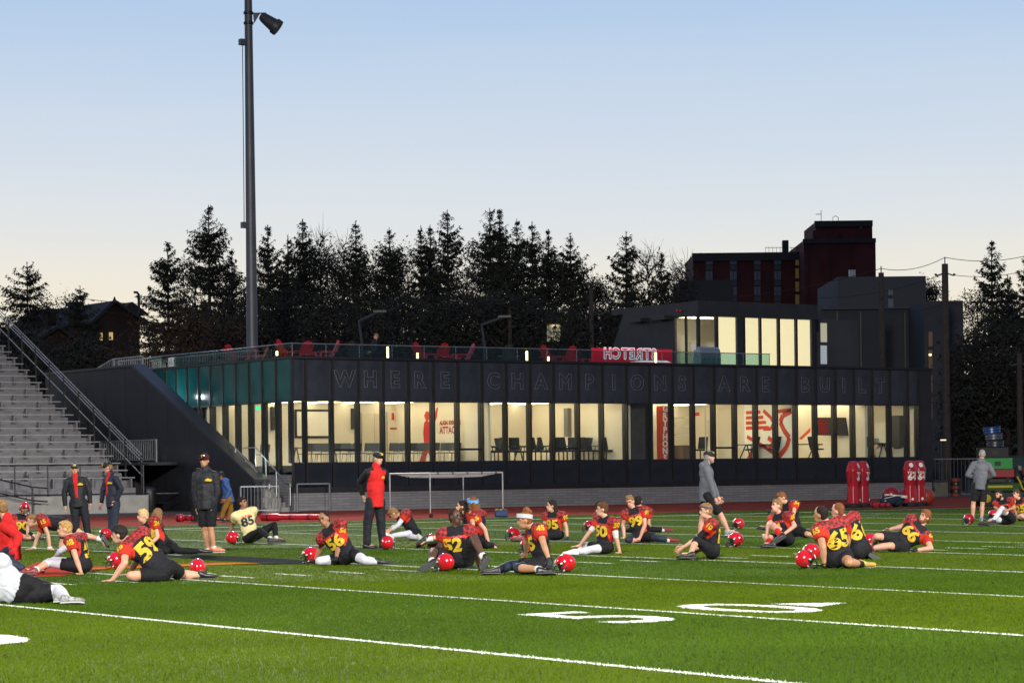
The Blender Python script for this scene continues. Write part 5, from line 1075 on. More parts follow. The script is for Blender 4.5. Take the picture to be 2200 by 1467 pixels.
K('tail_lamp', -0.76, -0.72, 0.05, 0.14, 0.55, 0.75, M_RED, 0.01)
def load(name, label, cat, r0, r1, d0, d1, z0, z1, m):
    c = cp0 + R_ * (r0 + r1) / 2 + D_ * (d0 + d1) / 2; t = thing(name, label, cat, c + UP * z0); MB().obox(c + UP * (z0 + z1) / 2, R_ * (r1 - r0) / 2, D_ * (d1 - d0) / 2, UP * (z1 - z0) / 2).build('foam', m, t, bevel=0.02)
    MB().obox(c + UP * (z0 + z1) / 2 - D_ * ((d1 - d0) / 2 + 0.006), R_ * (r1 - r0) * 0.1, D_ * 0.005, UP * (z1 - z0) * 0.2).build('patch', M_BLK, t)
load('foam_pad', 'bright green foam pad lying on the red load bed', 'pad', -0.55, 0.50, 0.15, 1.2, 1.31, 1.70, mat('green_vinyl', (0.012, 0.22, 0.04), 0.5)); load('foam_pad', 'black foam pad stacked on the green pad', 'pad', -0.6, 0.38, 0.2, 1.1, 1.705, 2.07, M_PADKNEE)
c = cp0 - R_ * 0.02 + D_ * 0.6
for nm, lab, z, m, tl in (('plastic_barrel', 'dark lower barrel on the black pad', 2.075, mat('dark_barrel', (0.02, 0.024, 0.035), 0.4), 0), ('plastic_barrel', 'grey middle barrel tilted on the dark one', 2.33, mat('grey_barrel', (0.05, 0.055, 0.07), 0.4), .04), ('plastic_barrel', 'blue barrel on top of the stack', 2.56, mat('blue_barrel', (0.006, 0.04, 0.17), 0.35), .1)):
    q = c - R_ * tl + UP * z; t = thing(nm, lab, 'barrel', q); b_ = MB().lathe(q, [(0.27, 0), (0.30, 0.03), (0.29, 0.1), (0.31, 0.12), (0.30, 0.19), (0.32, 0.21), (0.31, 0.235)], 20, UP + R_ * -tl).build('drum', m, t, smooth=True)
    MB().tube([q + R_ * 0.31 + UP * .1, q + R_ * 0.36 + UP * .14, q + R_ * 0.32 + UP * .2], 0.015, 5).build('handle', M_BLK, t)
# ================================================================== people
SKIN = {'light': (0.50, 0.27, 0.18), 'pink': (0.52, 0.26, 0.19), 'tan': (0.38, 0.19, 0.105), 'mid': (0.25, 0.115, 0.06), 'dark': (0.075, 0.034, 0.022)}
def skin_mat(k): return mat('skin_' + k, SKIN[k], 0.48, var=0.10, vscale=9, spec=0.4)
HAIRC = {'blond': (0.34, 0.20, 0.075), 'pale_blond': (0.50, 0.34, 0.15), 'brown': (0.075, 0.035, 0.016), 'dark': (0.018, 0.012, 0.010), 'ginger': (0.16, 0.06, 0.022), 'grey': (0.22, 0.20, 0.18), 'fair': (0.20, 0.11, 0.05)}
def hair_mat(k): return mat('hair_' + k, HAIRC[k], 0.75, var=0.35, vscale=40, bump=0.5, bscale=60, spec=0.15)
def cloth(name, col, rough=0.8, wr=0.55): return mat(name, col, rough, var=0.12, vscale=4, bump=wr, bscale=9, spec=0.25)
C_BLK = cloth('black_jersey', (0.009, 0.009, 0.014)); C_SHORT = cloth('black_shorts', (0.0065, 0.0065, 0.009)); C_NAVY = cloth('navy_tights', (0.014, 0.022, 0.040), 0.6, 0.25)
C_WHITE = cloth('white_tights', (0.48, 0.48, 0.55), 0.7, 0.25); C_SOCK = cloth('white_sock', (0.55, 0.54, 0.53)); C_CREAM = cloth('cream_jersey', (0.60, 0.52, 0.27)); C_WJ = cloth('white_jersey', (0.40, 0.42, 0.47))
C_RED = cloth('red_fabric', (0.46, 0.012, 0.012)); C_JKT = cloth('black_jacket', (0.012, 0.013, 0.018), 0.6, 0.7); C_NVJ = cloth('navy_jacket', (0.012, 0.014, 0.028), 0.65, 0.7); C_GREY = cloth('grey_hoodie', (0.105, 0.11, 0.135), 0.9, 0.6)
C_PANT = cloth('charcoal_trousers', (0.010, 0.011, 0.016), 0.75, 0.6); C_KHAKI = cloth('khaki_trousers', (0.19, 0.105, 0.018)); C_BLUE = cloth('blue_hoodie', (0.035, 0.09, 0.26)); C_GLV = cloth('black_glove', (0.015, 0.016, 0.020), 0.55, 0.3)
C_SHOEK = mat('black_shoe', (0.012, 0.012, 0.014), 0.4, var=0.3, vscale=30); C_SHOEW = mat('white_shoe', (0.62, 0.62, 0.62), 0.5); C_SHOEO = mat('orange_shoe', (0.52, 0.07, 0.02), 0.5, col2=(0.62, 0.20, 0.12), vscale=25); C_SHOER = mat('dark_red_shoe', (0.16, 0.01, 0.014), 0.45); C_SHOEG = mat('lime_orange_shoe', (0.50, 0.12, 0.02), 0.5, col2=(0.30, 0.42, 0.03), vscale=14); C_SOLE = mat('shoe_sole', (0.35, 0.35, 0.35), 0.6); C_SHOEY = mat('grey_shoe', (0.30, 0.31, 0.31), 0.5, col2=(0.12, 0.12, 0.13), vscale=30)
C_YEL = mat('yellow_print', (0.52, 0.34, 0.012), 0.7); C_CAP = cloth('black_cap', (0.013, 0.013, 0.016), 0.7, 0.2)
def check_mat():
    m, nt, b = new_mat('red_check'); N, L = nt.nodes, nt.links
    t = N.new('ShaderNodeTexCoord'); mp = N.new('ShaderNodeMapping'); mp.inputs['Rotation'].default_value = (0.5, 0.4, 0.6); L.new(t.outputs['Object'], mp.inputs[0])
    c = N.new('ShaderNodeTexChecker'); c.inputs['Scale'].default_value = 20; c.inputs['Color1'].default_value = (0.34, 0.012, 0.012, 1); c.inputs['Color2'].default_value = (0.07, 0.006, 0.008, 1); L.new(mp.outputs[0], c.inputs['Vector'])
    L.new(c.outputs[0], b.inputs['Base Color']); b.inputs['Roughness'].default_value = 0.75; return m
C_CHECK = check_mat(); C_SLEEVE = cloth('red_sleeve', (0.40, 0.022, 0.010), 0.75, 0.4)

JOBS = []          # (object, voxel, smooth iterations, classifier)
def capsule(mb, a, b, ra, rb, n=10, flat_a=False, flat_b=False):
    a, b = Vector(a), Vector(b); d = b - a; L = d.length
    if L < 1e-4: d = Vector((0, 0, 1)); L = 1e-4
    d = d / L; prof = []
    if flat_a: prof += [(ra, 0)]
    else: prof += [(ra * math.sin(t), -ra * math.cos(t)) for t in (0.15, 0.6, 1.1)] + [(ra, 0)]
    if flat_b: prof += [(rb, L)]
    else: prof += [(rb, L)] + [(rb * math.cos(t), L + rb * math.sin(t)) for t in (0.45, 0.95, 1.42)]
    mb.lathe(a, prof, n, d)
def ell(mb, c, ax, n=14, r=9):
    """ellipsoid with three half-axis vectors"""
    o = len(mb.v); mb.ball((0, 0, 0), 1.0, n, r); c = Vector(c); ax = [Vector(q) for q in ax]
    for i in range(o, len(mb.v)): v = mb.v[i]; mb.v[i] = tuple(c + ax[0] * v[0] + ax[1] * v[1] + ax[2] * v[2])
def job(name, mb, mats, parent, vox=0.015, sm=4, cls=None, extra=None):
    me = mb.mesh(name, mats); o = link(name, me, parent)
    r = o.modifiers.new('r', 'REMESH'); r.mode = 'VOXEL'; r.voxel_size = vox; r.use_smooth_shade = True
    s = o.modifiers.new('s', 'SMOOTH'); s.factor = 0.5; s.iterations = sm
    JOBS.append((o, cls, extra, mats if isinstance(mats, (list, tuple)) else [mats])); return o
LATE = []          # things to print on finished garments
def person(label, Z, g, P, N, H, yaw, hy, hp=0, L=None, R=None, LL=None, RL=None, size=1.0, bulk=1.0, skin='light', hair='brown', style='short',
           top='jersey', topm=None, bottom='shorts', botm=None, legs=None, llegs=None, arms=None, shoes='k', socks=None, gloves=None, glove_m=None, chest=None, back=None, sleeve=None, num_m=None,
           cap=None, band=None, band_m=None, beard=None, stand=False, D=None, pyaw=None, helmet=False, shortlen=0.62, sleevelen=0.52, group='players stretching on the field', cat='person', minz=0.0, extras=()):
    ox, oy, zs = Z
    def pt(q, d): return atD(ox + q[0] * zs, oy + q[1] * zs, d)
    if D is None: gp = G(ox + g[0] * zs, oy + g[1] * zs); D = (gp - CAMP).dot(FW)
    bl = size * 1.0
    def solve(parent, q, Lb):
        d0 = (parent - CAMP).dot(FW); p = pt(q, d0); s = q[2] if len(q) > 2 else 0
        pl = (p - parent).length; Lb *= bl
        if s and pl < Lb: p = pt(q, d0 + s * math.sqrt(Lb * Lb - pl * pl))
        elif pl > Lb * 1.12: p = parent + (p - parent) * (Lb * 1.12 / pl)
        return p
    def low(p, z): p = p.copy(); p.z = max(p.z, z + minz); return p
    Pv = pt(P, D)
    if not stand: Pv.z = 0.125 * bulk + minz
    Nv = solve(Pv, N, 0.56) if len(N) > 2 else pt(N, D)
    if (Nv - Pv).length > 0.62 * bl: Nv = Pv + (Nv - Pv).normalized() * 0.62 * bl
    u = (Nv - Pv).normalized()
    def dirv(y): return (RT * math.sin(math.radians(y)) - FW * math.cos(math.radians(y))) if not isinstance(y, tuple) else (RT * y[0] + UP * y[1] - FW * y[2])
    def frame(y, u):
        f = dirv(y); f = (f - u * f.dot(u)).normalized(); return f, u.cross(f).normalized()
    f, l = frame(yaw, u); pf, pl_ = frame(pyaw if pyaw is not None else yaw, (u + UP * 0.001).normalized())
    sw = 0.185 * bl * (0.5 + 0.5 * bulk); hw = 0.095 * bl
    sd_ = (0.045 if top == 'jersey' else 0.075) * bl; S = {'L': Nv + l * sw - u * sd_, 'R': Nv - l * sw - u * sd_}; HJ = {'L': Pv + pl_ * hw, 'R': Pv - pl_ * hw}
    arm = {}
    for k, a in (('L', L), ('R', R)):
        if a is None: e = S[k] - UP * 0.29 * bl + f * 0.02; w = e - UP * 0.1 * bl + f * 0.22 * bl; arm[k] = (low(e, .05), low(w, .035)); continue
        e = low(solve(S[k], a[0], 0.305), 0.05); w = low(solve(e, a[1], 0.265), 0.035); arm[k] = (e, w)
    leg = {}
    for k, a in (('L', LL), ('R', RL)):
        kn = low(solve(HJ[k], a[0], 0.435), 0.075); an = low(solve(kn, a[1], 0.43), 0.06)
        if len(a) > 2: td = (pt(a[2], (an - CAMP).dot(FW)) - an); td = td.normalized()
        else:
            td = dirv(yaw if not isinstance(yaw, tuple) else hy)
            if stand: td = (td - UP * td.z).normalized()
        if an.z < 0.14 + minz and (stand or abs(td.z) < 0.5): td = (Vector((td.x, td.y, 0))).normalized()
        leg[k] = (kn, an, td)
    # head frame
    hf = dirv(hy); hf = (hf * math.cos(math.radians(hp)) + UP * math.sin(math.radians(hp))).normalized()
    Hv = solve(Nv, H, 0.215)
    if (Hv - Nv).length < 0.17: Hv = Nv + (Hv - Nv).normalized() * 0.19
    hu0 = ((Hv - Nv).normalized() * 0.5 + UP * 0.5 + u * 0.2).normalized(); hl = hu0.cross(hf).normalized(); hu = hf.cross(hl).normalized(); hb = bl * 1.03
    t = thing('person', label, cat, (Pv.x, Pv.y, minz), group)
    def hp_(fx, lx_, ux): return Hv + hf * fx * hb + hl * lx_ * hb + hu * ux * hb
    sm = skin_mat(skin); b_ = bulk
    # ---- body: one continuous surface
    B = MB()
    ell(B, Pv, (pl_ * 0.150 * b_ * bl, pf * 0.108 * b_ * bl, u * 0.12 * bl)); ell(B, Pv + u * 0.20 * bl, (l * 0.140 * b_ * bl, f * 0.100 * b_ * bl, u * 0.19 * bl)); ell(B, Nv - u * 0.17 * bl, (l * 0.165 * b_ * bl, f * 0.112 * b_ * bl, u * 0.17 * bl))
    for k in 'LR':
        capsule(B, Nv - u * 0.02, S[k], 0.062 * bl, 0.066 * bl * b_); e, w = arm[k]
        capsule(B, S[k], e, 0.056 * b_ * bl, 0.042 * b_ * bl); capsule(B, e, e.lerp(w, .3), 0.042 * b_ * bl, 0.043 * b_ * bl); capsule(B, e.lerp(w, .3), w, 0.043 * b_ * bl, 0.028 * bl)
        kn, an, td = leg[k]; capsule(B, HJ[k], kn, 0.088 * b_ * bl, 0.056 * b_ * bl); capsule(B, kn, kn.lerp(an, .32), 0.053 * b_ * bl, 0.058 * b_ * bl); capsule(B, kn.lerp(an, .32), an, 0.058 * b_ * bl, 0.036 * bl)
        capsule(B, an - UP * 0.01, an + td * 0.12, 0.034, 0.026)
    capsule(B, Nv - u * 0.03, hp_(-0.012, 0, -0.05), 0.060 * bl * (0.4 + 0.6 * b_), 0.055 * bl * (0.5 + 0.5 * b_))
    ell(B, hp_(-0.008, 0, 0.015), (hl * 0.075 * hb, hf * 0.095 * hb, hu * 0.105 * hb)); ell(B, hp_(0.026, 0, -0.062), (hl * 0.054 * hb, hf * 0.062 * hb, hu * 0.058 * hb)); ell(B, hp_(0.092, 0, -0.018), (hl * 0.015, hf * 0.024, hu * 0.028), 8, 6)
    for s in (-1, 1): ell(B, hp_(-0.005, s * 0.080, -0.01), (hl * 0.011, hf * 0.022, hu * 0.032), 8, 6)
    # fingers, eyes, brows, mouth are joined to the same surface after it is grown
    X = MB(); X.cur = 0
    hands = {}
    for k in 'LR':
        e, w = arm[k]; fd = (w - e).normalized()
        if w.z < 0.17 + minz: hd = (Vector((fd.x, fd.y, 0)) + (f - UP * f.z) * 0.35); hd = (hd.normalized() if hd.length > .1 else RT); pn = UP; w0 = w.copy(); w0.z = max(0.03 + minz, w.z - .01)
        else: hd = (fd + f * 0.25 - UP * 0.1).normalized(); pn = hd.cross(u.cross(hd)); pn = (l if k == 'L' else -l); pn = (pn - hd * pn.dot(hd)).normalized(); w0 = w
        sd = hd.cross(pn).normalized(); sd = sd if sd.dot(f) > 0 else -sd
        tgt = MB() if gloves and k in gloves else B; gr = 0.006 if tgt is not B else 0
        ell(tgt, w0 + hd * 0.052, (hd * (0.060 + gr), sd * (0.044 + gr), pn * (0.017 + gr)), 10, 7); capsule(tgt, w - fd * 0.015, w0 + hd * 0.03, 0.027 + gr, 0.026 + gr, 8)
        F = MB() if tgt is not B else X
        for j, (so, ln) in enumerate(((0.031, 0.066), (0.011, 0.076), (-0.010, 0.071), (-0.030, 0.056))):
            a0 = w0 + hd * 0.092 + sd * so; cv = -pn * 0.012 if w0.z < .2 else -pn * 0.03
            F.tube([a0, a0 + hd * ln * 0.5 + cv * .3 + sd * so * .2, a0 + hd * ln * .95 + cv + sd * so * .3], [0.0095 + gr * .4, 0.0088 + gr * .4, 0.0068], 6)
        a0 = w0 + hd * 0.03 + sd * 0.036; F.tube([a0, a0 + sd * 0.028 + hd * 0.028, a0 + sd * 0.034 + hd * 0.058], [0.0115, 0.010, 0.0075], 6)
        if tgt is not B: job('glove', tgt, glove_m or C_GLV, t, 0.010, 2, extra=F)
    X.cur = 1
    for s in (-1, 1):
        ell(X, hp_(0.083, s * 0.031, 0.012), (hl * 0.017, hf * 0.010, hu * 0.0085), 8, 6); X.bar(hp_(0.087, s * 0.052, 0.031), hp_(0.095, s * 0.012, 0.032), 0.012, 0.011)
    X.cur = 2; ell(X, hp_(0.081, 0, -0.066), (hl * 0.026, hf * 0.009, hu * 0.008), 8, 6)
    job('body', B, [sm, mat('eye_dark', (0.02, 0.013, 0.010), 0.4), mat('lip_' + skin, tuple(c * q for c, q in zip(SKIN[skin], (0.75, 0.5, 0.5))), 0.5)], t, 0.0145, 3, extra=X)
    # ---- clothes
    red, blk = C_CHECK, C_BLK
    pads = top == 'jersey'
    if top:
        J = MB(); k1 = 1.0 if pads else 0.97
        ell(J, Nv - u * 0.16 * bl, (l * (0.198 if pads else 0.185) * b_ * bl * k1, f * 0.136 * b_ * bl, u * 0.185 * bl)); ell(J, Pv + u * 0.22 * bl, (l * 0.172 * b_ * bl, f * 0.128 * b_ * bl, u * 0.20 * bl))
        hem = 0.04 if pads else -0.11
        if stand: ell(J, Pv + u * 0.27 * bl, (l * 0.178 * b_ * bl, f * 0.134 * b_ * bl, u * 0.27 * bl))
        if stand: capsule(J, Pv + u * 0.2 * bl, Pv + u * hem * bl, 0.150 * b_ * bl, 0.158 * b_ * bl, 14, flat_b=True); ell(J, Pv + u * (hem + .1) * bl, (l * 0.178 * b_ * bl, f * 0.132 * b_ * bl, u * 0.10 * bl))
        else: ell(J, Pv + u * 0.06 * bl, (pl_ * 0.172 * b_ * bl, pf * 0.132 * b_ * bl, u * 0.12 * bl))
        for k in 'LR':
            e, w = arm[k]; capsule(J, Nv - u * 0.02 * bl, S[k], (0.088 if pads else 0.072) * bl, (0.108 if pads else 0.074) * bl * (.5 + .5 * b_))
            if pads: ell(J, S[k] + u * 0.012 * bl + (S[k] - Nv).normalized() * 0.015, (l * 0.105 * bl, f * 0.115 * bl, u * 0.088 * bl)); capsule(J, S[k], S[k].lerp(e, sleevelen), 0.098 * bl * (.5 + .5 * b_), 0.076 * b_ * bl, 12, flat_b=True)
            else:
                capsule(J, S[k], e, 0.073 * b_ * bl, 0.060 * b_ * bl, 12); capsule(J, e, w.lerp(e, 0.02), 0.060 * b_ * bl, 0.047 * bl, 12, flat_b=True)
        if top in ('jacket', 'hoodie'): capsule(J, Nv - u * 0.02, Nv + u * 0.045 + (Hv - Nv) * 0.1, 0.085, 0.078, 12)
        if top == 'hoodie' or 'hood' in extras: ell(J, Nv - f * 0.085 * bl - u * 0.0, (l * 0.105, f * 0.06, u * 0.085))
        mats = topm if isinstance(topm, list) else [topm or blk, red, C_SLEEVE]
        def cls(c, n, S=S, arm=arm, Nv=Nv, Pv=Pv, u=u, l=l, f=f, top=top, mats=mats, bl=bl):
            if len(mats) == 1: return 0
            if top == 'jersey':
                best = 9
                for k in 'LR':
                    a, e = S[k], arm[k][0]; d = e - a; tt = (c - a).dot(d) / d.dot(d); side = (c - Nv).dot(l) * (1 if k == 'L' else -1)
                    if tt > 0.12 and (c - a - d * min(tt, 1)).length < 0.135 * bl and side > 0.10: return 2
                    if side > 0.105: best = min(best, (c - a).length)
                h = (c - Nv).dot(u)
                if best < 0.128 * bl or (h > -0.075 and (c - Nv).dot(f) < -0.015): return 1
                return 0
            if top == 'jacket':      # mats: main, front panel, sleeve/shoulder
                q = c - Nv; s = abs(q.dot(l)); h = q.dot(u); ff = q.dot(f)
                if len(mats) > 2:
                    for k in 'LR':
                        a, e = S[k], arm[k][0]; w = arm[k][1]
                        for p0, p1 in ((a, e), (e, w)):
                            d = p1 - p0; tt = max(0, min(1, (c - p0).dot(d) / d.dot(d)))
                            if (c - p0 - d * tt).length < 0.10 * bl and (s > 0.17 or ff < -0.05): return 2
                    if h > -0.03 and s > 0.085: return 2
                    return 0
                if ff > 0.05 and h > -0.46 and s < 0.022 + 0.075 * max(0, h + 0.42): return 1
                return 0
            return 0
        jo = job({'jersey': 'jersey', 'jacket': 'jacket', 'hoodie': 'hoodie'}.get(top, 'shirt'), J, mats, t, 0.016, 5, cls)
        nm = num_m or C_YEL
        if chest: LATE.append((jo, t, chest, Nv - u * 0.225 * bl - l * (0.06 if 'numleft' in extras else 0), f, u, 0.255 * bl * (.6 + .4 * b_), nm))
        if chest and pads: LATE.append((jo, t, 'GRYPHONS' if nm is C_YEL else 'GUELPH', Nv - u * 0.105 * bl, f, u, 0.055, MATS['signal_red']))
        if back: LATE.append((jo, t, back, Nv - u * 0.25 * bl, -f, u, 0.31 * bl * (.6 + .4 * b_), nm))
        for sk, tx in (sleeve or {}).items():
            e = arm[sk][0]; au = (S[sk] - e).normalized(); out = (l if sk == 'L' else -l) * 0.8 - FW * 0.6 + UP * 0.3; out = (out - au * out.dot(au)).normalized(); LATE.append((jo, t, tx, S[sk].lerp(e, 0.22), out, au, 0.105 * bl, nm))
        if 'logo' in extras: LATE.append((jo, t, '*', Nv - u * 0.16 * bl + l * 0.10, f, u, 0.16, C_YEL))
    if bottom:
        Q = MB(); end = {'shorts': shortlen, 'long_shorts': 0.86, 'trousers': 1.0}[bottom]
        ell(Q, Pv + u * 0.01, (pl_ * 0.170 * b_ * bl, pf * 0.127 * b_ * bl, u * 0.128 * bl))
        for k in 'LR':
            kn, an, td = leg[k]
            if bottom == 'trousers':
                capsule(Q, HJ[k], kn, 0.104 * b_ * bl, 0.080 * b_ * bl, 12); capsule(Q, kn, kn.lerp(an, 0.97), 0.080 * b_ * bl, 0.068 * bl, 12, flat_b=True)
            else: capsule(Q, HJ[k], HJ[k].lerp(kn, end), 0.106 * b_ * bl, (0.088 if bottom == 'shorts' else 0.092) * b_ * bl, 12, flat_b=True)
        job({'trousers': 'trousers'}.get(bottom, 'shorts'), Q, botm or C_SHORT, t, 0.015, 4)
    def sleeve_part(name, p0, p1, r0, r1, m, mid=None):
        q = MB(); capsule(q, p0, p1, r0, r1, 12, True, True) if mid is None else (capsule(q, p0, mid, r0, (r0 + r1) / 2 * 1.04, 12, True), capsule(q, mid, p1, (r0 + r1) / 2 * 1.04, r1, 12, False, True))
        job(name, q, m, t, 0.0125, 2)
    for k in 'LR':
        kn, an, td = leg[k]; lm = (legs or {}).get(k)
        if lm is not None:      # tights: (material, upto) where upto is how far down the shin they go
            m, upto = lm; T = MB(); capsule(T, HJ[k].lerp(kn, 0.35), kn, 0.093 * b_ * bl, 0.067 * b_ * bl, 12)
            if upto > 0: capsule(T, kn, kn.lerp(an, min(.34, upto)), 0.064 * b_ * bl, 0.068 * b_ * bl, 12, False, upto <= .34)
            if upto > .34: capsule(T, kn.lerp(an, .34), kn.lerp(an, upto), 0.068 * b_ * bl, (0.068 - 0.022 * upto) * bl, 12, False, True)
            job('tights', T, m, t, 0.0145, 3)
        so = (socks or {}).get(k)
        if so: sleeve_part('sock', kn.lerp(an, so[1]), an - UP * 0.005, 0.057 * bl, 0.049, so[0])
        if shoes:
            m = {'k': C_SHOEK, 'w': C_SHOEW, 'o': C_SHOEO, 'r': C_SHOER, 'g': C_SHOEG, 'y': C_SHOEY}[shoes if isinstance(shoes, str) else shoes[k]]
            sh = (an - kn).normalized(); dn = (sh - td * sh.dot(td)); dn = dn.normalized() if dn.length > 0.2 else -UP
            if an.z < 0.15 + minz and abs(td.z) < 0.3: dn = (dn * .35 - UP * .65); dn = (dn - td * dn.dot(td)).normalized()
            sid = dn.cross(td).normalized(); q = MB(); c0 = an + dn * 0.035
            if c0.z < 0.055 + minz: c0.z = 0.055 + minz
            capsule(q, c0 - td * 0.035 - dn * 0.03, c0 - dn * 0.01 + td * 0.02, 0.048, 0.047, 12); ell(q, c0 + td * 0.065, (td * 0.135, sid * 0.046, dn * 0.036)); ell(q, c0 + td * 0.145 + dn * 0.004, (td * 0.070, sid * 0.048, dn * 0.030)); ell(q, c0 - td * 0.03, (td * 0.055, sid * 0.040, dn * 0.042))
            so_ = job('shoe', q, m, t, 0.011, 2)
            sl = MB(); sl.prism([c0 + dn * 0.030 + td * a + sid * b for a, b in ((-0.075, -0.025), (-0.075, 0.025), (-0.02, 0.033), (0.08, 0.043), (0.16, 0.042), (0.205, 0.02), (0.205, -0.02), (0.16, -0.042), (0.08, -0.043), (-0.02, -0.033))], dn * 0.016)
            sl.build('sole', C_SOLE if m not in (C_SHOEK, C_SHOER) else mat('dark_sole', (0.05, 0.05, 0.055), 0.6), so_)
        am = (arms or {}).get(k)
        if am:
            e, w = arm[k]; m, a0, a1 = am; T = MB(); p = lambda q: S[k].lerp(e, q * 2) if q < .5 else e.lerp(w, q * 2 - 1)
            if a0 < .5 < a1: capsule(T, p(a0), e, 0.061 * b_ * bl, 0.050 * b_ * bl, 12, True); capsule(T, e, p(a1), 0.050 * b_ * bl, (0.056 - 0.02 * a1) * bl * b_, 12, False, True)
            else: capsule(T, p(a0), p(a1), 0.058 * b_ * bl, 0.052 * b_ * bl, 12, True, True)
            job('arm_sleeve', T, m, t, 0.0125, 2)
    # ---- hair, cap, band, beard, helmet
    hm = hair_mat(hair)
    if not helmet and style != 'bald':
        q = MB(); th = {'buzz': 0.0, 'short': 0.007, 'long': 0.010, 'bun': 0.006, 'curly': 0.012}[style]
        ell(q, hp_(-0.024, 0, 0.034), (hl * (0.080 + th) * hb, hf * (0.090 + th) * hb, hu * (0.094 + th) * hb)); ell(q, hp_(-0.045, 0, -0.015), (hl * (0.074 + th) * hb, hf * (0.060 + th) * hb, hu * 0.075 * hb))
        if style in ('short', 'curly'):
            ell(q, hp_(0.035, 0, 0.085), (hl * 0.060, hf * 0.055, hu * (0.034 + th)))
            for k in range(9): a = k * 0.7; ell(q, hp_(0.02 * math.cos(a * 2.1) - 0.005, 0.045 * math.sin(a), 0.105 + 0.006 * (k % 3)), (hl * 0.026, hf * 0.034, hu * 0.020), 8, 6)
        if style == 'long':
            for s in (-1, 0, 1): capsule(q, hp_(-0.07, s * 0.055, 0.0), hp_(-0.085, s * 0.065, -0.19), 0.045, 0.030, 10)
            for s in (-1, 1): capsule(q, hp_(-0.03, s * 0.076, 0.03), hp_(-0.045, s * 0.085, -0.15), 0.024, 0.018, 8)
        if style == 'bun': ell(q, hp_(-0.045, 0.01, 0.145), (hl * 0.05, hf * 0.055, hu * 0.042)); ell(q, hp_(-0.09, 0.03, 0.11), (hl * 0.035, hf * 0.035, hu * 0.03)); capsule(q, hp_(-0.06, -0.02, 0.14), hp_(-0.13, -0.05, 0.09), 0.02, 0.01, 8)
        job('hair', q, hm, t, 0.0115, 1)
    if beard:
        q = MB(); ell(q, hp_(0.034, 0, -0.088), (hl * 0.062, hf * 0.066, hu * 0.044)); 
        for s in (-1, 1): ell(q, hp_(0.02, s * 0.058, -0.05), (hl * 0.018, hf * 0.036, hu * 0.045))
        job('beard', q, hair_mat(beard), t, 0.010, 1)
    if cap:
        q = MB(); ell(q, hp_(-0.012, 0, 0.052), (hl * 0.090 * hb, hf * 0.112 * hb, hu * 0.088 * hb)); co = job('cap', q, cap, t, 0.0115, 2)
        bd = hf if 'capback' not in extras else -hf; br = MB(); br.prism([hp_(0, 0, 0.045) + bd * a + hl * b for a, b in ((0.085, -0.072), (0.13, -0.066), (0.165, -0.035), (0.178, 0), (0.165, 0.035), (0.13, 0.066), (0.085, 0.072))], hu * 0.012 - bd * 0.002); br.build('brim', cap, co)
        bg_ = MB(); ell(bg_, hp_(0.088, 0.0, 0.085), (hl * 0.032, hf * 0.014, hu * 0.026), 10, 6); bg_.build('badge', C_YEL, co)
        if 'shades' in extras:
            sg = MB()
            for s in (-1, 1): ell(sg, hp_(0.105, s * 0.036, 0.085), (hl * 0.034, hf * 0.016, hu * 0.020), 10, 6)
            sg.build('sunglasses', mat('dark_lens', (0.01, 0.01, 0.012), 0.08), co)
    if band:
        rg = MB(); n = 20; vs = [hp_(-0.010 + 0.107 * math.cos(2 * math.pi * k / n), 0.092 * math.sin(2 * math.pi * k / n), 0.058 - 0.022 * math.cos(2 * math.pi * k / n) * -1) for k in range(n + 1)]
        for a, c in zip(vs[:-1], vs[1:]): rg.bar(a, c, 0.010, band)
        rg.build('headband', band_m, t)
    if helmet: make_helmet(None, Hv + hu * 0.012, hf, hu, t, scale=1.0)
    return t
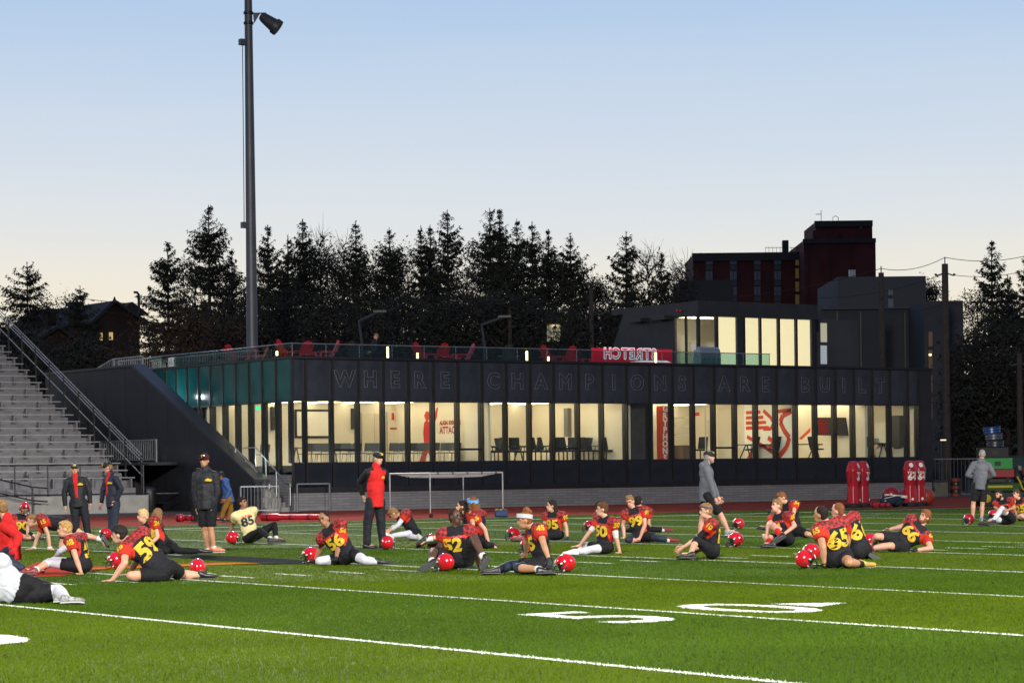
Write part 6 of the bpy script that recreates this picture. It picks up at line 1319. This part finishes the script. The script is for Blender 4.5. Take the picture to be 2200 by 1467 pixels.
def make_helmet(label, c, hf, hu, parent=None, scale=1.0, group='red helmets lying on the field'):
    hl = hu.cross(hf).normalized(); hu = hf.cross(hl).normalized()
    if parent is None: t = thing('football_helmet', label, 'helmet', (c.x, c.y, 0), group)
    else: t = parent
    def q(x, y, z): return c + (hf * x + hl * y + hu * z) * scale
    n, r = 28, 18; vs, fs = [], []
    for i in range(r + 1):
        th = math.pi * i / r
        for k in range(n):
            a = 2 * math.pi * k / n; x, y, z = math.sin(th) * math.cos(a), math.sin(th) * math.sin(a), math.cos(th)
            vs.append((0.150 * x - 0.008, 0.118 * y, 0.138 * z * (1.0 if z > 0 else 0.95) + 0.012))
    for i in range(r):
        for k in range(n):
            k2 = (k + 1) % n; ids = (i * n + k, (i + 1) * n + k, (i + 1) * n + k2, i * n + k2); mx = [sum(vs[j][d] for j in ids) / 4 for d in range(3)]
            if mx[2] < -0.098: continue
            if mx[0] > 0.028 and mx[2] < 0.045 and not (mx[0] < 0.062 and mx[2] < -0.01): continue
            if ids[0] == ids[3] : continue
            fs.append(ids)
    mb = MB(); mb.add([q(*v) for v in vs], fs)
    M_SH = mat('helmet_red', (0.42, 0.006, 0.014), 0.13, coat=0.8, var=0.06, vscale=3)
    sh = mb.build('shell' if parent is None else 'helmet', M_SH, t, smooth=True)
    m = sh.modifiers.new('th', 'SOLIDIFY'); m.thickness = 0.012; m.offset = -1
    li = MB(); o = len(li.v); ell(li, q(-0.012, 0, -0.004), (hf * 0.120 * scale, hl * 0.098 * scale, hu * 0.112 * scale)); li.build('padding', M_BLK, sh, smooth=True) if parent is None else None
    fm = MB(); FMM = mat('facemask_black', (0.02, 0.02, 0.022), 0.3, 0.3)
    def arc(z, reach, wid=0.115, x0=0.05): return [q(x0, -wid, z), q(x0 + reach * .55, -wid * .82, z - .004), q(x0 + reach * .95, -wid * .4, z - .008), q(x0 + reach, 0, z - .009), q(x0 + reach * .95, wid * .4, z - .008), q(x0 + reach * .55, wid * .82, z - .004), q(x0, wid, z)]
    for z, rc in ((0.015, 0.105), (-0.045, 0.135), (-0.090, 0.125), (-0.122, 0.10)): fm.tube(arc(z, rc), 0.0065 * scale, 6)
    for y in (-0.045, 0.045): fm.tube([q(0.150, y, 0.012), q(0.178, y, -0.05), q(0.168, y, -0.094), q(0.143, y, -0.124)], 0.006 * scale, 6)
    for y in (-0.113, 0.113): fm.tube([q(0.055, y, 0.015), q(0.062, y, -0.05), q(0.055, y, -0.122)], 0.006 * scale, 6)
    fm.build('facemask', FMM, sh)
    wm = mat('helmet_white', (0.62, 0.62, 0.62), 0.3)
    for y in (-1, 1): e = MB(); e.lathe(q(-0.012, y * 0.114, -0.035), [(0.018, -0.004), (0.018, 0.006)], 10, hl); e.build('ear_hole', M_BLK, sh)
    st = MB(); st.tube([q(0.146 * math.cos(a) - 0.008, 0, 0.142 * math.sin(a) + 0.012) for a in np.linspace(0.25, 0.62, 6)], 0.012, 6); st.build('front_bumper', wm, sh)
    for y in (-1, 1): ck = MB(); ck.obox(q(0.052, y * 0.110, 0.03), hf * 0.016, hl * 0.006, hu * 0.010); ck.build('mask_clip', wm, sh)
    ch_ = MB(); ch_.tube([q(0.03, -0.11, -0.07), q(0.09, -0.06, -0.118), q(0.11, 0, -0.126), q(0.09, 0.06, -0.118), q(0.03, 0.11, -0.07)], 0.009, 5); ch_.build('chin_strap', wm, sh)
    return t
def helmet_at(label, px, gy, yaw, tilt=0, scale=1.0):
    """helmet lying on the turf; gy is the image row of its lowest edge"""
    p = G(px, gy); y = math.radians(yaw); f = RT * math.sin(y) - FW * math.cos(y); ti = math.radians(tilt); hf = f * math.cos(ti) + UP * math.sin(ti); l = UP.cross(f); hu = hf.cross(l)
    make_helmet(label, p + UP * 0.128, hf, hu if hu.z > 0 else -hu, scale=scale)
def finish_people():
    dg = bpy.context.evaluated_depsgraph_get(); done = []
    for o, cls, extra, mats in JOBS: done.append(bpy.data.meshes.new_from_object(o.evaluated_get(dg), preserve_all_data_layers=False, depsgraph=dg))
    bv = {}
    for (o, cls, extra, mats), me in zip(JOBS, done):
        old = o.data; o.modifiers.clear(); o.data = me; bpy.data.meshes.remove(old); me.name = o.name
        me.materials.clear()
        for m in mats: me.materials.append(m)
        np_ = len(me.polygons)
        if cls and len(mats) > 1:
            cen = np.empty(np_ * 3); me.polygons.foreach_get('center', cen); cen = cen.reshape(-1, 3)
            me.polygons.foreach_set('material_index', [cls(Vector(c), None) for c in cen])
        else: me.polygons.foreach_set('material_index', [0] * np_)
        me.polygons.foreach_set('use_smooth', [True] * np_)
        if extra and extra.f:
            em = extra.mesh('x', mats); bm = bmesh.new(); bm.from_mesh(me); bm.from_mesh(em); bm.to_mesh(me); bm.free(); bpy.data.meshes.remove(em); me.polygons.foreach_set('use_smooth', [True] * len(me.polygons))
        if o.name.split('.')[0] in ('jersey', 'jacket', 'hoodie', 'shorts', 'trousers'):      # folds in the cloth
            nv = len(me.vertices); co = np.empty(nv * 3, np.float32); me.vertices.foreach_get('co', co); co = co.reshape(-1, 3); no = np.empty(nv * 3, np.float32); me.vertex_normals.foreach_get('vector', no); no = no.reshape(-1, 3)
            rg = np.random.default_rng(nv); h = np.zeros(nv)
            for k in range(7):
                d_ = rg.normal(0, 1, 3); d_ /= np.linalg.norm(d_); w_ = co @ rg.normal(0, 1, 3) * 6 + rg.uniform(0, 6); h += np.sin(co @ d_ * rg.uniform(26, 75) + 1.6 * np.sin(w_)) * rg.uniform(.5, 1)
            amp = {'jersey': 0.0030, 'jacket': 0.0024, 'hoodie': 0.0024, 'shorts': 0.0028, 'trousers': 0.0034}[o.name.split('.')[0]]
            me.vertices.foreach_set('co', (co + no * (np.abs(h) * amp)[:, None]).astype(np.float32).reshape(-1))
        me.update()
    for o, t, txt, c, n, u, size, m in LATE:
        if o.name not in bv: bv[o.name] = BVHTree.FromPolygons([v.co[:] for v in o.data.vertices], [p.vertices[:] for p in o.data.polygons])
        n = n.normalized(); u = (u - n * u.dot(n)).normalized(); r = u.cross(n)
        if txt == '*':
            me = MB().add([(x, y, 0) for x, y in ((-.06, -.02), (.05, -.03), (.06, 0), (.02, .02), (-.01, .03), (-.05, .01))], [tuple(range(6))]).mesh('e', C_YEL); me.materials.clear()
        else: me = text_mesh(txt, size, offset=size * 0.045)
        me = subdiv(me, 2 if size > .15 else 1); keep = []; hits = []
        for v in me.vertices:
            p = c + r * v.co.x * (1.1 if txt.isdigit() else 1) + u * v.co.y; hits.append((p, bv[o.name].ray_cast(p + n * 0.30, -n, 0.5)[0]))
        hs = sorted((h - c).dot(n) for p, h in hits if h is not None)
        if not hs: continue
        md = hs[len(hs) // 2]
        for v, (p, h) in zip(me.vertices, hits):
            dev = (h - c).dot(n) - md if h is not None else 9
            v.co = (p - n * (p - c).dot(n) + n * (md + max(-0.12, min(0.04, dev)) + 0.007)) if h is not None else p; keep.append(h is not None)
        bm = bmesh.new(); bm.from_mesh(me); bm.verts.ensure_lookup_table(); bmesh.ops.delete(bm, geom=[v for v, k in zip(bm.verts, keep) if not k], context='VERTS'); bm.to_mesh(me); bm.free()
        if len(me.polygons) == 0: continue
        me.materials.append(m); link('printed_number' if txt.isdigit() else 'printed_mark', me, o)
# ------------------------------------------------------------------ who sits and stands where (sketch co-ordinates: sheet origin and scale in Z)
Z1, Z2, Z3, Z4, Z5 = (0, 1060, .17723), (210, 1070, .136364), (400, 960, .170455), (640, 950, .197694), (110, 970, .136364)
Z6, Z7, Z8, Z9, Z10, Z11, Z12 = (820, 1060, .12952), (1000, 1060, .129547), (1180, 1050, .136364), (1420, 950, .184049), (1600, 1040, .136364), (1840, 1080, .090909), (2030, 930, .149912)
TW, TN, TK = (C_WHITE, 0.97), (C_NAVY, 0.95), (C_SHORT, 0.95)
SW = (C_SOCK, 0.72); SKK = (C_SHORT, 0.6)
GS = 'coaches and helpers standing about'
person('player 56 in black and red jersey, straddling with white tights', Z4, (560, 1330), (545, 1262), (350, 945), (303, 868), -22, -25, -6, L=[(440, 1120, -1), (418, 1262, -1)], R=[(252, 1120, 1), (185, 1290, -1)], RL=[(235, 1290, -1), (400, 1300, 1)], LL=[(725, 1282, -1), (872, 1305, 0), (1010, 1312)],
       skin='mid', hair='dark', style='buzz', legs={'L': TW, 'R': TW}, chest='56', sleeve={'L': '56'}, gloves='LR', bulk=1.08)
person('player 59 leaning on one arm with his back to the camera', Z2, (1000, 1310), (1060, 1190), (530, 655), (375, 590), -125, -92, -4, L=[(425, 1020, -1), (230, 1285, -1)], R=[(620, 1000, 1), (490, 1190, 1)], LL=[(520, 1215, -1), (790, 1290, 1)], RL=[(1330, 1240, 1), (1655, 1245, 0), (1890, 1240)],
       skin='light', hair='dark', band=0.045, band_m=C_CAP, back='59', sleeve={'L': '59'}, bulk=1.12, size=1.03, shortlen=0.7)
person('blond player in a black and red jersey kneeling, one leg stretched right', Z2, (1050, 880), (1080, 775), (770, 430), (715, 300), -32, -60, 0, L=[(945, 610, -1), (815, 735, -1)], R=[(590, 610, 0), (520, 740, 0)], LL=[(1290, 850, -1), (1640, 845, 0), (1740, 840)], RL=[(1060, 860, -1), (1250, 875, 1)],
       hair='pale_blond', legs={'L': TK, 'R': TK}, chest='24', sleeve={'L': '24'})
person('long-haired player half hidden behind the blond one', Z2, (1000, 850), (1000, 790), (900, 420), (955, 265), -100, 150, 0, LL=[(820, 830, 1), (700, 850, 0)], RL=[(840, 800, 1), (720, 850, 1)], hair='fair', style='long')
person('blond player 48 twisting left with a white tight on one leg', Z1, (1000, 975), (1010, 905), (905, 525), (805, 450), -102, -78, 0, L=[(925, 790, -1), (985, 972, -1)], R=[(720, 700, 1), (640, 800, 1)], LL=[(560, 830, -1), (395, 945, -1), (290, 955)], RL=[(620, 810, 1), (480, 960, 1), (380, 965)],
       hair='blond', back='48', sleeve={'L': '48'}, legs={'L': (C_WHITE, 0.25), 'R': (C_WHITE, 0.25)}, shoes='r', socks={'L': SW, 'R': SW}, arms={'R': (C_WHITE, .2, .7)})
person('player in a white jersey lying at the lower left edge', Z1, (300, 1335), (260, 1200), (-110, 1010), (-260, 960), 150, -90, 0, L=[(-120, 1250, 0), (-250, 1300, 0)], R=[(0, 1150, 1), (-150, 1250, 1)], LL=[(700, 1175, -1), (815, 1292, -1), (990, 1325)], RL=[(660, 1210, 1), (735, 1300, -1), (900, 1335)],
       topm=[C_WJ], legs={'L': (C_WHITE, .95), 'R': (C_WHITE, .95)}, shoes='y', shortlen=0.88, bulk=1.15, size=1.05)
person('helper in a red jacket with white stripe crouching at the left edge', Z1, (120, 975), (120, 720), (90, 330), (10, 175), -95, -120, -10, L=[(230, 520, -1), (190, 640, -1)], R=[(60, 560, 1), (20, 700, 1)], LL=[(30, 780, -1), (290, 925, 0), (360, 960)], RL=[(-60, 900, 1), (220, 945, 1)],
       top='jacket', topm=[C_RED], bottom='trousers', botm=C_NAVY, shoes='r', hair='fair', stand=True, gloves='L', glove_m=C_RED, bulk=1.1, group=GS)
person('player wearing his red helmet, seated at the far left', Z1, (300, 565), (255, 500), (255, 275), (290, 195), 22, 25, -8, L=[(335, 400, -1), (335, 500, -1)], R=[(200, 400, 0), (190, 500, 0)], LL=[(380, 500, -1), (455, 530, 0), (530, 520)], RL=[(310, 530, -1), (390, 545, 0)], helmet=True, chest='90', legs={'L': (C_SHORT, .2)}, socks={'L': SW})
person('player 15 on hands and knees, leg kicked back', Z1, (500, 690), (810, 385), (490, 335), (385, 335), (0.0, -1, 0.35), -72, -5, L=[(600, 540, -1), (605, 675, 0)], R=[(450, 540, 1), (410, 690, 0)], LL=[(1010, 500, 0), (1235, 555, 0), (1290, 660)], RL=[(740, 640, 0), (900, 660, 1)],
       hair='fair', stand=True, sleeve={'L': '15'}, socks={'L': SW, 'R': SW}, arms={'L': (C_SOCK, .92, 1.0), 'R': (C_SOCK, .92, 1.0)}, shoes='k')
person('player 85 in a cream jersey leaning back, looking up right', Z3, (830, 1210), (825, 1145), (725, 815), (718, 752), 18, 58, 12, R=[(582, 985, 1), (530, 1190, 1)], L=[(850, 930, 1), (860, 1100, 1)], LL=[(1110, 975, -1), (1135, 1160, -1), (1240, 1195)], RL=[(930, 1050, -1), (1070, 1160, -1), (1180, 1195)],
       skin='mid', hair='dark', style='short', topm=[C_CREAM], chest='85', num_m=mat('black_print', (0.015, 0.015, 0.018), 0.6), legs={'L': TK, 'R': TK}, socks={'L': (C_SOCK, .85), 'R': (C_SOCK, .85)})
person('coach in black rain jacket and shorts with orange shoes', Z3, (310, 1345), (255, 715), (242, 305), (235, 235), -15, -18, 0, L=[(395, 560, 0), (345, 765, -1)], R=[(112, 560, 0), (140, 765, -1)], RL=[(235, 1050, 0), (285, 1300, 0), (235, 1350)], LL=[(312, 1050, 0), (350, 1275, 0), (410, 1310)],
       stand=True, skin='tan', hair='dark', cap=cloth('maroon_cap', (0.06, 0.008, 0.012)), top='jacket', topm=[C_JKT], bottom='long_shorts', shoes='o', extras=('shades', 'logo', 'hood'), bulk=1.06, group=GS, socks={'L': (C_SOCK, .88), 'R': (C_SOCK, .88)})
person('man in a blue hoodie and khaki trousers bending on the track', Z3, (510, 945), (540, 660), (485, 435), (455, 388), -85, -90, -35, L=[(550, 540, 0), (495, 655, -1)], R=[(500, 540, 1), (470, 650, 1)], LL=[(475, 790, 0), (440, 900, 0)], RL=[(560, 800, 0), (530, 925, 0)], stand=True, skin='mid', hair='dark', cap=C_CAP, top='hoodie', topm=[C_BLUE], bottom='trousers', botm=C_KHAKI, group=GS)
person('man in black mostly hidden behind the rain-jacketed coach', Z3, (110, 945), (105, 640), (108, 385), (148, 335), 85, 90, -10, LL=[(95, 790, 0), (95, 920, 0)], RL=[(125, 790, 0), (130, 925, 0)], stand=True, skin='mid', hair='dark', cap=C_CAP, top='jacket', topm=[C_PANT], bottom='trousers', botm=C_PANT, group=GS)
person('coach in a red and charcoal jacket with hands behind his back', Z4, (860, 1165), (842, 640), (850, 258), (872, 178), 35, 52, -4, R=[(672, 430, 1), (705, 575, 1)], L=[(960, 430, 1), (830, 590, 1)], RL=[(757, 890, 0), (748, 1120, 0), (800, 1165)], LL=[(902, 890, 0), (925, 1120, 0), (985, 1165)],
       stand=True, skin='light', hair='grey', cap=C_CAP, top='jacket', topm=[C_RED, C_RED, C_PANT], bottom='trousers', botm=C_PANT, shoes='k', extras=('logo',), bulk=1.03, group=GS)
person('older coach in an open black jacket over a red polo', Z5, (460, 1415), (425, 800), (385, 405), (375, 322), 4, 12, -4, R=[(205, 650, 0), (225, 880, -1)], L=[(600, 620, 0), (612, 820, -1)], RL=[(385, 1080, 0), (375, 1370, 0)], LL=[(545, 1080, 0), (585, 1370, 0)],
       stand=True, skin='pink', hair='grey', cap=cloth('grey_black_cap', (0.04, 0.04, 0.045)), top='jacket', topm=[C_JKT, C_RED], bottom='trousers', botm=C_PANT, extras=('logo', 'hood'), bulk=1.08, group=GS)
person('coach in a navy jacket with a white shoulder bar, looking left', Z5, (940, 1375), (975, 800), (935, 335), (887, 250), -48, -80, -18, L=[(1105, 590, 0), (1022, 775, -1)], R=[(815, 610, 0), (790, 835, -1)], LL=[(1005, 1090, 0), (965, 1340, 0)], RL=[(955, 1090, 0), (930, 1340, 0)],
       stand=True, skin='pink', hair='fair', cap=C_CAP, top='jacket', topm=[C_NVJ, C_RED], bottom='trousers', botm=cloth('navy_trousers', (0.02, 0.026, 0.045)), extras=('logo',), bulk=1.04, group=GS)
person('player bent over his white-clad leg near the red coach', Z6, (540, 765), (560, 660), (345, 330), (225, 330), (-0.75, -0.5, 0.4), -95, -55, L=[(275, 520, -1), (130, 620, 0)], R=[(300, 480, 1), (110, 600, 1)], LL=[(380, 670, -1), (160, 700, 0), (90, 650)], RL=[(430, 700, -1), (620, 780, -1), (700, 820)], hair='fair', legs={'L': TW, 'R': TW}, arms={'L': (C_WHITE, .1, .85), 'R': (C_WHITE, .1, .85)}, back='1', shoes='w')
person('player 52 facing the camera with one knee up, looking right', Z6, (1270, 1262), (1300, 1130), (1235, 600), (1228, 478), -8, 42, 4, R=[(985, 900, 0), (1010, 1010, 1)], L=[(1545, 960, 1), (1625, 1190, 1)], LL=[(1530, 730, -1), (1695, 1075, -1), (1600, 1270)], RL=[(850, 960, -1), (830, 1140, -1), (680, 1220)],
       skin='dark', hair='dark', style='buzz', chest='52', extras=('numleft',), bulk=1.15, size=1.02, socks={'L': (C_SOCK, .80), 'R': (C_SOCK, .80)}, shortlen=.9)
person('bearded long-haired player leaning back behind number 52', Z6, (1560, 905), (1530, 760), (1440, 335), (1340, 240), -75, -72, 4, L=[(1515, 520, -1), (1530, 700, 0)], R=[(1400, 560, 1), (1450, 780, 1)], LL=[(1000, 640, 0), (700, 770, 0), (580, 900)], RL=[(1050, 720, 1), (720, 800, 0), (600, 930)], hair='dark', style='long', beard='brown', sleeve={'L': '98'}, legs={'L': (C_NAVY, .3), 'R': TW}, socks={'L': SW, 'R': SW})
person('player with a blue headband seen from behind the bearded one', Z6, (1680, 905), (1650, 790), (1580, 320), (1525, 195), -110, -135, 0, L=[(1710, 590, -1), (1775, 830, 0)], R=[(1480, 560, 1), (1500, 760, 1)], LL=[(1760, 885, -1), (1840, 905, 1), (1900, 905)], RL=[(1400, 850, 1), (1200, 880, 1)], skin='pink', hair='ginger', style='long', band=0.06, band_m=cloth('blue_band', (0.10, 0.30, 0.62)), sleeve={'L': '45'}, legs={'L': TK})
person('player 45 with a grey headband and hair bun sitting sideways', Z7, (1150, 1335), (1290, 1150), (1170, 555), (1022, 470), -78, -82, -6, L=[(1300, 850, -1), (1388, 1095, -1)], R=[(1010, 800, 1), (1000, 980, 1)], LL=[(870, 1235, -1), (1262, 1255, -1), (1480, 1300)], RL=[(740, 1190, 0), (495, 1288, -1), (250, 1295)],
       skin='tan', hair='ginger', style='bun', band=0.06, band_m=cloth('grey_band', (0.42, 0.42, 0.46)), sleeve={'L': '45'}, chest='45', legs={'L': (C_NAVY, .12), 'R': (C_NAVY, .85)}, gloves='L', bulk=1.1, socks={'L': (C_SOCK, .78), 'R': (C_SOCK, .85)}, shortlen=.75)
person('player 95 with long dark hair leaning on a gloved hand', Z7, (1480, 780), (1490, 730), (1475, 335), (1420, 205), -32, -66, 0, L=[(1672, 560, 0), (1690, 735, -1)], R=[(1310, 520, 0), (1240, 640, -1)], LL=[(1180, 690, -1), (920, 745, -1), (780, 700)], RL=[(1150, 640, 1), (900, 720, 0), (760, 660)], hair='dark', style='long', chest='95', sleeve={'L': '95'}, gloves='LR', legs={'L': TK, 'R': TK}, shoes='r')
person('player 50 with white elbow sleeve and white shoe turned left', Z8, (850, 1030), (860, 925), (905, 475), (843, 352), -48, -80, -2, L=[(1048, 740, 0), (1110, 990, -1)], R=[(640, 680, 0), (480, 890, -1)], LL=[(670, 950, -1), (395, 1005, -1), (200, 995)], RL=[(540, 900, 1), (470, 960, -1), (380, 1000)],
       hair='brown', chest='50', sleeve={'L': '50'}, legs={'L': (C_WHITE, .8), 'R': (C_WHITE, .5)}, arms={'L': (C_SOCK, .30, .58), 'R': (C_SOCK, .28, .45)}, shoes='w')
person('player 99 facing the camera with his weight on both arms', Z8, (1440, 850), (1440, 760), (1340, 335), (1282, 222), -14, -22, -16, R=[(1165, 560, 0), (1182, 760, -1)], L=[(1505, 570, -1), (1415, 800, -1)], RL=[(1240, 800, -1), (1440, 840, 1), (1560, 840)], LL=[(1740, 780, -1), (1900, 830, 0), (2080, 835)], hair='fair', chest='99', sleeve={'L': '99'}, legs={'L': TN, 'R': (C_NAVY, .2)}, shoes='r', skin='pink', socks={'L': SW})
person('dark-haired player sitting behind number 99', Z8, (1450, 690), (1450, 640), (1440, 330), (1405, 195), 160, 165, 0, LL=[(1650, 650, 0), (1820, 660, 0), (1960, 655)], RL=[(1300, 660, 0), (1230, 680, 1)], hair='dark', shoes='r', legs={'L': TK, 'R': TK}, socks={'L': SW})
person('player sitting behind number 50, mostly hidden', Z8, (760, 690), (800, 640), (780, 400), (800, 300), 100, 110, 0, LL=[(1000, 650, 0), (1100, 690, 0)], RL=[(980, 690, -1), (1060, 720, 0)], hair='dark', chest='7')
person('coach in a grey hoodie and black shorts walking right', Z9, (640, 1136), (545, 625), (525, 245), (565, 172), 88, 92, 0, R=[(585, 490, -1), (640, 680, 0)], L=[(600, 480, 1), (690, 690, 1)], RL=[(705, 860, 0), (785, 1035, 0), (880, 1030)], LL=[(480, 900, 0), (450, 1100, 0), (540, 1130)],
       stand=True, skin='pink', hair='grey', beard='grey', cap=C_CAP, top='hoodie', topm=[C_GREY], bottom='long_shorts', shoes='y', bulk=1.12, group=GS, extras=('capback_no',))
person('player 10 sitting upright and pulling his foot, long black sleeves', Z9, (570, 1368), (600, 1300), (590, 920), (545, 842), -92, -75, 0, L=[(440, 1110, -1), (225, 1250, -1)], R=[(470, 1120, 1), (210, 1245, 1)], LL=[(415, 1140, -1), (345, 1300, -1), (250, 1335)], RL=[(480, 1200, 1), (330, 1340, -1), (230, 1345)], hair='fair', style='short', band=0.018, band_m=C_GREY, sleeve={'L': '10'}, back='10', arms={'L': (C_SHORT, .05, .5), 'R': (C_SHORT, .05, .5)}, legs={'L': (C_SHORT, .3), 'R': (C_SHORT, .3)})
person('blond player hugging his raised knee', Z10, (600, 988), (640, 890), (565, 490), (512, 372), -45, -60, 8, L=[(790, 650, 0), (630, 775, -1)], R=[(370, 640, -1), (350, 790, -1)], LL=[(450, 640, -1), (570, 810, -1), (480, 860)], RL=[(310, 820, -1), (420, 930, -1), (290, 965)], hair='fair', chest='4', sleeve={'L': '40'}, skin='pink', socks={'L': (C_RED, .5), 'R': (C_RED, .6)})
person('player 54 behind the knee-hugging one, head lowered', Z10, (850, 835), (810, 700), (690, 310), (595, 228), -58, -62, -28, L=[(775, 450, -1), (700, 570, -1)], R=[(480, 450, 1), (390, 420, -1)], LL=[(1000, 790, -1), (1120, 815, 0), (1200, 820)], RL=[(560, 700, 1), (340, 670, 0), (180, 655)], hair='ginger', sleeve={'L': '54'}, gloves='R', shortlen=.85)
person('player 65 seen from behind, propped on his left arm', Z10, (1450, 1322), (1490, 1150), (1335, 620), (1245, 528), -150, -118, 0, L=[(1235, 1000, -1), (1252, 1265, 0)], R=[(1620, 900, 1), (1560, 1100, 1)], LL=[(1260, 1160, 1), (1380, 1250, 1)], RL=[(1640, 1235, -1), (1850, 1255, 1), (2080, 1275)], skin='tan', hair='dark', style='buzz', back='65', sleeve={'L': '65'}, gloves='L', shoes='g', bulk=1.18, size=1.04, socks={'R': SKK, 'L': SKK})
person('big player seen from behind, leaning beside number 65', Z10, (1830, 1185), (1830, 1040), (1600, 545), (1500, 452), -128, -115, 0, L=[(1570, 780, 0), (1520, 950, 0)], R=[(1760, 800, 1), (1680, 950, 1)], LL=[(1560, 1090, 1), (1720, 1160, 1)], RL=[(1900, 1120, 1), (1990, 1180, -1), (2080, 1175)], skin='pink', hair='ginger', style='buzz', back='61', bulk=1.15, size=1.03, shortlen=.9)
person('bearded player 66 lying on his side on one elbow', Z11, (1100, 1152), (1010, 850), (1520, 575), (1575, 425), (-0.1, 0.35, 1.0), -48, 15, L=[(1760, 1075, -1), (1410, 1110, 0)], R=[(1090, 560, 1), (780, 620, 0)], LL=[(760, 1010, -1), (330, 1075, 0), (230, 1080)], RL=[(490, 790, -1), (400, 980, 1), (330, 960)], hair='ginger', style='curly', beard='ginger', chest='66', sleeve={'L': '66'}, gloves='L', bulk=1.15, skin='pink', shortlen=.78, shoes='r')
person('coach in a grey hoodie seen from behind near the cart', Z12, (450, 1262), (500, 750), (522, 395), (530, 340), 178, 180, -18, L=[(330, 600, 0), (440, 650, 1)], R=[(700, 600, 0), (600, 650, 1)], LL=[(400, 1060, 0), (400, 1215, 0)], RL=[(535, 1060, 0), (525, 1235, 0)], stand=True, skin='light', hair='grey', style='buzz', top='hoodie', topm=[C_GREY], bottom='long_shorts', shoes='y', bulk=1.1, group=GS)
person('reclining player with white tights beside the hooded coach', Z12, (880, 1318), (910, 1240), (850, 965), (775, 890), -38, -52, 4, L=[(1000, 1070, 0), (900, 1100, -1)], R=[(720, 1060, 0), (790, 1120, -1)], LL=[(820, 1080, -1), (690, 1260, -1), (620, 1290)], RL=[(720, 1240, -1), (590, 1295, 0), (480, 1295)], hair='dark', beard='dark', skin='tan', chest='1', legs={'L': TW, 'R': TW}, sleeve={'L': '1'})
person('player 25 cut off by the right edge', Z12, (1120, 1255), (1140, 1200), (1085, 960), (1025, 880), -40, -60, 0, L=[(1200, 1100, 0), (1100, 1200, -1)], R=[(1000, 1090, 0), (1050, 1210, -1)], LL=[(1090, 1180, -1), (1180, 1240, 0)], RL=[(1060, 1200, -1), (1150, 1245, 0)], hair='brown', chest='25')
cd_ = (cp0 - CAMP).dot(FW)
person('driver in a dark jacket seated on the utility cart', Z12, (0, 0), (1060, 680), (1050, 590), (1070, 520), 30, 150, 0, L=[(1100, 640, 1), (1040, 660, 1)], R=[(985, 620, 0), (960, 640, 0)], LL=[(1120, 700, -1), (1140, 800, 0)], RL=[(1100, 710, -1), (1120, 800, 0)], D=cd_ + 0.65, stand=True, hair='grey', top='jacket', topm=[C_JKT], bottom='trousers', botm=C_PANT, group=GS, size=.95)
ty = atY(806, 760, 83.4); td_ = (ty - CAMP).dot(FW)
person('person in dark clothes sitting on the roof terrace', (0, 0, 1.0), (0, 0), (804, 756), (805, 734), (808, 723), -70, -60, 0, LL=[(785, 756, 0), (783, 775, 0)], RL=[(787, 757, 1), (785, 776, 0)], D=td_, stand=True, hair='fair', top='jacket', topm=[C_JKT], bottom='trousers', botm=C_PANT, group=GS, size=.95)
finish_people()
for px, gy, yw, ti, lab in ((425, 1240, 185, 0, 'red helmet with its back to the camera beside the outstretched leg of player 59'), (250, 1222, -95, -8, 'red helmet with the facemask to the left beneath the arm of player 59'), (226, 1159, -60, 0, 'red helmet on the turf by the navy-jacketed coach'), (501, 1169, 120, 0, 'red helmet in front of the player in the cream jersey'),
        (668, 1211, -92, -6, 'red helmet with facemask to the left beside player 56'), (833, 1181, 160, 0, 'red helmet behind the shoes of the coach in the red jacket'), (928, 1177, 165, 0, 'red helmet behind the shoulder of player 52'), (956, 1228, -130, -5, 'large red helmet in front of the shin of player 52'),
        (1214, 1231, -88, -12, 'shiny red helmet behind the gloved hand of player 45'), (1134, 1189, -70, 0, 'red helmet with dark facemask in front of the chest of player 45'), (1103, 1160, -80, 0, 'red helmet by the feet of player 95'), (1267, 1143, -85, 0, 'red helmet behind the arm of player 50'),
        (1580, 1175, -82, 0, 'red helmet nearer to player 10 with facemask to the left'), (1586, 1137, -70, 0, 'red helmet farther off behind player 10'), (1731, 1222, 88, -8, 'nearer one of the two red helmets beside player 65'), (1742, 1204, -70, 0, 'farther one of the two red helmets beside player 65'),
        (2081, 1127, -65, 0, 'red helmet at the feet of the hooded coach near the cart'), (2134, 1117, -75, 0, 'red helmet behind the white-clad knee at the right edge'), (1872, 1178, 100, 0, 'red helmet behind the knees of player 66')):
    helmet_at(lab, px, gy, yw, ti)
